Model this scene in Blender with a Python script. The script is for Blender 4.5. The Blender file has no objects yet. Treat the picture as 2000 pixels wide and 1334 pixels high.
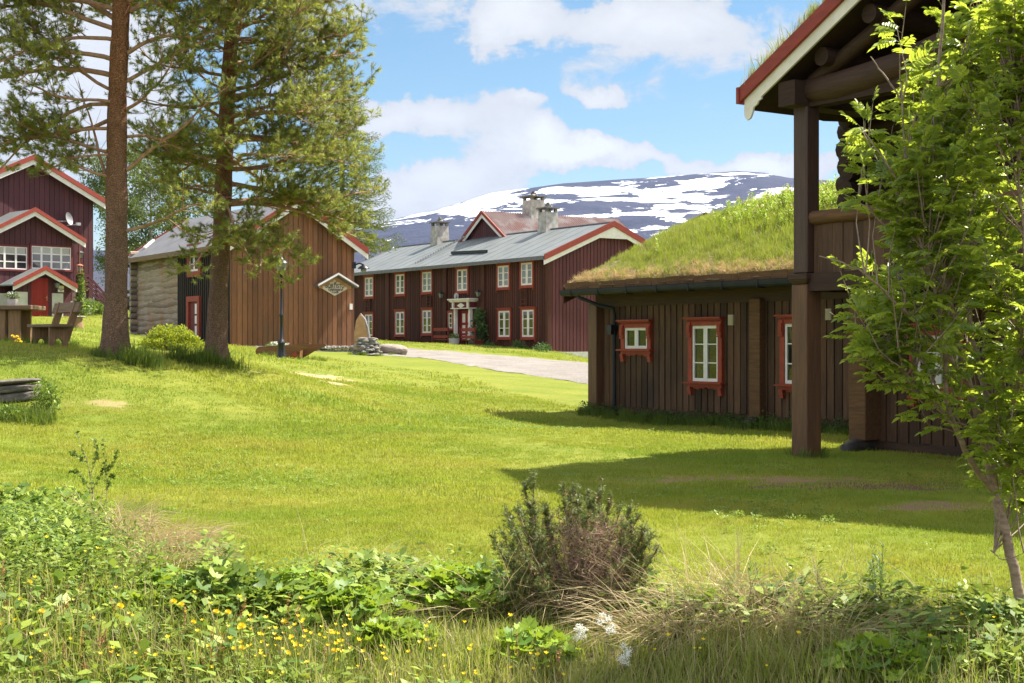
import bpy, bmesh, math, random
import numpy as np
from mathutils import Vector, Matrix

# ------------------------------------------------------------------ camera, sky, sun, exposure
SC = bpy.context.scene
COL = SC.collection
CAMZ, FPX, HOR = 1.55, 2778.0, 672.0          # eye height, focal length in 2000-px pixels, horizon row
cam_d = bpy.data.cameras.new("camera")
cam_d.sensor_width = 36.0
cam_d.lens = 36.0 * FPX / 2000.0
cam_d.shift_y = (HOR - 667.0) / 2000.0
cam_d.clip_start, cam_d.clip_end = 0.1, 30000.0
cam = bpy.data.objects.new("camera", cam_d)
COL.objects.link(cam)
cam.location = (0, 0, CAMZ)
cam.rotation_euler = (math.radians(90), 0, 0)
SC.camera = cam

SUN = Vector((0.887 * math.cos(math.radians(54)), 0.462 * math.cos(math.radians(54)), math.sin(math.radians(54)))).normalized()
SUN_EL, SUN_AZ = math.asin(SUN.z), math.atan2(SUN.x, SUN.y)
world = bpy.data.worlds.new("World")
SC.world = world
world.use_nodes = True
wn, wl = world.node_tree.nodes, world.node_tree.links
wn.clear()


def wnode(t, **kw):
    n = wn.new(t)
    for k, v in kw.items():
        setattr(n, k, v)
    return n


sky = wnode('ShaderNodeTexSky', sky_type='NISHITA', sun_disc=False)
sky.sun_elevation, sky.sun_rotation = SUN_EL, SUN_AZ
sky.air_density, sky.dust_density, sky.ozone_density = 1.0, 0.4, 0.8
bg_sky = wnode('ShaderNodeBackground')
bg_sky.inputs[1].default_value = 0.052
hsv = wnode('ShaderNodeHueSaturation')
hsv.inputs['Saturation'].default_value = 1.32
hsv.inputs['Hue'].default_value = 0.492
wl.new(sky.outputs[0], hsv.inputs['Color'])
wl.new(hsv.outputs[0], bg_sky.inputs[0])
tc = wnode('ShaderNodeTexCoord')
sep = wnode('ShaderNodeSeparateXYZ')
wl.new(tc.outputs['Generated'], sep.inputs[0])


def wmath(op, a, b=None, clamp=False):
    n = wnode('ShaderNodeMath', operation=op, use_clamp=clamp)
    for i, x in enumerate((a, b)):
        if x is None:
            continue
        if isinstance(x, (int, float)):
            n.inputs[i].default_value = x
        else:
            wl.new(x, n.inputs[i])
    return n.outputs[0]


ymax = wmath('MAXIMUM', sep.outputs['Y'], 0.05)
pa, pb = wmath('DIVIDE', sep.outputs['X'], ymax), wmath('DIVIDE', sep.outputs['Z'], ymax)
comb = wnode('ShaderNodeCombineXYZ')
wl.new(pa, comb.inputs[0])
wl.new(pb, comb.inputs[1])
# warp so the cloud banks get ragged outlines
warp = wnode('ShaderNodeTexNoise')
warp.inputs['Scale'].default_value = 9.0
warp.inputs['Detail'].default_value = 7.0
warp.inputs['Roughness'].default_value = 0.62
wl.new(tc.outputs['Generated'], warp.inputs['Vector'])
wsub = wnode('ShaderNodeVectorMath', operation='SUBTRACT')
wl.new(warp.outputs['Color'], wsub.inputs[0])
wsub.inputs[1].default_value = (0.5, 0.5, 0.5)
wscl = wnode('ShaderNodeVectorMath', operation='MULTIPLY')
wl.new(wsub.outputs[0], wscl.inputs[0])
wscl.inputs[1].default_value = (0.15, 0.11, 0.0)
padd = wnode('ShaderNodeVectorMath', operation='ADD')
wl.new(comb.outputs[0], padd.inputs[0])
wl.new(wscl.outputs[0], padd.inputs[1])
BANKS = [  # direction of each cloud bank (u, v), half size, weight
    (1270, 35, 175, 62, 1.0), (1000, 20, 120, 70, .85), (960, 80, 50, 40, .5), (840, 235, 190, 55, 1.0), (800, 400, 230, 55, .8),
    (1080, 300, 110, 52, 1.0), (1150, 335, 110, 35, .5), (1235, 195, 75, 22, .9), (1250, 150, 330, 60, .42),
    (1045, 215, 50, 18, .6), (120, 240, 330, 260, .62), (60, 90, 300, 130, .5), (620, 150, 130, 200, .35),
    (1420, 312, 280, 26, .8), (1180, 322, 170, 26, .5), (900, 365, 150, 40, .55), (1540, 310, 60, 40, .8), (700, 30, 330, 60, .4), (1480, 60, 160, 90, .35),
    (1900, 200, 300, 200, .5), (-500, 200, 500, 300, .7), (2700, 100, 500, 300, .6), (700, -500, 900, 300, .5)]
tot = None
for (u, v, ru, rv, w) in BANKS:
    s1 = wnode('ShaderNodeVectorMath', operation='SUBTRACT')
    wl.new(padd.outputs[0], s1.inputs[0])
    s1.inputs[1].default_value = ((u - 1000) / FPX, (HOR - v) / FPX, 0)
    s2 = wnode('ShaderNodeVectorMath', operation='MULTIPLY')
    wl.new(s1.outputs[0], s2.inputs[0])
    s2.inputs[1].default_value = (FPX / ru, FPX / rv, 0)
    s3 = wnode('ShaderNodeVectorMath', operation='DOT_PRODUCT')
    wl.new(s2.outputs[0], s3.inputs[0])
    wl.new(s2.outputs[0], s3.inputs[1])
    g = wmath('MULTIPLY', wmath('POWER', 2.718, wmath('MULTIPLY', s3.outputs['Value'], -1.0)), w)
    tot = g if tot is None else wmath('ADD', tot, g)
fine = wnode('ShaderNodeTexNoise')
fine.inputs['Scale'].default_value = 22.0
fine.inputs['Detail'].default_value = 8.0
fine.inputs['Roughness'].default_value = 0.66
fine.inputs['Distortion'].default_value = 0.4
fm = wnode('ShaderNodeMapping')
fm.inputs['Scale'].default_value = (0.7, 0.7, 1.5)
wl.new(tc.outputs['Generated'], fm.inputs[0])
wl.new(fm.outputs[0], fine.inputs['Vector'])
dens = wmath('ADD', tot, wmath('MULTIPLY', wmath('SUBTRACT', fine.outputs['Fac'], 0.5), 1.25))
mr = wnode('ShaderNodeMapRange', interpolation_type='SMOOTHSTEP')
mr.inputs['From Min'].default_value, mr.inputs['From Max'].default_value = 0.42, 0.72
wl.new(dens, mr.inputs['Value'])
# broken bright cloud added overhead and behind the viewer, unseen, for fill light
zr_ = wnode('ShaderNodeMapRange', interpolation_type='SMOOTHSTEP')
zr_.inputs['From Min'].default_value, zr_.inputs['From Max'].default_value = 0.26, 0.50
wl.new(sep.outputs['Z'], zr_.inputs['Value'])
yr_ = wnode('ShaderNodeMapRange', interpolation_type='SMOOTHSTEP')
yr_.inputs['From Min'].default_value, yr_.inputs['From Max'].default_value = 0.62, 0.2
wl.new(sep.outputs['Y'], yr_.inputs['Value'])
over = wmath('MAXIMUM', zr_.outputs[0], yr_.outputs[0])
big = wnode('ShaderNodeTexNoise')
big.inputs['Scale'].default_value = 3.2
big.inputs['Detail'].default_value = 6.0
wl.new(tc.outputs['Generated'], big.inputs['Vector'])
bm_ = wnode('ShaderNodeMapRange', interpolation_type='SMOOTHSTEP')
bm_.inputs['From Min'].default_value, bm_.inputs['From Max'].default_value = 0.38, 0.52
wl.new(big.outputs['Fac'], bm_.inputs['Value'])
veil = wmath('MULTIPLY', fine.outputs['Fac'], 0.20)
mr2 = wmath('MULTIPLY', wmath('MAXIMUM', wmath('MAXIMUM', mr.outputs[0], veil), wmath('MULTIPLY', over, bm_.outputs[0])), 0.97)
shade = wnode('ShaderNodeMapRange')
shade.inputs['From Min'].default_value, shade.inputs['From Max'].default_value = 0.5, 1.5
shade.inputs['To Min'].default_value, shade.inputs['To Max'].default_value = 0.285, 0.375
wl.new(dens, shade.inputs['Value'])
bg_cl = wnode('ShaderNodeBackground')
bg_cl.inputs[0].default_value = (0.93, 0.955, 1.0, 1)
wl.new(wmath('ADD', shade.outputs[0], wmath('MULTIPLY', over, 0.23)), bg_cl.inputs[1])  # the added unseen cloud is made brighter as fill
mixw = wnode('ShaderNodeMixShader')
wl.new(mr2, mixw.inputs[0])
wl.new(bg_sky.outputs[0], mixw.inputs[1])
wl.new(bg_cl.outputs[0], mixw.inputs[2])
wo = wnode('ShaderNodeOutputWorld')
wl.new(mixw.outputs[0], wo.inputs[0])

sun_d = bpy.data.lights.new("sun", 'SUN')
sun_d.energy = 5.0
sun_d.angle = math.radians(0.53)
sun_d.color = (1.0, 0.93, 0.82)
sun = bpy.data.objects.new("sun", sun_d)
COL.objects.link(sun)
sun.location = (20, 10, 30)
sun.rotation_euler = SUN.to_track_quat('Z', 'Y').to_euler()

SC.view_settings.view_transform = 'Standard'
SC.view_settings.look = 'None'
SC.view_settings.gamma = 1
SC.view_settings.exposure = 1.48
SC.cycles.use_denoising = True
SC.cycles.max_bounces = 7
SC.cycles.diffuse_bounces = 3
SC.cycles.glossy_bounces = 2
SC.cycles.transmission_bounces = 4
SC.cycles.transparent_max_bounces = 6
SC.cycles.volume_bounces = 0
SC.cycles.caustics_reflective = SC.cycles.caustics_refractive = False

# ------------------------------------------------------------------ small helpers
RNG = np.random.default_rng(7)
random.seed(7)


def at(u, v, Y):
    return Vector(((u - 1000) / FPX * Y, Y, CAMZ - (v - HOR) / FPX * Y))


class Frame:
    """A building's own axes: x along its front wall, y into it."""

    def __init__(s, ox, oy, oz, deg):
        s.o = Vector((ox, oy, oz))
        s.ang = math.radians(deg)
        s.ex = Vector((math.cos(s.ang), math.sin(s.ang)))
        s.ey = Vector((-s.ex.y, s.ex.x))

    def hit(s, u, v=HOR, y=None, x=None):
        d = Vector(((u - 1000) / FPX, 1.0))
        dz = -(v - HOR) / FPX
        c = -Vector((s.o.x, s.o.y))
        cx, cy, dx, dy = c.dot(s.ex), c.dot(s.ey), d.dot(s.ex), d.dot(s.ey)
        t = (y - cy) / dy if y is not None else (x - cx) / dx
        return (cx + t * dx, cy + t * dy, CAMZ + dz * t - s.o.z)

    def world(s, x, y, z=0.0):
        p = Vector((s.o.x, s.o.y)) + s.ex * x + s.ey * y
        return Vector((p.x, p.y, s.o.z + z))


def tag(o, label=None, cat=None, group=None, kind=None):
    if label: o["label"] = label
    if cat: o["category"] = cat
    if group: o["group"] = group
    if kind: o["kind"] = kind
    return o


def thing(name, label, cat, loc=(0, 0, 0), rz=0.0, group=None):
    o = bpy.data.objects.new(name, None)
    o.empty_display_size = 0.3
    COL.objects.link(o)
    o.location = loc
    o.rotation_euler = (0, 0, rz)
    return tag(o, label, cat, group)


def copy_tree(o, parent=None):
    c = o.copy()
    COL.objects.link(c)
    c.parent = parent
    for ch in list(o.children):
        copy_tree(ch, c)
    return c


def np_mesh(name, verts, faces, mats, parent=None, midx=None, smooth=False, attrs=None):
    """verts (N,3); faces (M,k) array, or a list of such arrays."""
    me = bpy.data.meshes.new(name)
    verts = np.asarray(verts, dtype=np.float32)
    fl = [f for f in (faces if isinstance(faces, list) else [faces]) if len(f)]
    nloops = sum(f.size for f in fl)
    nf = sum(len(f) for f in fl)
    me.vertices.add(len(verts))
    me.vertices.foreach_set('co', verts.ravel())
    if nf:
        me.loops.add(nloops)
        me.polygons.add(nf)
        me.loops.foreach_set('vertex_index', np.concatenate([f.ravel() for f in fl]).astype(np.int32))
        tots = np.concatenate([np.full(len(f), f.shape[1]) for f in fl])
        starts = np.concatenate([[0], np.cumsum(tots)[:-1]])
        me.polygons.foreach_set('loop_start', starts.astype(np.int32))
        me.polygons.foreach_set('loop_total', tots.astype(np.int32))
        if midx is not None:
            me.polygons.foreach_set('material_index', np.asarray(midx, dtype=np.int32))
        if smooth:
            me.polygons.foreach_set('use_smooth', np.ones(nf, dtype=bool))
    for k, a in (attrs or {}).items():
        a = np.asarray(a)
        if a.ndim == 2:
            at_ = me.attributes.new(k, 'FLOAT_VECTOR', 'POINT')
            at_.data.foreach_set('vector', a.astype(np.float32).ravel())
        elif a.dtype.kind == 'i':
            at_ = me.attributes.new(k, 'INT', 'POINT')
            at_.data.foreach_set('value', a.astype(np.int32))
        else:
            at_ = me.attributes.new(k, 'FLOAT', 'POINT')
            at_.data.foreach_set('value', a.astype(np.float32))
    me.update(calc_edges=True)
    me.validate()
    for m in (mats if isinstance(mats, (list, tuple)) else [mats]):
        me.materials.append(m)
    o = bpy.data.objects.new(name, me)
    COL.objects.link(o)
    o.parent = parent
    return o


class MB:
    """Collects shapes and links them as one mesh object."""

    def __init__(s, T=None):
        s.v, s.f, s.m, s.T, s.mi = [], [], [], T, 0

    def add(s, vs, fs):
        n = len(s.v)
        s.v += [s.T(*p) if s.T else tuple(p) for p in vs]
        s.f += [tuple(n + i for i in f) for f in fs]
        s.m += [s.mi] * len(fs)

    def box(s, x0, x1, y0, y1, z0, z1):
        s.add([(x0, y0, z0), (x1, y0, z0), (x1, y1, z0), (x0, y1, z0), (x0, y0, z1), (x1, y0, z1), (x1, y1, z1), (x0, y1, z1)],
              [(3, 2, 1, 0), (4, 5, 6, 7), (0, 1, 5, 4), (1, 2, 6, 5), (2, 3, 7, 6), (3, 0, 4, 7)])

    def hexa(s, a, b):
        """two quads of 4 points each, bottom and top."""
        s.add(list(a) + list(b), [(3, 2, 1, 0), (4, 5, 6, 7), (0, 1, 5, 4), (1, 2, 6, 5), (2, 3, 7, 6), (3, 0, 4, 7)])

    def beam(s, p, q, w, h, up=(0, 0, 1)):
        p, q, up = Vector(p), Vector(q), Vector(up)
        d = (q - p).normalized()
        sx = d.cross(up).normalized() * (w / 2)
        uz = sx.cross(d).normalized() * (h / 2)
        s.hexa([p - sx - uz, p + sx - uz, p + sx + uz, p - sx + uz], [q - sx - uz, q + sx - uz, q + sx + uz, q - sx + uz])

    def prism(s, poly, y0, y1):
        """(x, z) outline swept from y0 to y1."""
        n = len(poly)
        vs = [(x, y0, z) for x, z in poly] + [(x, y1, z) for x, z in poly]
        fs = [tuple(range(n)), tuple(range(2 * n - 1, n - 1, -1))] + [(i, n + i, n + (i + 1) % n, (i + 1) % n) for i in range(n)]
        s.add(vs, fs)

    def tube(s, pts, rad, n=8, cap=True):
        pts = [Vector(p) for p in pts]
        if not hasattr(rad, '__len__'):
            rad = [rad] * len(pts)
        vs, fs = [], []
        ref = None
        for i, p in enumerate(pts):
            d = (pts[min(i + 1, len(pts) - 1)] - pts[max(i - 1, 0)]).normalized()
            if ref is None:
                ref = Vector((0, 0, 1)) if abs(d.z) < .9 else Vector((1, 0, 0))
            a = d.cross(ref)
            a = a.normalized() if a.length > 1e-6 else Vector((1, 0, 0))
            b = a.cross(d).normalized()
            ref = b
            for k in range(n):
                t = 2 * math.pi * k / n
                vs.append(p + (a * math.cos(t) + b * math.sin(t)) * rad[i])
        for i in range(len(pts) - 1):
            for k in range(n):
                k2 = (k + 1) % n
                fs.append((i * n + k, i * n + k2, (i + 1) * n + k2, (i + 1) * n + k))
        if cap:
            fs.append(tuple(range(n - 1, -1, -1)))
            fs.append(tuple((len(pts) - 1) * n + k for k in range(n)))
        s.add(vs, fs)

    def lathe(s, prof, cx, cy, n=16):
        """(r, z) profile turned about a vertical axis."""
        vs, fs = [], []
        for r, z in prof:
            for k in range(n):
                t = 2 * math.pi * k / n
                vs.append((cx + r * math.cos(t), cy + r * math.sin(t), z))
        for i in range(len(prof) - 1):
            for k in range(n):
                k2 = (k + 1) % n
                fs.append((i * n + k, i * n + k2, (i + 1) * n + k2, (i + 1) * n + k))
        fs.append(tuple(range(n - 1, -1, -1)))
        fs.append(tuple((len(prof) - 1) * n + k for k in range(n)))
        s.add(vs, fs)

    def rock(s, c, r, rnd, n=2, rough=.22, flat=None):
        bm = bmesh.new()
        bmesh.ops.create_icosphere(bm, subdivisions=n, radius=1)
        ph = [rnd.uniform(0, 6) for _ in range(6)]
        for vv in bm.verts:
            p = vv.co
            k = 1 + rough * (math.sin(p.x * 3.1 + ph[0]) * math.cos(p.y * 2.7 + ph[1]) + .5 * math.sin(p.z * 5 + ph[2]) + .5 * rnd.uniform(-1, 1) * .6)
            q = Vector((math.copysign(abs(p.x) ** .7, p.x), math.copysign(abs(p.y) ** .7, p.y), math.copysign(abs(p.z) ** .7, p.z)))
            vv.co = Vector((q.x * r[0], q.y * r[1], q.z * r[2])) * k
        rot = Matrix.Rotation(flat if flat is not None else rnd.uniform(-.5, .5), 3, 'Z') @ Matrix.Rotation(rnd.uniform(-.12, .12), 3, 'Y')
        s.add([rot @ vv.co + Vector(c) for vv in bm.verts], [tuple(x.index for x in ff.verts) for ff in bm.faces])
        bm.free()

    def build(s, name, mats, parent=None, smooth=False, label=None, bevel=0.0, angle=None):
        me = bpy.data.meshes.new(name)
        me.from_pydata([tuple(p) for p in s.v], [], s.f)
        for m in (mats if isinstance(mats, (list, tuple)) else [mats]):
            me.materials.append(m)
        me.polygons.foreach_set('material_index', s.m)
        bm = bmesh.new()
        bm.from_mesh(me)
        bmesh.ops.recalc_face_normals(bm, faces=bm.faces)
        if bevel:
            bmesh.ops.bevel(bm, geom=list(bm.edges), offset=bevel, segments=1, affect='EDGES', clamp_overlap=True)
        bm.to_mesh(me)
        bm.free()
        if smooth:
            me.polygons.foreach_set('use_smooth', [True] * len(me.polygons))
            if angle:
                me.set_sharp_from_angle(angle=math.radians(angle))
        me.update()
        o = bpy.data.objects.new(name, me)
        COL.objects.link(o)
        o.parent = parent
        if label: o["label"] = label
        return o


# ------------------------------------------------------------------ materials
def mat_base(name):
    m = bpy.data.materials.new(name)
    m.use_nodes = True
    nt = m.node_tree
    return m, nt.nodes, nt.links, nt.nodes['Principled BSDF']


def mixc(n, l, fac, a, b, blend='MIX'):
    x = n.new('ShaderNodeMix')
    x.data_type = 'RGBA'
    x.blend_type = blend
    x.clamp_factor = True
    for idx, val in ((0, fac), (6, a), (7, b)):
        if isinstance(val, (int, float)):
            x.inputs[idx].default_value = val
        elif isinstance(val, tuple):
            x.inputs[idx].default_value = (*val[:3], 1)
        else:
            l.new(val, x.inputs[idx])
    return x.outputs[2]


def nz(n, l, coord, scale, detail=5, rough=.55, vec=(1, 1, 1), lo=.35, hi=.65, loc=(0, 0, 0), dist=0.0, rot=(0, 0, 0)):
    mp = n.new('ShaderNodeMapping')
    mp.inputs['Scale'].default_value = vec
    mp.inputs['Location'].default_value = loc
    mp.inputs['Rotation'].default_value = rot
    l.new(coord, mp.inputs[0])
    t = n.new('ShaderNodeTexNoise')
    t.inputs['Scale'].default_value = scale
    t.inputs['Detail'].default_value = detail
    t.inputs['Roughness'].default_value = rough
    t.inputs['Distortion'].default_value = dist
    l.new(mp.outputs[0], t.inputs['Vector'])
    r = n.new('ShaderNodeMapRange')
    r.inputs['From Min'].default_value, r.inputs['From Max'].default_value = lo, hi
    l.new(t.outputs['Fac'], r.inputs['Value'])
    return r.outputs[0]


def mth(n, l, op, a, b=None, clamp=False):
    x = n.new('ShaderNodeMath')
    x.operation = op
    x.use_clamp = clamp
    for i, val in enumerate((a, b)):
        if val is None: continue
        if isinstance(val, (int, float)):
            x.inputs[i].default_value = val
        else:
            l.new(val, x.inputs[i])
    return x.outputs[0]


def bump(n, l, bsdf, h, strength, dist=.02):
    b = n.new('ShaderNodeBump')
    b.inputs['Strength'].default_value = strength
    b.inputs['Distance'].default_value = dist
    l.new(h, b.inputs['Height'])
    l.new(b.outputs[0], bsdf.inputs['Normal'])


def island_scale(n, l, col, amount):
    g = n.new('ShaderNodeNewGeometry')
    r = n.new('ShaderNodeMapRange')
    r.inputs['To Min'].default_value, r.inputs['To Max'].default_value = 1 - amount, 1 + amount
    l.new(g.outputs['Random Per Island'], r.inputs['Value'])
    h = n.new('ShaderNodeHueSaturation')
    l.new(r.outputs[0], h.inputs['Value'])
    l.new(col, h.inputs['Color'])
    return h.outputs[0]


def wood(name, c1, c2, grain=(14, 14, .9), rough=.75, island=.25, c3=None, bs=.35, knots=True, spec=.3):
    m, n, l, b = mat_base(name)
    c = n.new('ShaderNodeTexCoord').outputs['Object']
    g = n.new('ShaderNodeNewGeometry')
    off = n.new('ShaderNodeVectorMath')
    off.operation = 'ADD'
    l.new(c, off.inputs[0])
    cb = n.new('ShaderNodeCombineXYZ')
    k = mth(n, l, 'MULTIPLY', g.outputs['Random Per Island'], 37.0)
    for i in range(3):
        l.new(k, cb.inputs[i])
    l.new(cb.outputs[0], off.inputs[1])
    cc = off.outputs[0]
    f1 = nz(n, l, cc, 2.2, 6, .6, grain, .3, .7, dist=.6)
    f2 = nz(n, l, cc, 7, 4, .6, grain, .35, .7)
    col = mixc(n, l, f1, c1, c2)
    if c3:
        f3 = nz(n, l, c, .9, 4, .6, (1, 1, .5), .45, .75)
        col = mixc(n, l, f3, col, c3)
    col = mixc(n, l, mth(n, l, 'MULTIPLY', f2, .35), col, (c1[0] * .35, c1[1] * .35, c1[2] * .35))
    if knots:
        v = n.new('ShaderNodeTexVoronoi')
        mp = n.new('ShaderNodeMapping')
        mp.inputs['Scale'].default_value = (5, 5, 1.6) if grain[2] < grain[0] else (1.6, 5, 5)
        l.new(cc, mp.inputs[0])
        l.new(mp.outputs[0], v.inputs['Vector'])
        r = n.new('ShaderNodeMapRange')
        r.inputs['From Min'].default_value, r.inputs['From Max'].default_value = .10, .05
        l.new(v.outputs['Distance'], r.inputs['Value'])
        col = mixc(n, l, mth(n, l, 'MULTIPLY', r.outputs[0], .6, True), col, (c1[0] * .3, c1[1] * .28, c1[2] * .28))
    if island:
        col = island_scale(n, l, col, island)
    l.new(col, b.inputs['Base Color'])
    b.inputs['Roughness'].default_value = rough
    b.inputs['Specular IOR Level'].default_value = spec
    bump(n, l, b, f2, bs, .01)
    return m


def plain(name, c1, c2=None, scale=6, rough=.7, metal=0.0, bs=.15, vec=(1, 1, 1), island=0.0, lo=.35, hi=.65, spec=.4, detail=5):
    m, n, l, b = mat_base(name)
    c = n.new('ShaderNodeTexCoord').outputs['Object']
    f = nz(n, l, c, scale, detail, .6, vec, lo, hi)
    col = mixc(n, l, f, c1, c2 or tuple(x * .75 for x in c1))
    if island:
        col = island_scale(n, l, col, island)
    l.new(col, b.inputs['Base Color'])
    b.inputs['Roughness'].default_value = rough
    b.inputs['Metallic'].default_value = metal
    b.inputs['Specular IOR Level'].default_value = spec
    if bs:
        bump(n, l, b, f, bs, .01)
    return m


def leafy(name, c1, c2, trans=.45, tcol=None, rough=.5, rnd='island', wscale=.0, c3=None, spec=.35):
    """thin foliage: diffuse, gloss and light coming through."""
    m, n, l, b = mat_base(name)
    if rnd == 'island':
        f = n.new('ShaderNodeNewGeometry').outputs['Random Per Island']
    else:
        f = n.new('ShaderNodeObjectInfo').outputs['Random']
    col = mixc(n, l, f, c1, c2)
    if wscale:
        p = n.new('ShaderNodeNewGeometry').outputs['Position']
        f2 = nz(n, l, p, wscale, 4, .6, (1, 1, 1), .42, .62)
        col = mixc(n, l, f2, col, c3 or tuple(x * .7 for x in c1))
    l.new(col, b.inputs['Base Color'])
    b.inputs['Roughness'].default_value = rough
    b.inputs['Specular IOR Level'].default_value = spec
    t = n.new('ShaderNodeBsdfTranslucent')
    if tcol:
        tc_ = mixc(n, l, .55, col, tcol)
        l.new(tc_, t.inputs['Color'])
    else:
        l.new(col, t.inputs['Color'])
    mx = n.new('ShaderNodeMixShader')
    mx.inputs[0].default_value = trans
    l.new(b.outputs[0], mx.inputs[1])
    l.new(t.outputs[0], mx.inputs[2])
    l.new(mx.outputs[0], n['Material Output'].inputs[0])
    return m


M = {}
M['wing_board'] = wood('dark_brown_board', (.135, .070, .036), (.058, .030, .017), c3=(.032, .020, .015), island=.42)
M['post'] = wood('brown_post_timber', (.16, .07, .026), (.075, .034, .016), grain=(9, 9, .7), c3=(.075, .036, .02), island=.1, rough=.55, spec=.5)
M['beam'] = wood('dark_beam', (.075, .038, .021), (.038, .021, .013), grain=(.8, 9, 9), island=.15, rough=.65)
M['log_dark'] = wood('dark_log', (.055, .028, .018), (.030, .016, .011), grain=(.8, 9, 9), island=.15)
M['rail'] = wood('rail_timber', (.17, .085, .034), (.085, .042, .020), grain=(.9, 9, 9), island=.05)
M['farm_board'] = wood('red_brown_board', (.105, .033, .019), (.060, .020, .013), island=.32, c3=(.065, .022, .018))
M['farm_gable'] = wood('plum_board', (.155, .040, .042), (.075, .024, .026), island=.18, rough=.6)
M['plum'] = wood('plum_house_board', (.115, .034, .040), (.068, .022, .027), island=.16, rough=.65)
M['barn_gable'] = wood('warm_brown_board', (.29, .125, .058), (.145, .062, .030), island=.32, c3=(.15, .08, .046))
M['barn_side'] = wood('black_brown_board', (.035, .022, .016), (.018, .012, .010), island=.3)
M['old_log'] = wood('weathered_log', (.50, .41, .34), (.15, .115, .09), grain=(.7, 26, 26), island=.3, c3=(.32, .17, .08), bs=1.0, rough=.9)
M['grey_wood'] = wood('weathered_plank', (.26, .17, .10), (.14, .095, .06), grain=(1.2, 12, 12), island=.2, bs=.6)
M['grey_wood_v'] = wood('weathered_plank_upright', (.34, .20, .10), (.18, .11, .06), grain=(12, 12, 1.0), island=.2, bs=.6)
M['horn_wood'] = wood('oiled_plank', (.23, .105, .042), (.12, .052, .022), grain=(.8, 9, 9), island=.2, rough=.5)
M['red_trim'] = plain('red_paint', (.30, .045, .028), (.22, .034, .022), 5, .6, vec=(1, 1, 3), bs=.1)
M['win_red'] = plain('window_red_paint', (.33, .050, .022), (.23, .036, .017), 8, .6, bs=.12)
M['dark_red'] = plain('dark_red_paint', (.16, .022, .02), (.11, .016, .016), 5, .65)
M['door_red'] = wood('red_door_board', (.33, .03, .022), (.24, .02, .016), island=.12, knots=False, rough=.6)
M['white'] = plain('white_paint', (.84, .79, .77), (.72, .68, .66), 4, .6, bs=.08)
M['cream'] = plain('cream_paint', (.82, .76, .68), (.70, .65, .57), 4, .65, bs=.08)
M['sash'] = plain('sash_white', (.78, .76, .72), (.68, .66, .62), 8, .5, bs=.05)
M['plaster'] = plain('white_plaster', (.66, .65, .61), (.40, .39, .35), 2.2, .9, bs=.5, lo=.3, hi=.72)
M['slate_metal'] = plain('grey_roof_sheet', (.165, .18, .18), (.125, .14, .14), .9, .55, .15, bs=.1, spec=.5)
M['barn_roof'] = plain('grey_roof_felt', (.17, .165, .175), (.12, .118, .125), 1.5, .6, .1, bs=.1)
M['iron'] = plain('black_iron', (.012, .013, .016), (.02, .02, .024), 20, .4, .3, bs=.05, spec=.5)
M['gutter'] = plain('black_gutter', (.016, .018, .024), (.026, .028, .034), 3, .6, .0, bs=.03, spec=.25)
M['steel'] = plain('galvanised_steel', (.5, .5, .5), (.38, .38, .4), 10, .4, .6)
M['copper'] = plain('copper_lantern', (.6, .25, .14), (.45, .18, .1), 10, .4, .3)
M['dish'] = plain('pale_grey_plastic', (.30, .30, .32), (.22, .22, .24), 10, .4)
M['vent'] = plain('beige_plastic', (.48, .42, .28), (.38, .33, .22), 10, .6)
M['stone'] = plain('grey_slate_stone', (.30, .28, .26), (.11, .10, .095), 5, .9, bs=.8, island=.3, lo=.3, hi=.7)
M['stone_dark'] = plain('dark_lichen_stone', (.15, .13, .105), (.05, .045, .04), 9, .95, bs=1.0, island=.25, lo=.3, hi=.75, vec=(1, 1, 2))
M['boulder'] = plain('weathered_boulder', (.34, .28, .23), (.13, .11, .095), 4, .95, bs=1.0, lo=.3, hi=.75, vec=(1, 1, 3))
M['sandstone'] = plain('tawny_slab', (.46, .28, .13), (.32, .18, .08), 3, .8, bs=.4)
M['chimney'] = plain('lime_washed_chimney', (.55, .52, .47), (.22, .2, .18), 3.5, .9, bs=.5, lo=.35, hi=.75)
M['horn_stone'] = plain('blackened_log_end', (.055, .045, .04), (.03, .026, .024), 8, .6, bs=.3)
M['pot'] = plain('pale_pot', (.55, .52, .52), (.45, .42, .42), 10, .7)
M['sign_board'] = plain('pale_sign_board', (.62, .56, .46), (.5, .42, .3), 3, .7, bs=.1)
M['sign_ink'] = plain('dark_ink', (.03, .022, .018), rough=.7, bs=0)
M['lead'] = plain('lead_flashing', (.13, .125, .15), (.2, .2, .22), 6, .5, .3)
M['lamp_glass'] = plain('lamp_glass', (.22, .23, .22), (.16, .16, .15), 10, .15)
M['curtain'] = plain('lace_curtain', (.5, .48, .46), (.36, .33, .32), 14, .9, vec=(6, 1, 1))


def glassy(name, c, ior, rough=.03):
    m, n, l, b = mat_base(name)
    cc = n.new('ShaderNodeTexCoord').outputs['Object']
    f = nz(n, l, cc, .8, 3, .5, (1, 1, 1), .4, .6)
    col = mixc(n, l, f, c, tuple(x * .4 for x in c))
    l.new(col, b.inputs['Base Color'])
    b.inputs['Roughness'].default_value = rough
    b.inputs['IOR'].default_value = ior
    g = nz(n, l, cc, 1.6, 2, .5, (1, 1, 1), 0, 1)
    bump(n, l, b, g, .08, .02)
    return m


M['glass'] = glassy('window_glass', (.020, .022, .022), 1.75)
M['glass_pale'] = glassy('window_glass_painted_reflection', (.16, .175, .12), 1.8)  # pale green of reflected trees painted into the pane colour
M['glass_lace'] = glassy('window_glass_grey', (.10, .085, .09), 1.8)


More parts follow.
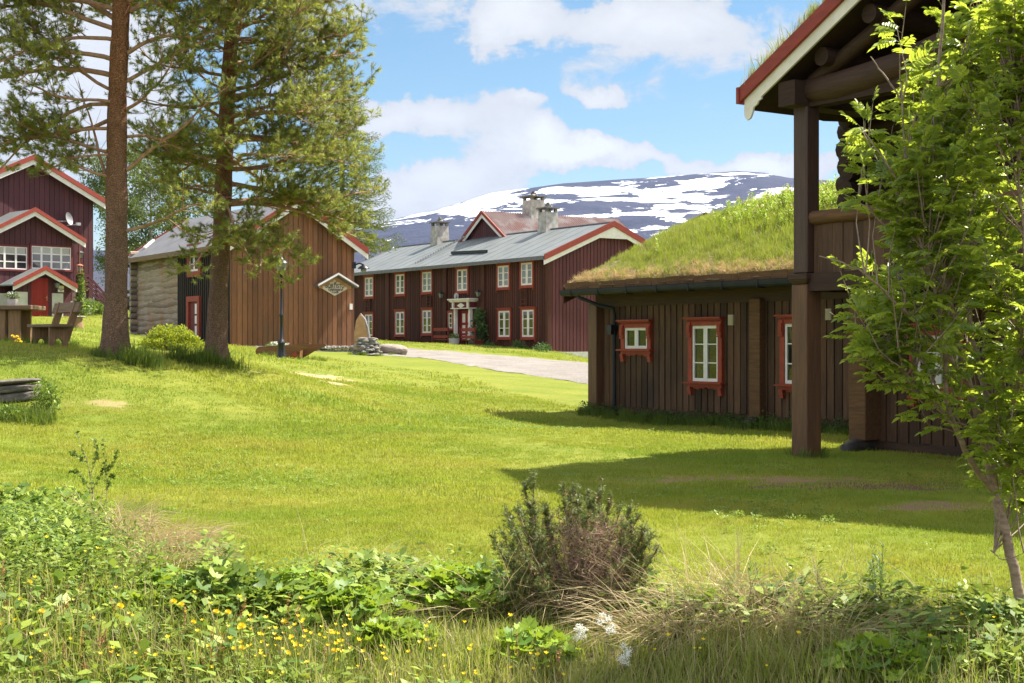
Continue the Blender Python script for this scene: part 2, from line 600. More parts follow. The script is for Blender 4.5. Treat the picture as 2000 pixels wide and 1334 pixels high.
def rust_metal():
    m, n, l, b = mat_base('rusty_corrugated_sheet')
    c = n.new('ShaderNodeTexCoord').outputs['Object']
    f = nz(n, l, c, 1.3, 6, .7, (1, 1, 1), .42, .58)
    f2 = nz(n, l, c, .5, 3, .5, (1, 1, 1), .45, .55)
    col = mixc(n, l, f, (.36, .32, .30), (.22, .055, .03))
    col = mixc(n, l, mth(n, l, 'MULTIPLY', f2, .6), col, (.20, .075, .055))
    sy = n.new('ShaderNodeSeparateXYZ')
    l.new(c, sy.inputs[0])
    wv_ = mth(n, l, 'SINE', mth(n, l, 'MULTIPLY', sy.outputs['Y'], math.tau * 58 / 10.6))
    k = n.new('ShaderNodeMapRange')
    k.inputs['From Min'].default_value, k.inputs['From Max'].default_value = -.1, .5
    l.new(wv_, k.inputs['Value'])
    col = mixc(n, l, mth(n, l, 'MULTIPLY', k.outputs[0], .6), col, (.38, .34, .32))
    l.new(col, b.inputs['Base Color'])
    b.inputs['Roughness'].default_value = .7
    return m


M['rust'] = rust_metal()


def bark(name, lower, upper, zsplit):
    m, n, l, b = mat_base(name)
    c = n.new('ShaderNodeTexCoord').outputs['Object']
    v = n.new('ShaderNodeTexVoronoi')
    v.feature = 'DISTANCE_TO_EDGE'
    mp = n.new('ShaderNodeMapping')
    mp.inputs['Scale'].default_value = (16, 16, 5)
    l.new(c, mp.inputs[0])
    l.new(mp.outputs[0], v.inputs['Vector'])
    e = n.new('ShaderNodeMapRange')
    e.inputs['From Min'].default_value, e.inputs['From Max'].default_value = 0.0, .22
    l.new(v.outputs['Distance'], e.inputs['Value'])
    f = nz(n, l, c, 9, 6, .7, (1, 1, .5), .3, .7)
    sp = n.new('ShaderNodeSeparateXYZ')
    l.new(c, sp.inputs[0])
    zz = mth(n, l, 'ADD', sp.outputs['Z'], mth(n, l, 'MULTIPLY', f, .9))
    r = n.new('ShaderNodeMapRange')
    r.inputs['From Min'].default_value, r.inputs['From Max'].default_value = zsplit - 1.5, zsplit + 2
    l.new(zz, r.inputs['Value'])
    base = mixc(n, l, r.outputs[0], lower, upper)
    col = mixc(n, l, f, base, mixc(n, l, .5, base, (.05, .04, .035)))
    col = mixc(n, l, e.outputs[0], tuple(x * .25 for x in lower), col)
    l.new(col, b.inputs['Base Color'])
    b.inputs['Roughness'].default_value = .9
    b.inputs['Specular IOR Level'].default_value = .2
    h = mth(n, l, 'ADD', e.outputs[0], mth(n, l, 'MULTIPLY', f, .5))
    bump(n, l, b, h, .9, .03)
    return m


M['pine_bark'] = bark('pine_bark', (.50, .30, .21), (.78, .35, .15), 3.8)
M['pine_twig'] = plain('pine_branch_bark', (.46, .27, .17), (.26, .155, .10), 12, .9)
M['spruce_bark'] = plain('spruce_bark', (.09, .065, .05), (.05, .04, .03), 12, .9)
M['rowan_bark'] = plain('rowan_bark', (.34, .24, .17), (.18, .125, .09), 14, .65, vec=(1, 1, 3), spec=.5)
M['birch_bark'] = plain('birch_bark', (.35, .33, .3), (.08, .07, .06), 9, .8, vec=(1, 1, 3))
M['needle'] = leafy('pine_needles', (.27, .32, .05), (.44, .46, .075), .5, rough=.5)
M['needle_dark'] = leafy('pine_needles_old', (.13, .18, .045), (.24, .28, .055), .45, rough=.5)
M['needle_bud'] = leafy('pine_shoot_tips', (.30, .26, .05), (.36, .30, .07), .3, rough=.5)
M['spruce'] = leafy('spruce_needles', (.10, .14, .02), (.20, .23, .03), .35)
M['birch_leaf'] = leafy('birch_leaves', (.075, .115, .022), (.15, .19, .035), .4)
M['rowan_leaf'] = leafy('rowan_leaves', (.10, .19, .035), (.34, .41, .06), .56, tcol=(.60, .68, .05), rough=.34, spec=.6)
M['shrub_leaf'] = leafy('bright_shrub_leaves', (.17, .22, .018), (.32, .36, .025), .45, tcol=(.5, .55, .03))
M['mantle_leaf'] = leafy('broad_leaves', (.09, .19, .02), (.30, .42, .035), .38, tcol=(.4, .5, .03))
M['weed_leaf'] = leafy('weed_leaves', (.065, .14, .022), (.30, .38, .05), .34)
M['willowherb'] = leafy('narrow_dark_leaves', (.05, .11, .025), (.10, .18, .04), .35)
M['juniper'] = leafy('juniper_needles', (.085, .125, .035), (.22, .25, .06), .35)
M['juniper_dead'] = plain('dead_juniper_twig', (.46, .31, .23), (.28, .18, .13), 10, .9, island=.3)
M['straw'] = leafy('straw', (.42, .33, .17), (.56, .45, .25), .25, rough=.7)
M['yellow'] = leafy('yellow_petals', (.72, .52, .012), (.85, .65, .02), .35, rough=.45)
M['white_petal'] = leafy('white_petals', (.8, .8, .7), (.85, .85, .8), .3)
M['sorrel'] = leafy('sorrel_seed_heads', (.36, .11, .05), (.45, .2, .09), .3)
M['stem'] = leafy('green_stem', (.16, .22, .05), (.2, .26, .06), .2)


def grass_mat(name, c1, c2, c3, wscale, trans=.42, tcol=(.45, .52, .04), dead=None, deadp=None, patch=None):
    m, n, l, b = mat_base(name)
    oi = n.new('ShaderNodeObjectInfo').outputs['Random']
    isl = n.new('ShaderNodeNewGeometry')
    p = isl.outputs['Position']
    col = mixc(n, l, oi, c1, c2)
    col = mixc(n, l, nz(n, l, p, wscale, 5, .6, (1, 1.6, 1), .40, .62), col, c3)
    if patch:
        col = mixc(n, l, nz(n, l, p, .16, 6, .65, (1, 1.8, 1), .46, .60, (3, 1, 0)), col, patch)
        col = mixc(n, l, mth(n, l, 'MULTIPLY', nz(n, l, p, 1.7, 5, .7, (1, 1.4, 1), .52, .66, (7, 2, 0)), .6), col, tuple(x * .62 for x in c1))
    if dead:
        k = mth(n, l, 'GREATER_THAN', isl.outputs['Random Per Island'], 1 - deadp)
        col = mixc(n, l, k, col, dead)
    col = mixc(n, l, mth(n, l, 'MULTIPLY', isl.outputs['Random Per Island'], .35), col, tuple(x * .5 for x in c1))
    l.new(col, b.inputs['Base Color'])
    b.inputs['Roughness'].default_value = .55
    b.inputs['Specular IOR Level'].default_value = .3
    t = n.new('ShaderNodeBsdfTranslucent')
    l.new(mixc(n, l, .35, col, tcol), t.inputs['Color'])
    mx = n.new('ShaderNodeMixShader')
    mx.inputs[0].default_value = trans
    l.new(b.outputs[0], mx.inputs[1])
    l.new(t.outputs[0], mx.inputs[2])
    l.new(mx.outputs[0], n['Material Output'].inputs[0])
    return m

# ------------------------------------------------------------------ the land
def gpt(u, v, Y):
    p = at(u, v, Y)
    return (p.x, p.y, p.z)


CTRL = [gpt(*c) for c in [
    (1180, 808, 30.7), (1547, 840, 26), (1700, 878, 20.6), (1575, 895, 18.7),
    (222, 692, 26), (420, 700, 28.5), (335, 686, 38), (100, 676, 28), (30, 668, 29), (150, 642, 45), (40, 785, 22), (222, 760, 22.8), (222, 845, 20),
    (60, 850, 19.5), (500, 762, 26.5), (600, 742, 34), (600, 718, 40), (600, 699, 46), (540, 698, 46), (600, 800, 25), (600, 850, 21),
    (800, 830, 22), (800, 765, 34), (800, 718, 48), (790, 696, 58), (1000, 760, 38), (1000, 722, 52), (1000, 701, 62), (1050, 686, 74),
    (1167, 750, 43), (1167, 716, 54), (1167, 712, 64), (1160, 709, 76.5), (1095, 691, 75.3), (1240, 722, 80), (1070, 683, 75), (890, 683, 84), (740, 676, 95), (456, 677, 60), (691, 690, 62),
    (265, 655, 70), (350, 668, 64), (77, 615, 77), (182, 616, 80), (250, 606, 90), (-60, 640, 60), (1000, 830, 28), (330, 716, 27.5), (-80, 700, 24), (430, 760, 25.3)]]
CTRL += [(-3, 17.7, .02), (0, 17.7, 0), (3, 17, 0), (8, 17, 0), (12, 24, 0), (20, 30, 0), (14, 45, .3), (20, 60, .8), (25, 90, 1.0), (-4, 13, .03), (-2, 10, 0), (0, 10, 0), (3, 10, 0), (6, 10, 0), (10, 10, 0),
         (-4, 10, .05), (-6, 13, .25), (-6, 10, .2), (-8, 16, .35), (-10, 19, .9), (-12, 25, 1.5), (-16, 30, 2.0), (-20, 45, 2.3), (-30, 60, 2.8), (-30, 80, 3.2), (-20, 100, 2.8),
         (0, 105, 1.3), (-15, 110, 2), (20, 110, 1), (40, 60, .5), (40, 110, .8), (-45, 90, 3.2), (30, 15, 0), (30, 5, -.2), (-20, 10, .7), (-20, 0, .3),
         (-2, 8.4, -.16), (1, 8.4, -.16), (4, 8.4, -.14), (-4, 8.2, .0), (8, 8.4, -.14), (-2, 6.5, -.42), (1, 6.5, -.45), (4, 6.5, -.42), (-5, 6.5, -.3), (0, 4, -.5), (4, 4, -.5), (-4, 4, -.45), (0, 0, -.2), (10, 0, -.2), (-10, 0, 0), (0, -20, 0), (20, -20, 0), (-20, -20, 0)]
CTRL = np.array(CTRL)


def tps_u(r2):
    return r2 * np.log(np.sqrt(r2) + 1e-9)


def tps_fit(P):
    n = len(P)
    XY = P[:, :2] / 20
    K = tps_u(((XY[:, None] - XY[None]) ** 2).sum(-1)) + np.eye(n) * .004
    Q = np.hstack([np.ones((n, 1)), XY])
    A = np.zeros((n + 3, n + 3))
    A[:n, :n], A[:n, n:], A[n:, :n] = K, Q, Q.T
    return np.linalg.solve(A, np.concatenate([P[:, 2], np.zeros(3)]))


TW = tps_fit(CTRL)


def zgn(x, y):
    x, y = np.broadcast_arrays(np.asarray(x, float), np.asarray(y, float))
    sh = x.shape
    xx, yy = np.clip(x.ravel(), -48, 42), np.clip(y.ravel(), -20, 112)
    out = np.empty(len(xx))
    for i in range(0, len(xx), 20000):
        q = np.stack([xx[i:i + 20000], yy[i:i + 20000]], -1) / 20
        U = tps_u(((q[:, None] - CTRL[None, :, :2] / 20) ** 2).sum(-1))
        out[i:i + 20000] = U @ TW[:-3] + TW[-3] + q @ TW[-2:]
    xr, yr = x.ravel(), y.ravel()
    out += .018 * np.sin(xr * 1.9 + .6 * np.sin(yr * .8)) * np.cos(yr * 1.3 + xr * .4) + .012 * np.sin(xr * 4.1 + yr * 2.7)
    far = np.clip((yr - 112) / 250, 0, 1)
    far = np.maximum(far, np.clip((np.abs(xr) - 60) / 300, 0, 1))
    far = far * far * (3 - 2 * far)
    out = out * (1 - far) - 30 * far
    return out.reshape(sh)


def zg(x, y):
    return float(zgn(np.array([x]), np.array([y]))[0])


def on_ground(u, v, y0=5.0, y1=110.0):
    Y = np.linspace(y0, y1, 1400)
    X = (u - 1000) / FPX * Y
    Z = CAMZ - (v - HOR) / FPX * Y
    d = Z - zgn(X, Y)
    k = np.where(d < 0)[0]
    k = k[0] if len(k) else len(Y) - 1
    return Vector((X[k], Y[k], Z[k]))


xs = np.concatenate([[-6000, -3000, -1500, -800, -400, -200, -120, -80, -60], np.arange(-50, -16, 1.0), np.arange(-16, 14, .33), np.arange(14, 45, 1.2), [50, 60, 80, 120, 200, 400, 800, 1500, 3000, 6000]])
ys = np.concatenate([[-6000, -1000, -300, -100, -50, -25, -12, -6, 0, 2], np.arange(3, 36, .33), np.arange(36, 112, .8), [116, 125, 140, 160, 190, 230, 280, 362, 500, 900, 1600, 3000, 6500]])
GX, GY = np.meshgrid(xs, ys)
GZ = zgn(GX, GY)
nx, ny = len(xs), len(ys)
ii = (np.arange(ny - 1)[:, None] * nx + np.arange(nx - 1)[None]).ravel()
gf = np.stack([ii, ii + 1, ii + nx + 1, ii + nx], -1)


def ground_mat():
    m, n, l, b = mat_base('lawn_soil_and_turf')
    p = n.new('ShaderNodeNewGeometry').outputs['Position']
    a = nz(n, l, p, .45, 6, .6, (1, 1.5, 1), .38, .62)
    c = nz(n, l, p, 9, 5, .7, (1, 1, 1), .3, .7)
    col = mixc(n, l, a, (.15, .19, .024), (.22, .23, .036))
    col = mixc(n, l, mth(n, l, 'MULTIPLY', c, .5), col, (.075, .095, .016))
    w = nz(n, l, p, 2.2, 5, .65, (1, 1, 1), .35, .65)
    for (x, y, rx, ry, cc) in DIRT:
        s = n.new('ShaderNodeVectorMath'); s.operation = 'SUBTRACT'
        l.new(p, s.inputs[0]); s.inputs[1].default_value = (x, y, 0)
        s2 = n.new('ShaderNodeVectorMath'); s2.operation = 'MULTIPLY'
        l.new(s.outputs[0], s2.inputs[0]); s2.inputs[1].default_value = (1 / rx, 1 / ry, 0)
        ln = n.new('ShaderNodeVectorMath'); ln.operation = 'LENGTH'
        l.new(s2.outputs[0], ln.inputs[0])
        k = mth(n, l, 'ADD', ln.outputs['Value'], mth(n, l, 'MULTIPLY', mth(n, l, 'SUBTRACT', w, .5), 1.1))
        r = n.new('ShaderNodeMapRange')
        r.inputs['From Min'].default_value, r.inputs['From Max'].default_value = 1.05, .55
        l.new(k, r.inputs['Value'])
        col = mixc(n, l, r.outputs[0], col, cc)
    sy = n.new('ShaderNodeSeparateXYZ')
    l.new(p, sy.inputs[0])
    bk = n.new('ShaderNodeMapRange')
    bk.inputs['From Min'].default_value, bk.inputs['From Max'].default_value = 9.6, 8.6
    l.new(mth(n, l, 'ADD', sy.outputs['Y'], mth(n, l, 'MULTIPLY', w, .6)), bk.inputs['Value'])
    col = mixc(n, l, bk.outputs[0], col, mixc(n, l, c, (.055, .06, .02), (.10, .075, .04)))
    l.new(col, b.inputs['Base Color'])
    b.inputs['Roughness'].default_value = .95
    b.inputs['Specular IOR Level'].default_value = .1
    bump(n, l, b, c, .5, .03)
    return m


dp = [on_ground(*q) for q in ((1470, 938), (1700, 952), (1850, 985), (610, 735), (650, 748), (200, 790), (560, 700))]
DIRT = [(dp[0].x, dp[0].y, 1.4, .6, (.26, .17, .085)), (dp[1].x, dp[1].y, 1.3, .7, (.14, .085, .05)), (dp[2].x, dp[2].y, .8, .4, (.22, .15, .08)),
        (dp[3].x, dp[3].y, .9, 1.9, (.42, .30, .17)), (dp[4].x, dp[4].y, .5, 1.1, (.42, .30, .17)), (dp[5].x, dp[5].y, .4, .3, (.25, .21, .09))]
tag(np_mesh('ground', np.stack([GX.ravel(), GY.ravel(), GZ.ravel()], -1), gf, ground_mat(), smooth=True), kind='structure')

# gravel road past the farmhouse
RP = [((690, 688), (690, 691)), ((745, 688), (745, 694)), ((800, 680), (805, 698)), ((850, 684), (850, 704)), ((900, 688), (905, 713)), ((950, 692), (960, 722)), ((1050, 700), (1060, 737)), ((1120, 707), (1125, 746)), ((1167, 713), (1167, 752))]
ra = [on_ground(*a, y0=30) for a, b in RP]
rb = [on_ground(*b, y0=30) for a, b in RP]
ra.append(ra[-1] + (ra[-1] - ra[-2]).normalized() * 14)
rb.append(rb[-1] + (rb[-1] - rb[-2]).normalized() * 14)


def resample(pts, n):
    P = np.array([(p.x, p.y) for p in pts])
    t = np.linspace(0, len(P) - 1, n)
    i = np.clip(t.astype(int), 0, len(P) - 2)
    f = (t - i)[:, None]
    return P[i] * (1 - f) + P[i + 1] * f


NR = 160
A_, B_ = resample(ra, NR), resample(rb, NR)
wob = lambda k: (np.convolve(RNG.normal(0, .38, NR + 6), np.ones(7) / 3.2, 'valid'))[:, None]
cr = np.linspace(0, 1, 15)
dirn = (B_ - A_) / np.linalg.norm(B_ - A_, axis=1)[:, None]
A2, B2 = A_ + dirn * wob(0), B_ + dirn * wob(1)
RXY = A2[:, None] * (1 - cr[None, :, None]) + B2[:, None] * cr[None, :, None]
RZ = zgn(RXY[..., 0], RXY[..., 1]) + .045 - .035 * (np.abs(cr - .5) * 2)[None] ** 6
ii = (np.arange(NR - 1)[:, None] * 15 + np.arange(14)[None]).ravel()


def gravel_mat():
    m, n, l, b = mat_base('pale_gravel')
    p = n.new('ShaderNodeNewGeometry').outputs['Position']
    a = nz(n, l, p, 14, 6, .8, (1, 1, 1), .3, .7)
    c = nz(n, l, p, .8, 4, .6, (1, 1, 1), .4, .62)
    col = mixc(n, l, a, (.28, .25, .22), (.12, .105, .09))
    col = mixc(n, l, mth(n, l, 'MULTIPLY', c, .55), col, (.30, .27, .24))
    l.new(col, b.inputs['Base Color'])
    b.inputs['Roughness'].default_value = .95
    bump(n, l, b, a, .8, .03)
    return m


tag(np_mesh('gravel_road', np.concatenate([RXY.reshape(-1, 2), RZ.reshape(-1, 1)], -1), np.stack([ii, ii + 1, ii + 16, ii + 15], -1), gravel_mat(), smooth=True), kind='structure')
ROADC = (A_ + B_) / 2
ROADW = np.linalg.norm(B_ - A_, axis=1) / 2


def off_road(P, m=.1):
    d = np.linalg.norm(P[:, None] - ROADC[None], axis=-1)
    return ((d - ROADW[None] - m) > 0).all(1)


# snow-streaked mountain beyond the valley
RIDGE = np.array([(-900, 560), (-400, 530), (0, 495), (250, 490), (500, 487), (650, 462), (760, 430), (800, 420), (850, 410), (900, 395), (960, 376), (1030, 367), (1100, 357), (1200, 350),
                  (1300, 345), (1380, 338), (1440, 334), (1490, 337), (1540, 347), (1620, 352), (1800, 375), (2200, 420), (2900, 480)], float)
RY = 6400.0


def vnoise(x, y, seed):
    r = np.random.default_rng(seed)
    out = np.zeros_like(x)
    for o in range(6):
        for k in range(3):
            a = r.uniform(0, math.tau)
            f = 2 ** o * r.uniform(.8, 1.25)
            out += np.sin((x * math.cos(a) + y * math.sin(a)) * f + r.uniform(0, 9) + 1.3 * np.sin((y * math.cos(a) - x * math.sin(a)) * f * .7 + r.uniform(0, 9))) / (3 * 1.9 ** o)
    return out


mx_, my_ = np.linspace(-5200, 5200, 520), np.linspace(0, 1.25, 200)
MXg, MT = np.meshgrid(mx_, my_)
MYg = 2600 + (RY - 2600) * MT
uu = 1000 + MXg / RY * FPX
rz = CAMZ + (HOR - np.interp(uu, RIDGE[:, 0], RIDGE[:, 1])) / FPX * RY
prof = np.where(MT <= 1, .5 * MT ** 1.5 + .5 * np.sin(np.clip(MT, 0, 1) * math.pi / 2) ** 2.2, 1 - (MT - 1) * 1.2)
MZg = -35 + (rz + 35) * prof + vnoise(MXg / 620, MYg / 620, 3) * 26 * np.clip(MT * 1.6, 0, 1) * np.clip((1.02 - MT) * 6, .12, 1)
ii = (np.arange(199)[:, None] * 520 + np.arange(519)[None]).ravel()


def mountain_mat():
    m, n, l, b = mat_base('snow_patched_fell')
    p = n.new('ShaderNodeNewGeometry').outputs['Position']
    sp = n.new('ShaderNodeSeparateXYZ')
    l.new(p, sp.inputs[0])
    a = nz(n, l, p, .0010, 9, .66, (1.0, .5, 4.6), 0, 1, dist=.9, rot=(0, .13, .25))
    d = nz(n, l, p, .0042, 8, .7, (1, .6, 3.4), 0, 1, (40, 3, 9), .7, rot=(0, .16, .2))
    s = mth(n, l, 'ADD', mth(n, l, 'MULTIPLY', a, .95), mth(n, l, 'MULTIPLY', d, .62))
    hz = n.new('ShaderNodeMapRange')
    hz.inputs['From Min'].default_value, hz.inputs['From Max'].default_value = 180, 520
    hz.inputs['To Min'].default_value, hz.inputs['To Max'].default_value = -.22, .065
    l.new(sp.outputs['Z'], hz.inputs['Value'])
    s = mth(n, l, 'ADD', s, hz.outputs[0])
    tp_ = n.new('ShaderNodeMapRange')
    tp_.inputs['From Min'].default_value, tp_.inputs['From Max'].default_value = 520, 740
    tp_.inputs['To Min'].default_value, tp_.inputs['To Max'].default_value = 0, -.075
    l.new(sp.outputs['Z'], tp_.inputs['Value'])
    s = mth(n, l, 'ADD', s, tp_.outputs[0])
    xm = n.new('ShaderNodeMapRange')
    xm.inputs['From Min'].default_value, xm.inputs['From Max'].default_value = -1400, 400
    xm.inputs['To Min'].default_value, xm.inputs['To Max'].default_value = -.03, .02
    l.new(sp.outputs['X'], xm.inputs['Value'])
    s = mth(n, l, 'ADD', s, xm.outputs[0])
    r = n.new('ShaderNodeMapRange')
    r.inputs['From Min'].default_value, r.inputs['From Max'].default_value = .828, .838
    l.new(s, r.inputs['Value'])
    rock = mixc(n, l, nz(n, l, p, .006, 6, .7, (1, 1, 2), .35, .65), (.040, .038, .060), (.018, .020, .036))
    low = n.new('ShaderNodeMapRange')
    low.inputs['From Min'].default_value, low.inputs['From Max'].default_value = 330, 120
    l.new(sp.outputs['Z'], low.inputs['Value'])
    rock = mixc(n, l, mth(n, l, 'MULTIPLY', low.outputs[0], .8), rock, (.06, .052, .042))
    col = mixc(n, l, r.outputs[0], rock, (.82, .84, .88))
    l.new(col, b.inputs['Base Color'])
    b.inputs['Roughness'].default_value = .85
    b.inputs['Specular IOR Level'].default_value = .1
    bump(n, l, b, nz(n, l, p, .012, 6, .7, (1, 1, 2), .2, .8), .6, 12)
    return m


tag(np_mesh('mountain', np.stack([MXg.ravel(), MYg.ravel(), MZg.ravel()], -1), np.stack([ii, ii + 1, ii + 521, ii + 520], -1), mountain_mat(), smooth=True), kind='structure')

# the air between here and the mountain
hb = MB()
hb.box(-6500, 6500, -400, 7600, -45, 900)
hz_ = hb.build('haze', bpy.data.materials.new('air'))
hm = hz_.data.materials[0]
hm.use_nodes = True
hm.node_tree.nodes.remove(hm.node_tree.nodes['Principled BSDF'])
pv = hm.node_tree.nodes.new('ShaderNodeVolumePrincipled')
pv.inputs['Color'].default_value = (.40, .58, 1.0, 1)
pv.inputs['Density'].default_value = 0.000028
hm.node_tree.links.new(pv.outputs[0], hm.node_tree.nodes['Material Output'].inputs['Volume'])
tag(hz_, kind='stuff')


# ------------------------------------------------------------------ scattering many small clumps as ONE object (grass, sod)
def clump_group():
    g = bpy.data.node_groups.new('scatter_clumps', 'GeometryNodeTree')
    g.interface.new_socket('Geometry', in_out='INPUT', socket_type='NodeSocketGeometry')
    g.interface.new_socket('Geometry', in_out='OUTPUT', socket_type='NodeSocketGeometry')
    N, L = g.nodes, g.links
    gi, go = N.new('NodeGroupInput'), N.new('NodeGroupOutput')

    def attr(nm, ty):
        a = N.new('GeometryNodeInputNamedAttribute')
        a.data_type = ty
        a.inputs['Name'].default_value = nm
        return a.outputs['Attribute']

    src = attr('src', 'INT')
    cmp_ = N.new('FunctionNodeCompare')
    cmp_.data_type = 'INT'
    cmp_.operation = 'EQUAL'
    L.new(src, cmp_.inputs['A'] if cmp_.inputs['A'].enabled else [i for i in cmp_.inputs if i.enabled and i.type == 'INT'][0])
    [i for i in cmp_.inputs if i.enabled and i.type == 'INT'][1].default_value = 0
    sg = N.new('GeometryNodeSeparateGeometry')
    sg.domain = 'POINT'
    L.new(gi.outputs[0], sg.inputs[0])
    L.new(cmp_.outputs[0], sg.inputs['Selection'])
    sp = N.new('GeometryNodeSplitToInstances')
    sp.domain = 'POINT'
    L.new(sg.outputs[1], sp.inputs[0])
    L.new(src, sp.inputs['Group ID'])
    ip = N.new('GeometryNodeInstanceOnPoints')
    L.new(sg.outputs[0], ip.inputs['Points'])
    L.new(sp.outputs[0], ip.inputs['Instance'])
    ip.inputs['Pick Instance'].default_value = True
    L.new(attr('vid', 'INT'), ip.inputs['Instance Index'])
    er = N.new('FunctionNodeEulerToRotation')
    L.new(attr('rot', 'FLOAT_VECTOR'), er.inputs[0])
    L.new(er.outputs[0], ip.inputs['Rotation'])
    L.new(attr('scl', 'FLOAT_VECTOR'), ip.inputs['Scale'])
    L.new(ip.outputs[0], go.inputs[0])
    return g


CG = clump_group()


def blades(n, rad, h0, h1, w, lean, rng, curl=.5, tip=.0):
    """n bent grass blades within a disc: (verts, faces) with 5 verts / 2 faces (quad + tri) each."""
    r = rad * np.sqrt(rng.random(n)); t = rng.random(n) * math.tau
    base = np.stack([r * np.cos(t), r * np.sin(t), np.full(n, -.01)], -1)
    h = rng.uniform(h0, h1, n)
    a = rng.random(n) * math.tau
    ln = np.abs(rng.normal(0, lean, n)) * h
    d = np.stack([np.cos(a), np.sin(a), np.zeros(n)], -1)
    b = rng.random(n) * math.tau
    s = np.stack([np.cos(b), np.sin(b), np.zeros(n)], -1) * (w * rng.uniform(.7, 1.3, n))[:, None]
    mid = base + d * (ln * (1 - curl) * .5)[:, None] + np.array([0, 0, 1]) * (h * .6)[:, None]
    top = base + d * ln[:, None] + np.array([0, 0, 1]) * (h * (1 - .25 * np.clip(ln / h, 0, 2)))[:, None]
    V = np.stack([base - s / 2, base + s / 2, mid + s * .4, mid - s * .4, top], 1).reshape(-1, 3)
    k = np.arange(n)[:, None] * 5
    return V, np.hstack([k, k + 1, k + 2, k + 3]), np.hstack([k + 3, k + 2, k + 4])


def scatter(name, variants, pts, mats, rng, scale=(.8, 1.3), zs=(.8, 1.3), tilt=.1, parent=None, kind='stuff', extra_mats=None, rots=None, scl=None):
    """variants: list of (V, faces list, midx or None). pts (N,3)."""
    V, F4, F3, src, m4, m3 = [], [], [], [], [], []
    off = 0
    for i, (v, f4, f3, mi) in enumerate(variants):
        V.append(v)
        F4.append(f4 + off); F3.append(f3 + off)
        m4.append(np.full(len(f4), 0) if mi is None else mi[0]); m3.append(np.full(len(f3), 0) if mi is None else mi[1])
        src.append(np.full(len(v), i + 1))
        off += len(v)
    n = len(pts)
    V.append(pts); src.append(np.zeros(n, int))
    V = np.concatenate(V)
    rot = np.zeros((len(V), 3)); sc = np.ones((len(V), 3)); vid = np.zeros(len(V), int)
    rot[off:, 0] = rng.normal(0, tilt, n); rot[off:, 1] = rng.normal(0, tilt, n); rot[off:, 2] = rng.random(n) * math.tau
    if rots is not None: rot[off:] = rots
    s = rng.uniform(*scale, n)
    sc[off:, 0] = sc[off:, 1] = s
    sc[off:, 2] = s * rng.uniform(*zs, n)
    if scl is not None: sc[off:] *= scl[:, None]
    vid[off:] = rng.integers(0, len(variants), n)
    F4, F3 = np.concatenate(F4), np.concatenate(F3)
    o = np_mesh(name, V, [F4, F3], mats, parent, midx=np.concatenate(m4 + m3),
                attrs={'src': np.concatenate(src), 'rot': rot, 'scl': sc, 'vid': vid})
    md = o.modifiers.new('scatter', 'NODES')
    md.node_group = CG
    if kind: o['kind'] = kind
    return o

# ------------------------------------------------------------------ building helpers
def t_front(b=0.0):
    return lambda s, d, z: (s, b - d, z)


def t_gable(L):
    return lambda s, d, z: (L + d, s, z)


def t_left(x=0.0):
    return lambda s, d, z: (x - d, s, z)


def board_wall(mb, T, s0, s1, z0, ztop, pitch=.17, w=.125, th=.024, rnd=None, back=.12):
    """upright board-on-board cladding; ztop is a function of s."""
    rnd = rnd or random
    mb.T = T
    s = s0
    while s < s1 - 1e-4:
        e = min(s + pitch, s1)
        g = e - w + rnd.uniform(-.006, .006)
        zz = z0 + rnd.uniform(-.012, .012)
        # under board
        mb.hexa([(s, -back, z0), (e, -back, z0), (e, 0, z0), (s, 0, z0)], [(s, -back, ztop(s)), (e, -back, ztop(e)), (e, 0, ztop(e)), (s, 0, ztop(s))])
        if e - s > w * .7:
            d1 = th + rnd.uniform(-.003, .004)
            mb.hexa([(g, .001, zz), (e - .002, .001, zz), (e - .002, d1, zz), (g, d1, zz)], [(g, .001, ztop(g)), (e - .002, .001, ztop(e)), (e - .002, d1, ztop(e)), (g, d1, ztop(g))])
        s = e
    mb.T = None


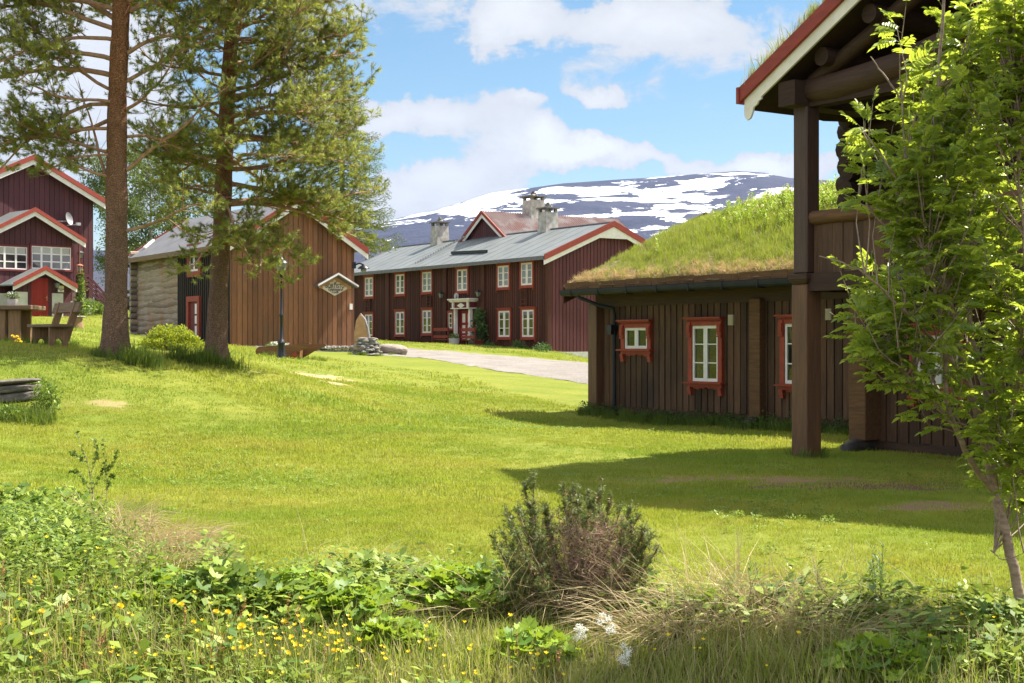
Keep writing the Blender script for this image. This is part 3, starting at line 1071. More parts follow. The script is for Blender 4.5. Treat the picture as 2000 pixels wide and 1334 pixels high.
def window(parent, T, s0, s1, z0, z1, cas=.09, cols=2, rows=3, style='hood', mc='win_red', ms='sash', mg='glass', proud=.085, bar=.022, stile=.05, name='window'):
    """casing > sash, pane. s0..z1 bounds the sash."""
    c = MB(T)
    c.box(s0 - cas, s0, 0, proud, z0, z1)
    c.box(s1, s1 + cas, 0, proud, z0, z1)
    c.box(s0 - cas, s1 + cas, 0, proud + .004, z1, z1 + cas)
    c.box(s0 - cas, s1 + cas, 0, proud + .004, z0 - cas, z0)
    if style == 'hood':
        c.box(s0 - cas - .06, s1 + cas + .06, 0, proud + .07, z1 + cas, z1 + cas + .035)
        c.box(s0 - cas - .03, s1 + cas + .03, 0, proud + .035, z1 + cas - .03, z1 + cas - .001)
        c.box(s0 - cas - .03, s1 + cas + .03, 0, proud + .05, z0 - cas - .03, z0 - cas)
        for q in (s0 - cas, s1 + cas - .05):
            c.box(q, q + .05, 0, proud + .02, z0 - cas - .13, z0 - cas - .03)
    if style == 'carved':
        zt = z1 + cas
        c.box(s0 - cas - .05, s1 + cas + .05, 0, proud + .10, zt + .02, zt + .05)
        c.box(s0 - cas - .03, s1 + cas + .03, 0, proud + .06, zt - .004, zt + .02)
        k = s0 - cas + .02
        while k < s1 + cas - .03:
            c.box(k, k + .018, proud + .004, proud + .035, zt - .035, zt - .005)
            k += .036
        c.box(s0 - cas - .06, s1 + cas + .06, 0, proud + .09, z0 - .045, z0 - .015)
        for q in (s0 - cas - .012, s1 + .008):
            c.box(q, q + cas, proud, proud + .03, zt - .30, zt - .05)
            c.box(q + .012, q + cas - .012, proud + .03, proud + .05, zt - .26, zt - .10)
            c.box(q, q + cas, proud, proud + .04, zt - .34, zt - .31)
            for j in range(3):
                c.box(q + .008, q + cas - .008, 0, proud + .03 - .012 * j, z0 - .16 - .055 * j, z0 - .11 - .055 * j)
        # scalloped apron
        n = 9
        W = (s1 - s0) / n
        for j in range(n):
            dz = .02 + .03 * abs(math.cos(math.pi * (j + .5) / n)) + .012 * (j % 2)
            c.box(s0 + j * W, s0 + (j + 1) * W, .001, .05, z0 - .10 - dz, z0 - .10)
    cw = c.build(name, M[mc], parent)
    sa = MB(T)
    d0, d1 = .028, .062
    W = (s1 - s0) / cols
    for i in range(cols):
        a, b = s0 + i * W, s0 + (i + 1) * W
        sa.box(a + .002, a + stile, d0, d1, z0, z1)
        sa.box(b - stile, b - .002, d0, d1, z0, z1)
        sa.box(a + stile, b - stile, d0, d1 - .003, z0, z0 + stile * 1.1)
        sa.box(a + stile, b - stile, d0, d1 - .003, z1 - stile, z1)
        for r in range(1, rows):
            zz = z0 + (z1 - z0) * r / rows
            sa.box(a + stile, b - stile, d0, d1 - .012, zz - bar / 2, zz + bar / 2)
    if style == 'carved':
        sa.box(s0 - .001, s1 + .001, d0, d1 + .02, z0 - .02, z0 - .001)
    sa.build('sash', M[ms], cw)
    p = MB(T)
    for i in range(cols):
        a, b = s0 + i * W, s0 + (i + 1) * W
        p.box(a + stile - .004, b - stile + .004, .026, .034, z0 + .02, z1 - .02)
    p.build('pane', M[mg], cw)
    return cw


def roof_pair(mb, x0, x1, yf, yr, yb, ze, zr, th, zb=None):
    """two sloping slabs meeting at the ridge y=yr; eaves yf (front) and yb (back)."""
    zb = ze if zb is None else zb
    for (ya, za, yc, zc) in ((yf, ze, yr, zr), (yb, zb, yr, zr)):
        mb.hexa([(x0, ya, za), (x1, ya, za), (x1, yc, zc), (x0, yc, zc)],
                [(x0, ya, za + th), (x1, ya, za + th), (x1, yc, zc + th), (x0, yc, zc + th)])


def rake(mb, x0, x1, ya, za, yb, zb, lo, hi):
    """a board along a gable edge from (ya,za) to (yb,zb), between x0 and x1, from lo to hi above the line."""
    mb.hexa([(x0, ya, za + lo), (x1, ya, za + lo), (x1, yb, zb + lo), (x0, yb, zb + lo)],
            [(x0, ya, za + hi), (x1, ya, za + hi), (x1, yb, zb + hi), (x0, yb, zb + hi)])


def swapT(x, y, z):
    return (y, x, z)


TH = -56.3
EX = Vector((math.cos(math.radians(TH)), math.sin(math.radians(TH))))
EY = Vector((-EX.y, EX.x))

# ------------------------------------------------------------------ THE LOW CABIN WITH THE SOD ROOF
cz = -.02
W_ = Frame(1.879, 30.7, cz, TH)
wing = thing('turf_roof_cabin', 'low dark board cabin with thick grassy turf roof and three small-paned windows', 'cabin', (W_.o.x, W_.o.y, W_.o.z), math.radians(TH))
WL, WD, WR = 13.2, 6.9, 3.45                   # length, depth, ridge position
EAV, PIT = 2.70 - cz, .445
rnd = random.Random(3)
mb = MB()
board_wall(mb, t_front(0), .0, 10.2, .24, lambda s: 2.5, .185, .15, .024, rnd)
mb.build('wall', M['wing_board'], wing)
mb = MB()
board_wall(mb, t_left(0), 0, WD, .2, lambda s: 2.62 + PIT * (WR - abs(s - WR)) if True else 0, .185, .15, .024, rnd)
mb.box(.2, WL, WD - .1, WD, .2, 2.6)
mb.build('gable_wall', M['wing_board'], wing)
mb = MB()
mb.box(-.06, 10.2, -.02, .22, .02, .235)
mb.box(-.05, 10.2, -.06, .2, 2.36, 2.72)
mb.build('sill_beam', M['beam'], wing)
# corner post, log pier standing proud of the wall, and their blackened stone feet
xa = W_.hit(1464, y=-.16)[0]; xb = W_.hit(1485, y=-.16)[0]
for (p0, p1, y0) in ((-.14, .16, -.20), (xa, xb, -.18)):
    mb = MB(); mb.box(p0, p1, y0, -.03, .2, 2.42)
    mb.build('corner_post', M['rail'] if p0 > 1 else M['post'], wing, bevel=.012)
for q in (0.0, (xa + xb) / 2 - .04):
    mb = MB()
    mb.tube([(q, -.30, -.04), (q, -.30, .10), (q, -.15, .15), (q, .1, .15)], [.09, .10, .09, .08], 8)
    mb.build('foot_stone', M['horn_stone'], wing, smooth=True, angle=50)


def wing_win(u0, u1, v0, v1, rows, mg='glass'):
    a, _, zt = W_.hit(u0, v0, y=-.05)
    b, _, zb = W_.hit(u1, v1, y=-.05)
    zc = (W_.hit((u0 + u1) / 2, v0, y=-.05)[2], W_.hit((u0 + u1) / 2, v1, y=-.05)[2])
    return window(wing, t_front(0), a, b, zc[1], zc[0], cas=.115, cols=2, rows=rows, style='carved', mg=mg, stile=.055)


wing_win(1221.5, 1266, 640, 681, 1)
wing_win(1353.5, 1404, 636, 745, 3)
wing_win(1534, 1588, 632, 750, 3)
# roof deck, rafters' ends, verge board, logs holding the turf
EX0, YF = -.42, -.56
ztop = lambda y: EAV + .03 + PIT * ((y - YF) if y <= WR else (2 * WR - YF - y))
mb = MB()
roof_pair(mb, EX0, WL, YF, WR, 2 * WR - YF, EAV - .05, EAV - .05 + PIT * (WR - YF), .07)
mb.build('roof_deck', M['beam'], wing)
mb = MB()
mb.T = t_front(0)
for i in range(34):
    x = EX0 + .02 + i * .42
    if x > WL: break
    mb.box(x, x + .405, -YF + .005, -YF + .06, EAV + .02, EAV + .16 + rnd.uniform(-.01, .015))
mb.build('turf_log', M['rail'], wing)
mb = MB()
for (ya, yb) in ((YF - .06, WR), (2 * WR - YF + .06, WR)):
    rake(mb, EX0 - .07, EX0 - .02, ya, EAV - .02, yb, EAV - .02 + PIT * (WR - YF + .06), -.26, .12)
mb.build('verge_board', M['farm_board'], wing)
mb = MB()
gy, gzz = YF - .12, EAV - .03
prof = [(-.08, .035)] + [(math.cos(t) * .08, math.sin(t) * .085 - .01) for t in np.linspace(math.pi, 2 * math.pi, 7)] + [(.08, .035)]
vs, fs = [], []
for x in (EX0 + .02, WL):
    for (py, pz) in prof + [(q[0] * .85, q[1] * .8) for q in prof[::-1]]:
        vs.append((x, gy + py, gzz + pz))
n_ = len(prof) * 2
fs = [(i, (i + 1) % n_, n_ + (i + 1) % n_, n_ + i) for i in range(n_)] + [tuple(range(n_)), tuple(range(2 * n_ - 1, n_ - 1, -1))]
mb.add(vs, fs)
for i in range(13):
    x = EX0 + .4 + i * .95
    mb.box(x, x + .025, gy - .082, gy + .1, gzz - .108, gzz - .09)
    mb.box(x, x + .025, gy - .09, gy - .079, gzz - .1, gzz + .035)
mb.build('gutter', M['gutter'], wing)
dx = W_.hit(1191, y=-.2)[0]
mb = MB()
mb.tube([(EX0 + .55, gy, gzz - .04), (EX0 + .58, gy + .02, gzz - .13), (dx - .22, -.32, gzz - .30), (dx, -.12, gzz - .36), (dx + .01, -.09, gzz - .5), (dx + .01, -.09, .2)], .04, 10)
mb.build('downpipe', M['gutter'], wing, smooth=True, angle=50)
for (u, v) in ((1430, 625), (1621, 614)):
    x, _, z = W_.hit(u, v, y=0)
    mb = MB(t_front(0))
    mb.box(x - .07, x + .07, 0, .045, z - .1, z + .1)
    for j in range(6):
        mb.box(x - .055, x + .055, .045, .056, z - .085 + j * .03, z - .068 + j * .03)
    mb.build('air_vent', M['vent'], wing)
x, _, z = W_.hit(1197, 645, y=-.1)
mb = MB(t_front(0))
mb.prism([(x - .09, z - .02), (x + .09, z - .02), (x + .09, z + .1), (x - .02, z + .12), (x - .09, z + .02)], .02, .22)
mb.box(x - .06, x + .06, .03, .2, z - .09, z - .02)
mb.build('wall_lamp', M['iron'], wing)

# the turf itself, lumpy, with grass growing from it
tx, ty = np.linspace(EX0 - .02, WL, 120), np.linspace(YF + .0, 2 * WR - YF, 70)
TX, TY = np.meshgrid(tx, ty)
base = EAV + .03 + PIT * np.where(TY <= WR, TY - YF, 2 * WR - YF - TY)
edge = np.minimum(np.minimum(TX - (EX0 - .02), 9), np.minimum(TY - YF, 2 * WR - YF - TY))
hump = .13 * (1 - np.exp(-edge / .12)) + .04 + vnoise(TX * 1.5, TY * 1.5, 11) * .05 * np.clip(edge * 3, .3, 1)
rr = np.exp(-((TY - WR) / .9) ** 2) * -.16
TZ = base + hump + rr
TYo = TY - np.where(TY <= YF + .02, .06 + .03 * vnoise(TX * 6, TY, 5), 0)
ii = (np.arange(69)[:, None] * 120 + np.arange(119)[None]).ravel()
tv = np.stack([TX.ravel(), TYo.ravel(), TZ.ravel()], -1)
skirt_t = [(x, YF + .0 - .01, EAV + .13) for x in tx]
off = len(tv)
tv2 = np.vstack([tv, skirt_t, [(EX0 - .02, y, EAV + .02 + PIT * ((y - YF) if y <= WR else (2 * WR - YF - y))) for y in ty]])
sk = np.stack([np.arange(119), np.arange(1, 120), off + np.arange(1, 120), off + np.arange(119)], -1)
sl = np.stack([np.arange(69) * 120, (np.arange(69) + 1) * 120, off + 120 + np.arange(1, 70), off + 120 + np.arange(69)], -1)
M['turf'] = plain('turf_roots_and_soil', (.20, .15, .075), (.07, .055, .03), 7, .95, bs=1.0, lo=.3, hi=.7)
turf = np_mesh('turf', tv2, np.vstack([np.stack([ii, ii + 1, ii + 121, ii + 120], -1), sk, sl]), M['turf'], wing, smooth=True)
turf['kind'] = 'stuff'
from_g = np.random.default_rng(21)


def turf_z(x, y):
    i = np.clip(((x - tx[0]) / (tx[-1] - tx[0]) * 119), 0, 118.99)
    j = np.clip(((y - ty[0]) / (ty[-1] - ty[0]) * 69), 0, 68.99)
    return TZ[j.astype(int), i.astype(int)]


M['sod_green'] = grass_mat('sod_grass', (.24, .31, .045), (.36, .40, .07), (.30, .38, .04), .5, .4)
M['sod_dry'] = leafy('sod_dry_grass', (.64, .49, .24), (.52, .36, .17), .3, rough=.7)
M['herb'] = leafy('sod_herb_leaves', (.22, .34, .03), (.38, .46, .045), .45)
M['herb_red'] = leafy('sod_herb_tops', (.36, .24, .16), (.30, .26, .07), .4)


def blade_variants(k, rng, *a, mi=None, **kw):
    out = []
    for _ in range(k):
        V, a4, a3 = blades(*a, rng=rng, **kw)
        n = len(a4)
        if mi is not None:
            m = np.where(rng.random(n) < mi, 1, 0)
            out.append((V, a4, a3, (m, m)))
        else:
            out.append((V, a4, a3, None))
    return out


N1 = 9500
px = from_g.uniform(EX0 + .03, 11.5, N1); py = YF + .02 + (WR + .5 - YF) * from_g.random(N1) ** 1.0
pz = turf_z(px, py)
s_ = np.clip(.55 + (py - YF) * .35 + vnoise(px * 1.2, py * 1.2, 8) * .2, .7, 1.4) * np.clip(.45 + (px - EX0) * .35, .45, 1)
scatter('turf_grass', blade_variants(5, from_g, 26, .09, .08, .22, .006, .4, mi=.07), np.stack([px, py, pz], -1), [M['sod_green'], M['sod_dry']], from_g, parent=wing, tilt=.2, scl=s_)
# dead straw hanging over the eave
N2 = 1050
px = from_g.uniform(EX0, 11.5, N2); py = YF + .05 + np.abs(from_g.normal(0, .20, N2))
k = from_g.random(N2) < np.clip(.75 + .5 * vnoise(px * 1.3, py * 0, 4), .25, 1)
px, py = px[k], py[k]
pz = turf_z(px, py) - .01
rt = np.stack([from_g.normal(.75, .4, len(px)), from_g.normal(0, .4, len(px)), from_g.normal(0, .5, len(px))], -1)
rt[:, 0] = np.where(py < YF + .12, np.abs(rt[:, 0]) * .8 + .2, rt[:, 0] * .8)
scatter('turf_straw', blade_variants(4, from_g, 22, .06, .07, .17, .006, .5), np.stack([px, py, pz], -1), [M['sod_dry']], from_g, parent=wing, rots=rt)


def herb(rng, h, nl, ll, lw, mt=1, ntop=4):
    """a leafy upright stalk: leaves up a stem."""
    V, F = [], []
    mi = []
    a0 = rng.random() * 6
    lean = rng.normal(0, .12, 2)
    for i in range(nl):
        t = (i + 1) / nl
        z = h * t
        c = np.array([lean[0] * z * t, lean[1] * z * t, z])
        a = a0 + i * 2.4
        d = np.array([math.cos(a), math.sin(a), .45 + .5 * t])
        d /= np.linalg.norm(d)
        s = np.array([-math.sin(a), math.cos(a), 0])
        L = ll * (1 - .5 * t) * rng.uniform(.8, 1.2)
        w = lw * (1 - .4 * t)
        k = len(V)
        V += [c, c + d * L * .5 + s * w, c + d * L + np.array([0, 0, -.12 * L]), c + d * L * .5 - s * w]
        F.append((k, k + 1, k + 2, k + 3)); mi.append(mt if i >= nl - ntop else 0)
    k = len(V)
    V += [np.array([-.003, 0, -.02]), np.array([.003, 0, -.02]), np.array([lean[0] * h + .002, lean[1] * h, h]), np.array([lean[0] * h - .002, lean[1] * h, h])]
    F.append((k, k + 1, k + 2, k + 3)); mi.append(0)
    V = np.array(V)
    F = np.array(F)
    return V, F, np.zeros((0, 3), int), (np.array(mi), np.zeros(0, int))


N3 = 9000
px = from_g.uniform(1.2, 11.5, N3); py = WR - np.abs(from_g.normal(0, 1.15, N3)) + .35
k = (py > YF + 1.2) & (from_g.random(N3) < np.clip((px - .8) / 3, 0, 1)) & (vnoise(px * 1.1, py * 1.3, 9) + (py - 1.6) * .5 > -.1)
px, py = px[k], py[k]
hv = [herb(from_g, from_g.uniform(.28, .44), 22, .12, .028, 1, 3 if i % 3 == 0 else 0) for i in range(8)]
scatter('turf_herb', hv, np.stack([px, py, turf_z(px, py)], -1), [M['herb'], M['herb_red']], from_g, parent=wing, tilt=.14, scale=(.6, 1.1))

# ------------------------------------------------------------------ THE TALL LOG HOUSE WITH BALCONY
T_ = Frame(3.87, 18.7, -.03, TH)
tall = thing('log_house', 'tall dark log house with red and white gable boards and a balcony on thick posts', 'house', (T_.o.x, T_.o.y, T_.o.z), math.radians(TH))
ZE = 5.03                                  # top of the barge board at the eave corner
XE, XR = -.8, 3.35                         # eave and ridge across the gable
TP = .545
ZR = ZE + TP * (XR - XE)
XE2 = 2 * XR - XE
GB = -.42                                  # plane of the barge boards
ROWB = 2.0
# roof
mb = MB(swapT)
roof_pair(mb, GB + .05, 9.5, XE + .05, XR, XE2 - .05, ZE - .30, ZR - .30, .10)
mb.build('roof', M['log_dark'], tall)
mb = MB(swapT)
for (xa_, xb_) in ((XE, XR), (XE2, XR)):
    rake(mb, GB - .03, GB + .02, xa_, ZE, xb_, ZR, -.20, .0)
mb.box(GB - .05, 9.5, XE - .04, XE + .01, ZE - .22, ZE - .0)
mb.build('barge_board', M['red_trim'], tall, label='red barge board')
mb = MB(swapT)
for (xa_, xb_) in ((XE, XR), (XE2, XR)):
    sg = 1 if xb_ > xa_ else -1
    rake(mb, GB + .022, GB + .055, xa_ + sg * .07, ZE + TP * .07, xb_, ZR, -.37, -.19)
mb.T = lambda x, y, z: (x, y, z)
xx0 = XE + .05
mb.prism([(xx0 + .0, ZE - .17), (xx0 - .01, ZE - .30), (xx0 + .0, ZE - .40), (xx0 + .05, ZE - .45), (xx0 + .11, ZE - .43), (xx0 + .15, ZE - .36), (xx0 + .17, ZE - .29), (xx0 + .24, ZE - .26), (xx0 + .26, ZE - .22), (xx0 + .32, ZE - .2), (xx0 + .3, ZE - .05)], GB + .024, GB + .052)
mb.build('barge_board', M['cream'], tall, label='white scroll-ended barge board')
# sod on top
N4 = 1500
px = from_g.uniform(XE + .02, XR, N4); py = GB + .05 + from_g.random(N4) ** 1.6 * 2.5
pz = ZE + TP * (px - XE) - .03
mbs = MB(swapT)
roof_pair(mbs, GB + .03, 9.5, XE + .05, XR, XE2 - .05, ZE - .195, ZR - .195, .16)
o = mbs.build('turf', M['turf'], tall); o['kind'] = 'stuff'
scatter('turf_grass', blade_variants(4, from_g, 16, .08, .10, .27, .005, .35, mi=.35), np.stack([px, py, pz], -1), [M['sod_green'], M['sod_dry']], from_g, parent=tall, tilt=.2)
# purlins (ends showing), plates, brace
def purlin(u, v, r, yfront=-.3):
    x, _, z = T_.hit(u, v, y=yfront)
    m = MB(); m.tube([(x, yfront, z), (x, 9.4, z)], r, 14)
    m.build('purlin', M['log_dark'], tall, smooth=True, angle=40)
    return x, z
purlin(1604, 110, .12, -.22)
purlin(1697, 26, .12, -.22)
mb = MB()
zpl = T_.hit(1575, 187, y=0)[2]
mb.box(-.17, .13, -.34, 9.4, zpl - .16, zpl + .16)
mb.build('purlin', M['log_dark'], tall)
mb = MB()
pts = [T_.hit(u, v, y=0) for u, v in ((1578, 180), (1640, 168), (1700, 150), (1760, 128), (1830, 95), (1930, 40), (2040, -40))]
mb.tube(pts, [.17, .19, .19, .18, .17, .15, .14], 12)
mb.tube([T_.hit(u, v, y=0.02) for u, v in ((1590, 160), (1650, 110), (1710, 60), (1800, -20))], .11, 10)
mb.build('gable_brace', M['beam'], tall, smooth=True, angle=40)
mb = MB()
mb.beam((0, .02, zpl - .06), (2 * XR, .02, zpl - .06), .2, .22)
mb.build('tie_beam', M['log_dark'], tall)
# posts: square lower post, flared collar, upper post
def post(x, y, zt, lower='post'):
    m = MB(); m.box(x - .14, x + .14, y - .14, y + .14, -.05, 2.36)
    m.build('post', M[lower], tall, bevel=.014)
    m = MB()
    m.hexa([(x - .13, y - .13, 2.36), (x + .13, y - .13, 2.36), (x + .13, y + .13, 2.36), (x - .13, y + .13, 2.36)], [(x - .17, y - .17, 2.42), (x + .17, y - .17, 2.42), (x + .17, y + .17, 2.42), (x - .17, y + .17, 2.42)])
    m.box(x - .17, x + .17, y - .17, y + .17, 2.42, 2.50)
    m.build('collar', M['beam'], tall, bevel=.01)
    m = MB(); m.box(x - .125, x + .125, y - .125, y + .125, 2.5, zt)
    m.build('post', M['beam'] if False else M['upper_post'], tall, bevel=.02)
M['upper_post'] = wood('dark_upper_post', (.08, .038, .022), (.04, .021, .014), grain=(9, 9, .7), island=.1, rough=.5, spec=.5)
post(0, 0, zpl - .1)
post(2 * XR, 0, zpl - .1)
# balcony
Z_R = T_.hit(1600, 425, y=0)[2]
mb = MB()
mb.tube([(.12, 0, Z_R), (2 * XR - .1, 0, Z_R + .0)], [.095, .095], 10)
mb.build('handrail', M['rail'], tall, smooth=True, angle=60)
mb = MB()
x = .14
while x < 2 * XR - .2:
    mb.box(x, x + .168, -.02 + (.014 if int(x * 9) % 2 else 0), .02, 2.50, Z_R - .06)
    x += .172
mb.build('balcony_panel', M['wing_board'], tall)
mb = MB()
mb.box(.14, 2 * XR - .14, -.10, .10, 2.27, 2.50)
mb.box(-.1, .1, .14, ROWB - .1, 2.27, 2.50)
mb.box(.1, 2 * XR, .10, ROWB, 2.42, 2.47)
for i in range(5):
    mb.box(.8 + i * 1.3, .95 + i * 1.3, .1, ROWB, 2.26, 2.42)
mb.build('balcony_floor', M['log_dark'], tall)
# walls behind the balcony
xl = T_.hit(1690, y=ROWB)[0]
mb = MB()
board_wall(mb, t_front(ROWB), xl, 7.2, .2, lambda s: 2.3, .2, .165, .024, rnd)
mb.build('wall', M['wing_board'], tall, label='upright board wall of the lower storey')
mb = MB(); mb.box(xl, 7.2, ROWB - .06, ROWB + .1, .0, .2); mb.build('sill_beam', M['beam'], tall)
mb = MB()
nl = 10
for i in range(nl):
    z = 2.5 + .13 + i * .255
    e = -.42 - .03 * (i % 2)
    xe_ = min(7.2, 7.2)
    if i < 9:
        mb.tube([(xl + e, ROWB, z), (7.2, ROWB, z)], .14, 10)
    mb.tube([(xl, ROWB - .42 + .03 * (i % 2), z + .125), (xl, 8.5, z + .125)], .14, 10)
o = mb.build('log_wall', M['log_dark'], tall, smooth=True, angle=50)
mb = MB()
board_wall(mb, t_left(xl), ROWB, 8.5, .1, lambda s: 2.5, .2, .165, .024, rnd)
mb.T = None
mb.prism([(xl, 4.9), (XR, ZR - .35), (7.2, 4.9)], ROWB, ROWB + .1)
mb.build('wall', M['wing_board'], tall, label='side wall')
# pier at the wall corner with its stone foot
xp0 = T_.hit(1657, y=ROWB - .35)[0]; xp1 = T_.hit(1690, y=ROWB - .35)[0]
mb = MB(); mb.box(xp0, xp1, ROWB - .35, ROWB - .02, .22, 2.27)
mb.build('pier', M['rail'], tall, bevel=.012)
mb = MB()
xm_ = (xp0 + xp1) / 2
mb.tube([(xm_, ROWB - .55, -.02), (xm_, ROWB - .54, .10), (xm_, ROWB - .4, .14), (xm_, ROWB, .14)], [.10, .11, .11, .1], 8)
mb.build('foot_stone', M['horn_stone'], tall, smooth=True, angle=50)


def tall_win(u0, u1, v0, v1, rows, cols=2, style='carved'):
    a = T_.hit(u0, y=ROWB)[0]; b = T_.hit(u1, y=ROWB)[0]
    um = (u0 + u1) / 2
    return window(tall, t_front(ROWB + (-.12 if v1 < 500 else 0)), a, b, T_.hit(um, v1, y=ROWB)[2], T_.hit(um, v0, y=ROWB)[2], cas=.115, cols=cols, rows=rows, style=style, stile=.055, ms='sash', mc='win_red' if v0 > 500 else 'red_trim')


tall_win(1796, 1881, 655, 757, 3)
tall_win(1793, 1875, 285, 362, 2, style='hood')
x, y, z = T_.hit(1640, 232, y=1.6)
mb = MB(); mb.tube([(x - .05, y - .6, z + .12), (x - .05, y - .5, z), (x - .02, y - .3, z - .03), (x + .2, y + .2, z - .03)], .03, 8)
mb.build('downpipe', M['gutter'], tall, smooth=True)

# ------------------------------------------------------------------ THE FARMHOUSE
FL, FW, FRY = 23.6, 8.2, 4.1
near = Vector((1.89, 75.0))
fo = near - EX * FL
F_ = Frame(fo.x, fo.y, 1.22, TH)
farm = thing('farmhouse', 'long two-storey red-brown farmhouse with grey sheet roof, white windows and red front door', 'farmhouse', (F_.o.x, F_.o.y, F_.o.z), math.radians(TH))
fz = lambda z: z - 1.22
SAG = lambda x: .0
Z_EAVE, Z_RIDGE = fz(6.14), fz(8.06)
fp = (Z_RIDGE - Z_EAVE) / (FRY + .45)
mb = MB()
board_wall(mb, t_front(0), 0, FL, .10, lambda s: Z_EAVE + .1, .22, .15, .03, rnd)
mb.build('wall', M['farm_board'], farm)
mb = MB()
board_wall(mb, t_gable(FL), 0, FW, -.35 + .28, lambda s: Z_EAVE + .12 + fp * (FRY - abs(s - FRY)), .23, .19, .035, rnd)
mb.build('gable_wall', M['farm_gable'], farm)
mb = MB()
board_wall(mb, t_left(0), 0, FW, -.1, lambda s: Z_EAVE + .12 + fp * (FRY - abs(s - FRY)), .5, .4, .03, rnd)
mb.box(0, FL, FW - .1, FW, 0, Z_EAVE)
mb.build('rear_wall', M['farm_board'], farm)
mb = MB()
mb.box(FL - 4.6, FL + .03, -.03, .25, -.6, .09)
mb.box(FL - .3, FL + .04, .25, FW, -1.2, -.08)
mb.build('foundation', M['plaster'], farm)
mb = MB()
for (u, w) in ((757, .4), (868, .42), (943, .34)):
    x = F_.hit(u, y=-.1)[0]
    mb.box(x - w / 2, x + w / 2, -.13, -.001, .05, Z_EAVE)
mb.box(FL - .16, FL + .07, -.06, .16, .05, Z_EAVE + .1)
mb.box(-.07, .16, -.06, .16, 0, Z_EAVE + .1)
mb.build('pilaster', M['farm_board'], farm)
# roof: sheet with faint standing seams, overhang .45
mb = MB()
roof_pair(mb, -.45, FL + .4, -.45, FRY, FW + .45, Z_EAVE - .02, Z_RIDGE, .07)
for i in range(22):
    x = -.2 + i * 1.13
    mb.hexa([(x, -.45, Z_EAVE + .05), (x + .02, -.45, Z_EAVE + .05), (x + .02, FRY, Z_RIDGE + .07), (x, FRY, Z_RIDGE + .07)],
            [(x, -.45, Z_EAVE + .062), (x + .02, -.45, Z_EAVE + .062), (x + .02, FRY, Z_RIDGE + .082), (x, FRY, Z_RIDGE + .082)])
mb.build('roof', M['slate_metal'], farm)
mb = MB()
mb.box(-.4, FL + .3, -.50, -.44, Z_EAVE - .16, Z_EAVE + .03)
mb.tube([(-.45, FRY, Z_RIDGE + .1), (FL + .4, FRY, Z_RIDGE + .1)], .05, 6)
mb.build('eave_board', M['lead'], farm)
mb = MB()
for s_x in (FL + .37,):
    for (ya, yb) in ((-.5, FRY), (FW + .5, FRY)):
        rake(mb, s_x, s_x + .06, ya, Z_EAVE - .04, yb, Z_RIDGE + .0, -.16, .16)
mb.build('barge_board', M['red_trim'], farm, label='red barge board')
mb = MB()
for (ya, yb) in ((-.5, FRY), (FW + .5, FRY)):
    rake(mb, FL + .33, FL + .365, ya, Z_EAVE - .04, yb, Z_RIDGE, -.40, -.12)
mb.prism([(0, 0), (0, 0), (0, 0)], 0, 0) if False else None
mb.hexa([(FL + .33, FRY - 1.0, Z_RIDGE - .80), (FL + .36, FRY - 1.0, Z_RIDGE - .80), (FL + .36, FRY + 1.0, Z_RIDGE - .80), (FL + .33, FRY + 1.0, Z_RIDGE - .80)],
        [(FL + .33, FRY - .05, Z_RIDGE - .3), (FL + .36, FRY - .05, Z_RIDGE - .3), (FL + .36, FRY + .05, Z_RIDGE - .3), (FL + .33, FRY + .05, Z_RIDGE - .3)])
mb.build('barge_board', M['white'], farm, label='white barge board')
# row of snow hooks running up the roof, and the roof hatch bar
def roofpt(u, v):
    # point on the front slope seen at (u, v)
    best = None
    for k in range(240):
        y = -.45 + k * (FRY + .45) / 239
        x, _, z = F_.hit(u, v, y=y)
        e = abs(z - (Z_EAVE + .06 + fp * (y + .45)))
        if best is None or e < best[0]: best = (e, x, y, z)
    return Vector(best[1:])
mb = MB()
a, b = roofpt(812, 515), roofpt(915, 459)
for i in range(22):
    p = a.lerp(b, i / 21)
    mb.box(p.x - .05, p.x + .05, p.y - .04, p.y + .04, p.z - .02, p.z + .10)
mb.beam(a, b, .05, .04)
mb.build('snow_hook_row', M['steel'], farm)
mb = MB()
a, b = roofpt(882, 497), roofpt(951, 494)
mb.beam(a + Vector((0, 0, .1)), b + Vector((0, 0, .1)), .10, .16)
mb.build('snow_guard', M['iron'], farm)

CH = {}
def chimney(parent, F, x, y, z0, w, z1, lab=None):
    m = MB()
    m.hexa([(x - w / 2 - .05, y - w / 2 - .05, z0), (x + w / 2 + .05, y - w / 2 - .05, z0), (x + w / 2 + .05, y + w / 2 + .05, z0), (x - w / 2 - .05, y + w / 2 + .05, z0)],
           [(x - w / 2, y - w / 2, z1), (x + w / 2, y - w / 2, z1), (x + w / 2, y + w / 2, z1), (x - w / 2, y + w / 2, z1)])
    c = m.build('chimney', M['chimney'], parent, label=lab)
    m = MB()
    r = random.Random(int(x * 10))
    for (sx, sy) in ((-1, -1), (1, -1), (1, 1), (-1, 1)):
        m.box(x + sx * w * .4 - .08, x + sx * w * .4 + .08, y + sy * w * .4 - .08, y + sy * w * .4 + .08, z1, z1 + .20)
    m.box(x - w * .62, x + w * .62, y - w * .62, y + w * .62, z1 + .20, z1 + .27)
    m.rock((x, y, z1 + .33), (w * .28, w * .28, .08), r, 1)
    m.rock((x, y, z1 + .45), (w * .19, w * .19, .07), r, 1)
    m.rock((x, y, z1 + .55), (w * .11, w * .11, .06), r, 1)
    m.build('chimney_cap', M['stone'], c)


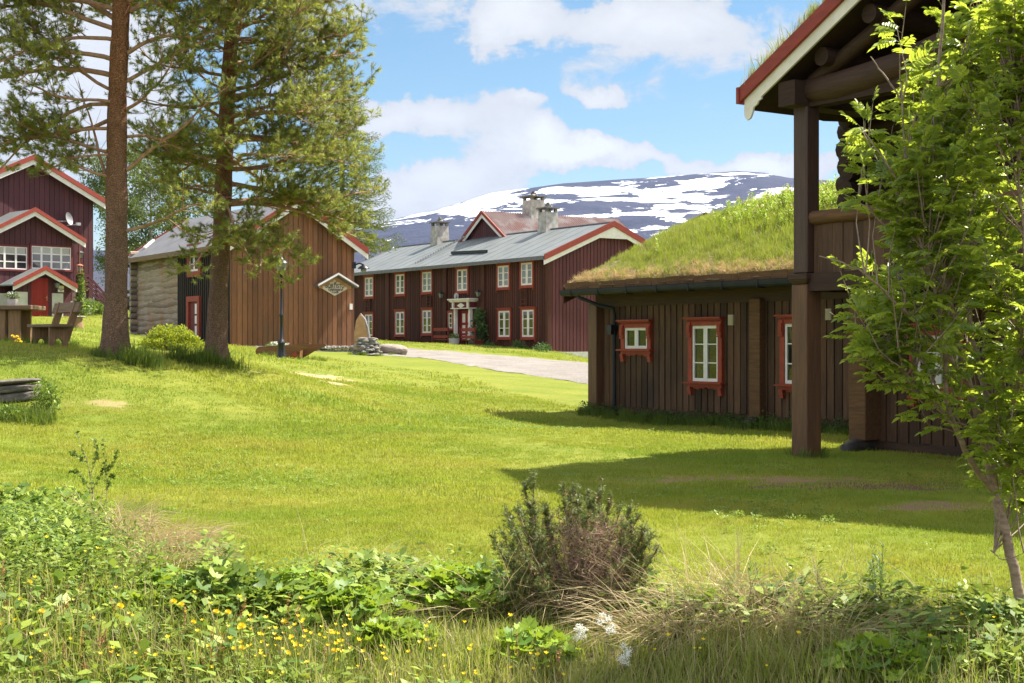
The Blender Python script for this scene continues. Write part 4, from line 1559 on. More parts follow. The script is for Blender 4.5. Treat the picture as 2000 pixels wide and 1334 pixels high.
xc = F_.hit(859, y=FRY)[0]
chimney(farm, F_, xc, FRY, Z_RIDGE - .3, .82, F_.hit(859, 442, y=FRY)[2], 'left-hand pale chimney')
xc = F_.hit(1067.5, y=FRY)[0]
chimney(farm, F_, xc, FRY + .1, Z_RIDGE - .3, .80, F_.hit(1067, 415, y=FRY)[2], 'chimney nearer the gable')

WIN_U = [(713, 729, 542, 579), (773, 790, 536, 574), (825, 843, 531, 570), (893, 913, 526, 568), (972.5, 994, 519, 561), (1018, 1040, 513, 557)]
WIN_L = [(713, 728, 614, 656), (773, 790, 609, 653), (825.5, 843, 606, 650.5), (974, 996, 607, 658), (1020, 1043, 605, 658)]
for k, (u0, u1, v0, v1) in enumerate(WIN_U + WIN_L):
    um = (u0 + u1) / 2
    a, b = F_.hit(u0, y=-.05)[0], F_.hit(u1, y=-.05)[0]
    window(farm, t_front(0), a, b, F_.hit(um, v1, y=-.05)[2], F_.hit(um, v0, y=-.05)[2], cas=.13, cols=2, rows=3 if k >= len(WIN_U) else 3, style='hood', mg='glass_pale' if k < len(WIN_U) else 'glass', bar=.04, stile=.09, ms='white')
for (u0, u1) in ((876.5, 884), (923, 931)):
    um = (u0 + u1) / 2
    a, b = F_.hit(u0, y=-.05)[0], F_.hit(u1, y=-.05)[0]
    window(farm, t_front(0), a, b, F_.hit(um, 641.5, y=-.05)[2], F_.hit(um, 611, y=-.05)[2], cas=.12, cols=1, rows=3, style='plain', bar=.04, stile=.08, ms='white')
# ladders under three windows
for (u0, u1, v0, v1) in ((1017, 1029, 562, 598), (833, 842, 574, 600), (713, 722, 584, 607)):
    um = (u0 + u1) / 2
    a, b = F_.hit(u0, y=-.1)[0], F_.hit(u1, y=-.1)[0]
    za, zb = F_.hit(um, v1, y=-.1)[2], F_.hit(um, v0, y=-.1)[2]
    m = MB(t_front(0))
    m.box(a, a + .07, .03, .10, za, zb); m.box(b - .07, b, .03, .10, za, zb)
    for j in range(4):
        zz = za + (zb - za) * (j + .5) / 4
        m.box(a + .07, b - .07, .05, .09, zz - .03, zz + .03)
    m.build('wall_ladder', M['farm_board'], farm)
# front door with its white portal
da, db = F_.hit(889, y=-.3)[0], F_.hit(921.5, y=-.3)[0]
zd0, zd1 = .02, F_.hit(905, 606, y=-.3)[2]
mb = MB(t_front(0))
mb.box(da + .2, db - .2, 0, .06, zd0, zd1)
door = mb.build('door', M['door_red'], farm)
mb = MB(t_front(0))
for (s0_, s1_) in ((.16, .38), (.58, .82)):
    for (q0, q1) in ((.04, .20), (.27, .36), (.42, .62), (.69, .92)):
        wd = db - da - .4
        mb.box(da + .2 + s0_ * wd, da + .2 + s1_ * wd, .06, .075, zd0 + q0 * (zd1 - zd0), zd0 + q1 * (zd1 - zd0))
mb.build('door_panel', M['white'], door)
mb = MB(t_front(0))
mb.box(da - .02, da + .2, 0, .22, zd0, zd1)
mb.box(db - .2, db + .02, 0, .22, zd0, zd1)
mb.build('door_jamb', M['dark_red'], farm)
zt1, zt2 = F_.hit(905, 603, y=-.4)[2], F_.hit(905, 590, y=-.4)[2]
mb = MB(t_front(0))
for q in (da + .02, db - .18):
    mb.box(q, q + .16, .24, .42, .9, zt1)
    mb.box(q - .05, q + .21, .2, .46, zd0 - .1, .9)
    mb.box(q + .01, q + .15, .44, .55, zt1 + .05, zt2)
mb.box(da - .1, db + .1, .0, .56, zt1, zt1 + .05)
mb.box(da - .12, db + .12, .0, .58, zt2, zt2 + .05)
mb.box(da - .2, db + .2, .0, .62, zt2 + .05, zt2 + .13)
mb.box(da - .28, db + .28, .0, .68, zt2 + .13, zt2 + .20)
portal = mb.build('portal', M['white'], farm)
mb = MB(t_front(0))
mb.box(da, db, .0, .46, zt1 + .052, zt2 - .002)
mb.build('frieze', M['dark_red'], portal)
mb = MB(t_front(0))
cx_, cz_ = (da + db) / 2, (zt1 + zt2) / 2
mb.prism([(cx_ - .42, cz_), (cx_, cz_ - .15), (cx_ + .42, cz_), (cx_, cz_ + .15)], .462, .49)
mb.build('diamond_plate', M['white'], portal)
# lamps on the wall
def wall_lantern(parent, T, s, z, k=1.0, side=1):
    m = MB(T)
    m.box(s - .05 * k, s + .05 * k, 0, .03, z - .3 * k, z - .1 * k)
    m.tube([(s, .02, z - .2 * k), (s, .16 * k, z - .26 * k), (s - side * .05, .28 * k, z - .18 * k), (s - side * .05, .3 * k, z - .05 * k)], .018 * k, 6)
    c = (s - side * .05, .3 * k)
    for (r0, r1, z0, z1) in ((.05, .07, -.06, -.03), (.13, .02, .24, .34), (.14, .14, .22, .24), (.02, .01, .34, .40)):
        m.hexa([(c[0] - r0 * k, c[1] - r0 * k, z + z0 * k), (c[0] + r0 * k, c[1] - r0 * k, z + z0 * k), (c[0] + r0 * k, c[1] + r0 * k, z + z0 * k), (c[0] - r0 * k, c[1] + r0 * k, z + z0 * k)],
               [(c[0] - r1 * k, c[1] - r1 * k, z + z1 * k), (c[0] + r1 * k, c[1] - r1 * k, z + z1 * k), (c[0] + r1 * k, c[1] + r1 * k, z + z1 * k), (c[0] - r1 * k, c[1] + r1 * k, z + z1 * k)])
    lo = m.build('wall_lamp', M['iron'], parent)
    m = MB(T)
    m.hexa([(c[0] - .06 * k, c[1] - .06 * k, z - .03 * k), (c[0] + .06 * k, c[1] - .06 * k, z - .03 * k), (c[0] + .06 * k, c[1] + .06 * k, z - .03 * k), (c[0] - .06 * k, c[1] + .06 * k, z - .03 * k)],
           [(c[0] - .11 * k, c[1] - .11 * k, z + .22 * k), (c[0] + .11 * k, c[1] - .11 * k, z + .22 * k), (c[0] + .11 * k, c[1] + .11 * k, z + .22 * k), (c[0] - .11 * k, c[1] + .11 * k, z + .22 * k)])
    m.build('lamp_glass', M['lamp_glass'], lo)
    return lo


for (u, v, k) in ((862, 581, 1.35), (935, 578, 1.35)):
    x, _, z = F_.hit(u, v, y=-.3)
    wall_lantern(farm, t_front(0), x, z, 1.0)
# ram skull with horns over the door
x, _, z = F_.hit(889, 578, y=-.2)
m = MB(t_front(0))
for j in (-1, 1):
    pts = [(x + j * (.05 + .17 * math.sin(t) * (1 - t / 9)), .1 + .05 * t / 4, z + .12 - .16 * (1 - math.cos(t))) for t in np.linspace(0, 4.4, 12)]
    m.tube(pts, list(np.linspace(.06, .015, 12)), 7)
m.tube([(x, .1, z + .16), (x, .16, z), (x, .22, z - .2)], [.07, .08, .04], 8)
m.build('ram_skull', M['pot'], farm, smooth=True)

# the cross wing behind with the rusty corrugated roof
RX0 = F_.hit(948, y=FRY)[0]
RWH, RZR = 3.9, F_.hit(948, 414, y=FRY)[2]
RPT = .66
cross = thing('cross_wing', 'rusty corrugated roof and small dark gable rising behind the farmhouse ridge', 'building', (F_.o.x, F_.o.y, F_.o.z), math.radians(TH))
mb = MB()
nc = 58
for sgn in (-1, 1):
    for i in range(nc):
        y0 = FRY - .25 + i * 10.6 / nc; y1 = y0 + 10.6 / nc; ym = (y0 + y1) / 2
        za, zb = RZR, RZR - RPT * RWH
        h = .11
        xq = RX0 + sgn * RWH
        mb.add([(RX0, y0, za), (RX0, ym, za + h), (xq, ym, zb + h), (xq, y0, zb)], [(0, 1, 2, 3)])
        mb.add([(RX0, ym, za + h), (RX0, y1, za), (xq, y1, zb), (xq, ym, zb + h)], [(0, 1, 2, 3)])
    mb.add([(RX0, FRY - .25, RZR - .08), (RX0, FRY + 10.35, RZR - .08), (RX0 + sgn * RWH, FRY + 10.35, RZR - .08 - RPT * RWH), (RX0 + sgn * RWH, FRY - .25, RZR - .08 - RPT * RWH)], [(0, 1, 2, 3)])
mb.build('roof', M['rust'], cross)
mb = MB(swapT)
for s in (-1, 1):
    rake(mb, FRY - .33, FRY - .27, RX0 + s * RWH, RZR - RPT * RWH, RX0, RZR, -.12, .10)
mb.build('barge_board', M['red_trim'], cross, label='red barge board')
mb = MB(swapT)
for s in (-1, 1):
    rake(mb, FRY - .265, FRY - .24, RX0 + s * RWH, RZR - RPT * RWH, RX0, RZR, -.36, -.10)
mb.build('barge_board', M['white'], cross, label='white barge board')
mb = MB()
board_wall(mb, lambda s, d, z: (s, FRY - .02 - d, z), RX0 - RWH + .3, RX0 + RWH - .3, Z_RIDGE - 2.2, lambda s: RZR - .12 - RPT * abs(s - RX0), .22, .18, .03, rnd)
mb.box(RX0 - RWH + .3, RX0 + RWH - .3, FW + .2, FRY + 10, -.5, RZR - RPT * RWH)
mb.prism([(RX0 - RWH + .2, RZR - RPT * RWH), (RX0 + RWH - .2, RZR - RPT * RWH), (RX0, RZR - .1)], FRY + 10.0, FRY + 10.2)
mb.build('gable_wall', M['plum'], cross)
yc_ = 3.2
for _ in range(30):
    u_ = 1042
    yy = FRY + yc_
    x_ = F_.hit(u_, y=yy)[0]
    yc_ += (x_ - RX0) * .9
    yc_ = min(max(yc_, .5), 9)
xk = F_.hit(1042, y=FRY + yc_)[0]
chimney(cross, F_, xk, FRY + yc_, RZR - 1.2, 1.0, F_.hit(1042, 392, y=FRY + yc_)[2], 'tall pale chimney on the rusty roof')

# ------------------------------------------------------------------ THE BARN
BL, BW = 12.2, 5.74
bo = Vector((-11.8, 60.0)) - EX * BL
B_F = Frame(bo.x, bo.y, 1.42, TH)
barn = thing('storehouse', 'brown board storehouse with weathered log end, grey roof and a diamond sign', 'storehouse', (B_F.o.x, B_F.o.y, B_F.o.z), math.radians(TH))
bz = lambda z: z - 1.42
BE = bz(5.72)
BP = .64
BRY = BW / 2
BRZ = BE + BP * (BRY + .35)
xs1 = B_F.hit(347, y=0)[0]
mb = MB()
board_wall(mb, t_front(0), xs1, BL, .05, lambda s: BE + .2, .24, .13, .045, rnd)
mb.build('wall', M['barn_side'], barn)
mb = MB()
board_wall(mb, t_gable(BL), -.05, BW, .02, lambda s: BE + .2 + BP * (BRY - abs(s - BRY)), .235, .205, .035, rnd)
mb.build('gable_wall', M['barn_gable'], barn)
mb = MB()
nlog = 15
hl = (BE + .25) / nlog
for i in range(nlog):
    r = hl * .60
    n = 16
    pts = [(-.25 + (xs1 + .2) * j / (n - 1), .19 + rnd.uniform(-.02, .02), hl * (i + .5) + .04 * math.sin(j * .7 + i * 1.7) + rnd.uniform(-.012, .012)) for j in range(n)]
    mb.tube(pts, [r * rnd.uniform(.9, 1.08) for _ in range(n)], 10)
mb.box(.02, xs1, .045, .3, -.3, BE)
mb.build('log_wall', M['old_log'], barn, smooth=True, angle=70)
mb = MB()
for i in range(nlog):
    mb.tube([(.1, -.3, hl * (i + 1)), (.1, BW, hl * (i + 1))], hl * .5, 8)
mb.box(0, BL, BW - .2, BW, 0, BE)
mb.build('rear_wall', M['old_log'], barn)
mb = MB()
roof_pair(mb, -.45, BL + .42, -.42, BRY, BW + .42, BE - .05, BRZ + .0, .09)
mb.build('roof', M['barn_roof'], barn)
mb = MB()
mb.box(-.45, BL + .35, -.50, -.43, BE - .2, BE + .02)
mb.build('eave_board', M['grey_wood'], barn)
mb = MB()
for sx in (BL + .42, -.52):
    for (ya, yb) in ((-.5, BRY), (BW + .5, BRY)):
        rake(mb, sx, sx + .06, ya, BE - .09, yb, BRZ, -.10, .16)
mb.build('barge_board', M['red_trim'], barn, label='red barge board')
mb = MB()
for (ya, yb) in ((-.5, BRY), (BW + .5, BRY)):
    rake(mb, BL + .38, BL + .415, ya, BE - .09, yb, BRZ, -.32, -.06)
mb.build('barge_board', M['white'], barn, label='white barge board')
mb = MB()
mb.tube([(-.3, -.5, BE - .12), (-.3, -.2, BE - .35), (-.14, -.08, BE - .5), (-.14, -.06, BE - .9), (-.14, -.06, -.1)], .06, 8)
mb.build('downpipe', M['gutter'], barn, smooth=True, angle=50)
mb = MB()
a, b = B_F.hit(282, 484, y=.3), B_F.hit(300, 473, y=1.0)
mb.beam((a[0], a[1], BE + BP * (a[1] + .42) + .1), (b[0], b[1], BE + BP * (b[1] + .42) + .1), .12, .08)
mb.build('roof_ladder', M['white'], barn)
# window and doors of the long side
a, b = B_F.hit(370.5, y=-.05)[0], B_F.hit(388.5, y=-.05)[0]
window(barn, t_front(0), a, b, B_F.hit(380, 530, y=-.05)[2], B_F.hit(380, 486, y=-.05)[2], cas=.24, cols=2, rows=3, style='plain', mc='win_red', ms='white', bar=.05, stile=.09, proud=.10)
a, b = B_F.hit(371, y=-.05)[0], B_F.hit(388, y=-.05)[0]
zt = B_F.hit(380, 589, y=-.05)[2]
mb = MB(t_front(0))
mb.box(a - .24, a, 0, .14, .05, zt + .24); mb.box(b, b + .24, 0, .14, .05, zt + .24); mb.box(a, b, 0, .14, zt, zt + .24)
dr0 = MB(t_front(0)); dr0.box(a, b, 0, .05, .05, zt)
mb.build('door_frame', M['win_red'], barn)
dr = dr0.build('door', M['dark_red'], barn)
mb = MB(t_front(0))
for (q0, q1) in ((.08, .45), (.5, .68), (.72, .95)):
    mb.box(a + .60, b - .08, 0, .055, .05 + q0 * (zt - .05), .05 + q1 * (zt - .05))
mb.build('door_panel', M['white'], dr)
# dry stone foundation
mb = MB()
r2 = random.Random(5)
for i in range(46):
    y = BW * (i + .5) / 46
    for j in range(3):
        mb.rock((BL - .02 + r2.uniform(-.03, .06), y + r2.uniform(-.05, .05), -.02 - .17 * j), (.16, r2.uniform(.1, .2), .085), r2, 1, .18, 0)
for i in range(30):
    mb.rock((BL - i * .3, .05, -.02), (.18, .15, .1), r2, 1, .18, 0)
mb.build('foundation', M['stone'], barn)
# small white box on the gable
y_, z_ = None, None
x, y, z = B_F.hit(685, 599, x=BL + .05)
mb = MB(); mb.box(BL + .03, BL + .10, y - .07, y + .07, z - .13, z + .13); mb.build('switch_box', M['white'], barn)
# lamp on the far corner
x, y, z = B_F.hit(694, 520, x=BL)
mb = MB()
mb.tube([(BL + .02, BW + .02, z + .05), (BL + .3, BW + .12, z + .12), (BL + .45, BW + .25, z + .05)], .035, 8)
mb.lathe([(.06, z + .05), (.12, z + .0), (.26, z - .10), (.27, z - .13), (.24, z - .13)], BL + .45, BW + .25, 14)
mb.box(BL + .0, BL + .06, BW - .1, BW + .08, z - .1, z + .18)
lm = mb.build('yard_lamp', M['iron'], barn, smooth=True, angle=40)
mb = MB()
mb.lathe([(.13, z - .13), (.12, z - .24), (.05, z - .28)], BL + .45, BW + .25, 12)
mb.build('lamp_glass', M['lamp_glass'], lm, smooth=True)

# the sign under its little roof, hung on the gable
x, sy, sz = B_F.hit(653.5, 561, x=BL + .1)
wp = B_F.world(BL + .06, sy)
sign = thing('hanging_sign', 'pale diamond guesthouse sign under a little two-sided roof on the brown gable', 'sign', (wp.x, wp.y, 0), math.radians(TH))
zc = B_F.o.z + sz
hw, hh = B_F.hit(683, x=BL + .1)[1] - sy, 17.0 / FPX * 62
TS = lambda s, d, z: (d, s, z)
mb = MB(TS)
mb.prism([(-hw, zc), (0, zc - hh), (hw, zc), (0, zc + hh)], 0, .06)
mb.build('board', M['sign_board'], sign)
mb = MB(TS)
up = hh + .12
slope = up / (hw * 1.25)
for s in (-1, 1):
    e = s * hw * 1.3
    mb.add([(0, 0, zc + up), (e, 0, zc + up - slope * abs(e)), (e, .42, zc + up - slope * abs(e)), (0, .42, zc + up),
            (0, 0, zc + up + .09), (e, 0, zc + up - slope * abs(e) + .09), (e, .42, zc + up - slope * abs(e) + .09), (0, .42, zc + up + .09)],
           [(0, 1, 2, 3), (4, 5, 6, 7), (0, 1, 5, 4), (1, 2, 6, 5), (2, 3, 7, 6), (3, 0, 4, 7)])
mb.build('roof', M['lead'], sign)
mb = MB(TS)
for s in (-1, 1):
    e = s * hw * 1.32
    mb.add([(0, .42, zc + up + .04), (e, .42, zc + up + .04 - slope * abs(e)), (e, .45, zc + up + .04 - slope * abs(e)), (0, .45, zc + up + .04),
            (0, .42, zc + up + .12), (e, .42, zc + up + .12 - slope * abs(e)), (e, .45, zc + up + .12 - slope * abs(e)), (0, .45, zc + up + .12)],
           [(0, 1, 2, 3), (4, 5, 6, 7), (0, 1, 5, 4), (1, 2, 6, 5), (2, 3, 7, 6), (3, 0, 4, 7)])
mb.build('roof_edge', M['white'], sign)
mb = MB(TS)
for s in (-1, 1):
    for j in range(9):
        t = (j + .5) / 9
        e = s * hw * 1.05 * t
        mb.box(e - .05, e + .05, .065, .10, zc + up - slope * abs(e) - .17 - .03 * (j % 2), zc + up - slope * abs(e) - .02)
mb.build('carved_edging', M['sandstone'], sign)


def lettering(parent, text, size, loc, rot, mat, name='lettering', shear=0.0, sx=1.0):
    c = bpy.data.curves.new(name, 'FONT')
    c.body = text
    c.size = size
    c.align_x = 'CENTER'
    c.align_y = 'CENTER'
    c.extrude = .004
    c.shear = shear
    c.offset = size * .012
    o = bpy.data.objects.new(name, c)
    COL.objects.link(o)
    dg = bpy.context.evaluated_depsgraph_get()
    me = bpy.data.meshes.new_from_object(o.evaluated_get(dg))
    bpy.data.objects.remove(o)
    me.materials.clear()
    me.materials.append(mat)
    o = bpy.data.objects.new(name, me)
    COL.objects.link(o)
    o.parent = parent
    o.location = loc
    o.rotation_euler = rot
    o.scale = (sx, 1, 1)
    return o


R_T = (math.radians(90), 0, math.radians(90))
lettering(sign, "til", .15, (.066, 0, zc + hh * .52), R_T, M['sign_ink'], shear=.3)
lettering(sign, "BORTISTU", .26, (.066, 0, zc + hh * .12), R_T, M['sign_ink'], sx=.78)
lettering(sign, "Gjestegard", .20, (.066, .02, zc - hh * .26), R_T, M['sign_ink'], shear=.4, sx=.8)
lettering(sign, "Londa", .15, (.066, .0, zc - hh * .58), R_T, M['sign_ink'], shear=.4, sx=.9)

# ------------------------------------------------------------------ THE PLUM HOUSE ON THE LEFT
HA = 45.8
hp = at(182, HOR, 82.0)
H_ = Frame(hp.x, hp.y, 3.02, HA)
hx = lambda u, y: H_.hit(u, y=y)[0]
hz = lambda u, v, y: H_.hit(u, v, y=y)[2]
house = thing('plum_house', 'plum board house with red and white gable boards, two wide windows and a red door', 'house', (hp.x, hp.y, H_.o.z), math.radians(HA))
xr_, xpk = 0.0, hx(57, 0)
xlft = 2 * xpk
zpk, zev = hz(57, 311, 0), hz(182, 388, 0)
hs = (zpk - zev) / (xr_ - xpk)
mb = MB()
board_wall(mb, t_front(0), xlft, xr_, .9, lambda s: zpk - .12 - hs * abs(s - xpk), .30, .27, .03, rnd)
mb.box(xlft, xr_, 8.9, 9, .9, zev)
mb.box(xr_ - .1, xr_, 0, 9, .9, zev)
mb.box(xlft, xlft + .1, 0, 9, .9, zev)
mb.build('gable_wall', M['plum'], house)
mb = MB(); mb.box(xlft, xr_ + .02, -.02, 9, -1, .9); mb.build('foundation', M['plaster'], house)
mb = MB(swapT)
OV = .55
roof_pair(mb, -.5, 9.4, xlft - OV, xpk, xr_ + OV, zev - hs * OV, zpk, .1)
mb.build('roof', M['slate_metal'], house)
mb = MB(swapT)
for s in (xlft - OV, xr_ + OV):
    rake(mb, -.58, -.50, s, zev - hs * OV, xpk, zpk, -.06, .22)
mb.build('barge_board', M['red_trim'], house, label='red barge board of the main gable')
mb = MB(swapT)
for s in (xlft - OV, xr_ + OV):
    rake(mb, -.495, -.46, s, zev - hs * OV, xpk, zpk, -.34, -.04)
mb.build('barge_board', M['white'], house, label='white barge board of the main gable')
# glazed front room
VY = -2.4
vx1, vpk = hx(141, VY), hx(60, VY)
vx0 = 2 * vpk - vx1
vzp, vze = hz(60, 412, VY), hz(157, 474, VY)
vxe = hx(158, VY)
vs_ = (vzp - vze) / (vxe - vpk)
mb = MB()
board_wall(mb, t_front(VY), vx0, vx1, .9, lambda s: vzp - .1 - vs_ * abs(s - vpk), .30, .27, .03, rnd)
mb.box(vx1 - .1, vx1, VY + .1, -.01, .9, vze + .3)
mb.build('front_room_wall', M['plum'], house)
mb = MB(); mb.box(vx0, vx1 + .02, VY - .02, 0, -.8, .9); mb.build('foundation', M['plaster'], house)
mb = MB(swapT)
roof_pair(mb, VY - .5, 0, 2 * vpk - vxe, vpk, vxe, vze - .0, vzp, .08)
mb.build('front_room_roof', M['slate_metal'], house)
mb = MB(swapT)
for s in (2 * vpk - vxe - .02, vxe + .02):
    rake(mb, VY - .58, VY - .5, s, vze, vpk, vzp, -.05, .17)
mb.build('barge_board', M['red_trim'], house, label='red barge board of the front room')
mb = MB(swapT)
for s in (2 * vpk - vxe - .02, vxe + .02):
    rake(mb, VY - .495, VY - .46, s, vze, vpk, vzp, -.30, -.04)
mb.build('barge_board', M['white'], house, label='white barge board of the front room')
for (u0, u1, cols) in ((-60, 52, 5), (60.5, 137.5, 4)):
    a, b = hx(u0, VY), hx(u1, VY)
    um = max(30, (u0 + u1) / 2)
    window(house, t_front(VY), a, b, hz(um, 525, VY) - .03, hz(um, 482, VY), cas=.10, cols=cols, rows=3, style='plain', mc='dark_red', ms='white', mg='glass_lace', stile=.055, bar=.06)
    m = MB(t_front(VY))
    zz0, zz1 = hz(um, 497, VY), hz(um, 484, VY)
    m.box(a + .1, b - .1, .035, .042, zz0, zz1)
    m.build('curtain', M['curtain'], house)
# entry porch
PY = -3.7
pk_, px0, px1 = hx(81, PY), hx(36, PY), hx(137, PY)
pzp, pze = hz(81, 526, PY), hz(142, 562, PY)
pxe = hx(142, PY)
ps = (pzp - pze) / (pxe - pk_)
pxl = hx(18, PY)
mb = MB()
board_wall(mb, t_front(PY), hx(33, PY), px1, .02, lambda s: pzp - .08 - ps * abs(s - pk_), .28, .25, .03, rnd)
mb.box(px1 - .1, px1, PY + .1, VY, 0, pze)
mb.build('porch_wall', M['plum'], house)
for (u0, u1, v0) in ((33, 53, 570), (101, 122.5, 573)):
    m = MB(t_front(PY)); m.box(hx(u0, PY), hx(u1, PY), 0, .06, -.4, hz((u0 + u1) / 2, v0, PY)); m.build('plaster_panel', M['plaster'], house)
m = MB(t_front(PY + .9)); m.box(hx(-10, PY + .9), hx(33, PY + .9), 0, .06, -.4, hz(20, 572, PY)); m.build('plaster_panel', M['plaster'], house)
mb = MB(swapT)
roof_pair(mb, PY - .45, VY, pxl, pk_, pxe, pzp - ps * (pk_ - pxl), pzp, .07, zb=pze)
mb.build('porch_roof', M['slate_metal'], house)
mb = MB(swapT)
rake(mb, PY - .53, PY - .45, pxe + .02, pze, pk_, pzp, -.05, .17)
rake(mb, PY - .53, PY - .45, pxl, pzp - ps * (pk_ - pxl), pk_, pzp, -.05, .17)
mb.build('barge_board', M['red_trim'], house, label='red barge board of the entry porch')
mb = MB(swapT)
rake(mb, PY - .445, PY - .41, pxe + .02, pze, pk_, pzp, -.26, -.04)
rake(mb, PY - .445, PY - .41, pxl, pzp - ps * (pk_ - pxl), pk_, pzp, -.26, -.04)
mb.build('barge_board', M['white'], house, label='white barge board of the entry porch')
dx0, dx1, dzt = hx(60, PY), hx(93.5, PY), hz(77, 543, PY)
mb = MB(t_front(PY))
k_ = dx0
while k_ < dx1 - .02:
    mb.box(k_, min(k_ + .155, dx1), .0, .06 + .008 * (int(k_ * 13) % 2), -.05, dzt)
    k_ += .16
dh = mb.build('door', M['door_red'], house)
mb = MB(t_front(PY)); mb.box(dx1 - .13, dx1 - .08, .07, .11, .85, 1.1); mb.tube([(dx1 - .1, .1, 1.0), (dx1 - .24, .13, 1.0)], .015, 6); mb.build('handle', M['copper'], dh)
x_, z_ = hx(108, PY), hz(108, 558, PY)
wall_lantern(house, t_front(PY), x_, z_ - .1, 1.0)
for (v0, v1) in ((558, 564), (565.5, 570.5)):
    m = MB(t_front(PY)); m.box(hx(112.5, PY), hx(124, PY), .02, .05, hz(118, v1, PY), hz(118, v0, PY)); m.build('door_sign', M['white'], house)
m = MB(t_front(PY)); m.box(hx(116, PY), hx(121, PY), .051, .055, hz(118, 568.6, PY), hz(118, 567.4, PY)); m.build('lettering', M['sign_ink'], house)
# balcony and stair on the right
mb = MB()
sy_ = -1.2
sa, sb = hx(152, sy_), hx(172, sy_)
sc, sd = hx(206, sy_), 0
zr1, zr2 = hz(160, 535, sy_), hz(160, 566, sy_)
for j in range(4):
    zz = zr1 - (zr1 - zr2) * j / 3.6
    mb.box(sa, sb, sy_ - .03, sy_ + .03, zz - .17, zz)
    zq = hz(206, 573, sy_) - (zr1 - zr2) * j / 3.6
    mb.hexa([(sb, sy_ - .03, zz - .17), (sb, sy_ + .03, zz - .17), (sc, sy_ + .03, zq - .17), (sc, sy_ - .03, zq - .17)], [(sb, sy_ - .03, zz), (sb, sy_ + .03, zz), (sc, sy_ + .03, zq), (sc, sy_ - .03, zq)])
for q in (sa, (sa + sb) / 2, sb, (sb + sc) / 2, sc):
    t = max(0, (q - sb) / (sc - sb)); zt_ = zr1 + (hz(206, 573, sy_) - zr1) * t
    mb.box(q - .06, q + .06, sy_ + .03, sy_ + .12, zt_ - 1.4, zt_ + .02)
mb.build('stair_rail', M['plum'], house)
mb = MB()
zw = hz(175, 571, sy_)
mb.box(sa, hx(174, sy_), sy_ + .1, -.05, -.6, zw)
mb.box(hx(174, sy_), hx(188, sy_), sy_ + .1, -.05, -.6, zw - .35)
mb.box(hx(188, sy_), hx(206, sy_), sy_ + .1, -.05, -.6, zw - .8)
mb.build('stair_plinth', M['plaster'], house)
# satellite dish
x_, y_, z_ = hx(131, -.5), -.5, hz(131, 428, -.5)
mb = MB()
pr = [(.0, .0), (.11, .012), (.22, .05), (.32, .11), (.37, .15)]
vs, fs = [], []
n = 18
for (r, d) in pr:
    for k in range(n):
        t = 2 * math.pi * k / n
        vs.append(Vector((r * math.cos(t), -d, r * math.sin(t))))
for i in range(4):
    for k in range(n):
        fs.append((i * n + k, i * n + (k + 1) % n, (i + 1) * n + (k + 1) % n, (i + 1) * n + k))
rt = Matrix.Rotation(math.radians(32), 3, 'Z') @ Matrix.Rotation(math.radians(-12), 3, 'X')
mb.add([rt @ v + Vector((x_, y_, z_)) for v in vs], fs)
ds = mb.build('satellite_dish', M['dish'], house, smooth=True)
mb = MB()
mb.tube([(x_, y_, z_ - .1), (x_ - .1, -.25, z_ - .12), (x_ - .3, -.02, z_ - .1)], .04, 6)
mb.tube([(x_, y_, z_ - .35), (x_ + .42, y_ - .45, z_ - .3)], .02, 6)
mb.box(x_ + .34, x_ + .55, y_ - .55, y_ - .36, z_ - .36, z_ - .2)
mb.build('dish_arm', M['steel'], ds)
x_, z_ = hx(155, -.1), hz(155, 498, -.1)
wall_lantern(house, t_front(0), x_, z_ - .15, 1.1)

# copper lantern hanging on a chain from the veranda roof
lx, ly = hx(149.5, VY), VY - .35
wp = H_.world(lx, ly)
zl = H_.o.z + hz(149, 526, ly)
lan = thing('hanging_lantern', 'copper coloured lantern hanging on a chain beside the veranda', 'lantern', (wp.x, wp.y, zl), 0)
mb = MB()
for k in range(6):
    a = k * math.pi / 3
    mb.box(.14 * math.cos(a) - .015, .14 * math.cos(a) + .015, .14 * math.sin(a) - .015, .14 * math.sin(a) + .015, -.2, .2)
mb.lathe([(.17, -.24), (.17, -.2), (.02, -.2)], 0, 0, 12)
mb.lathe([(.2, .2), (.19, .24), (.04, .30)], 0, 0, 12)
mb.build('cage', M['copper'], lan)
mb = MB(); mb.lathe([(.11, -.19), (.12, 0), (.11, .19)], 0, 0, 12); mb.build('glass', M['lamp_glass'], lan, smooth=True)
mb = MB(); mb.tube([(0, 0, .28), (0, 0, H_.o.z + vze - zl)], .018, 6); mb.tube([(0, 0, -.24), (0, 0, -.75)], .012, 6); mb.build('chain', M['copper'], lan)

# ------------------------------------------------------------------ furniture and small things on the grass
def seat_plank(m, x0, x1, y0, y1, z, th):
    m.box(x0, x1, y0, y1, z - th, z)


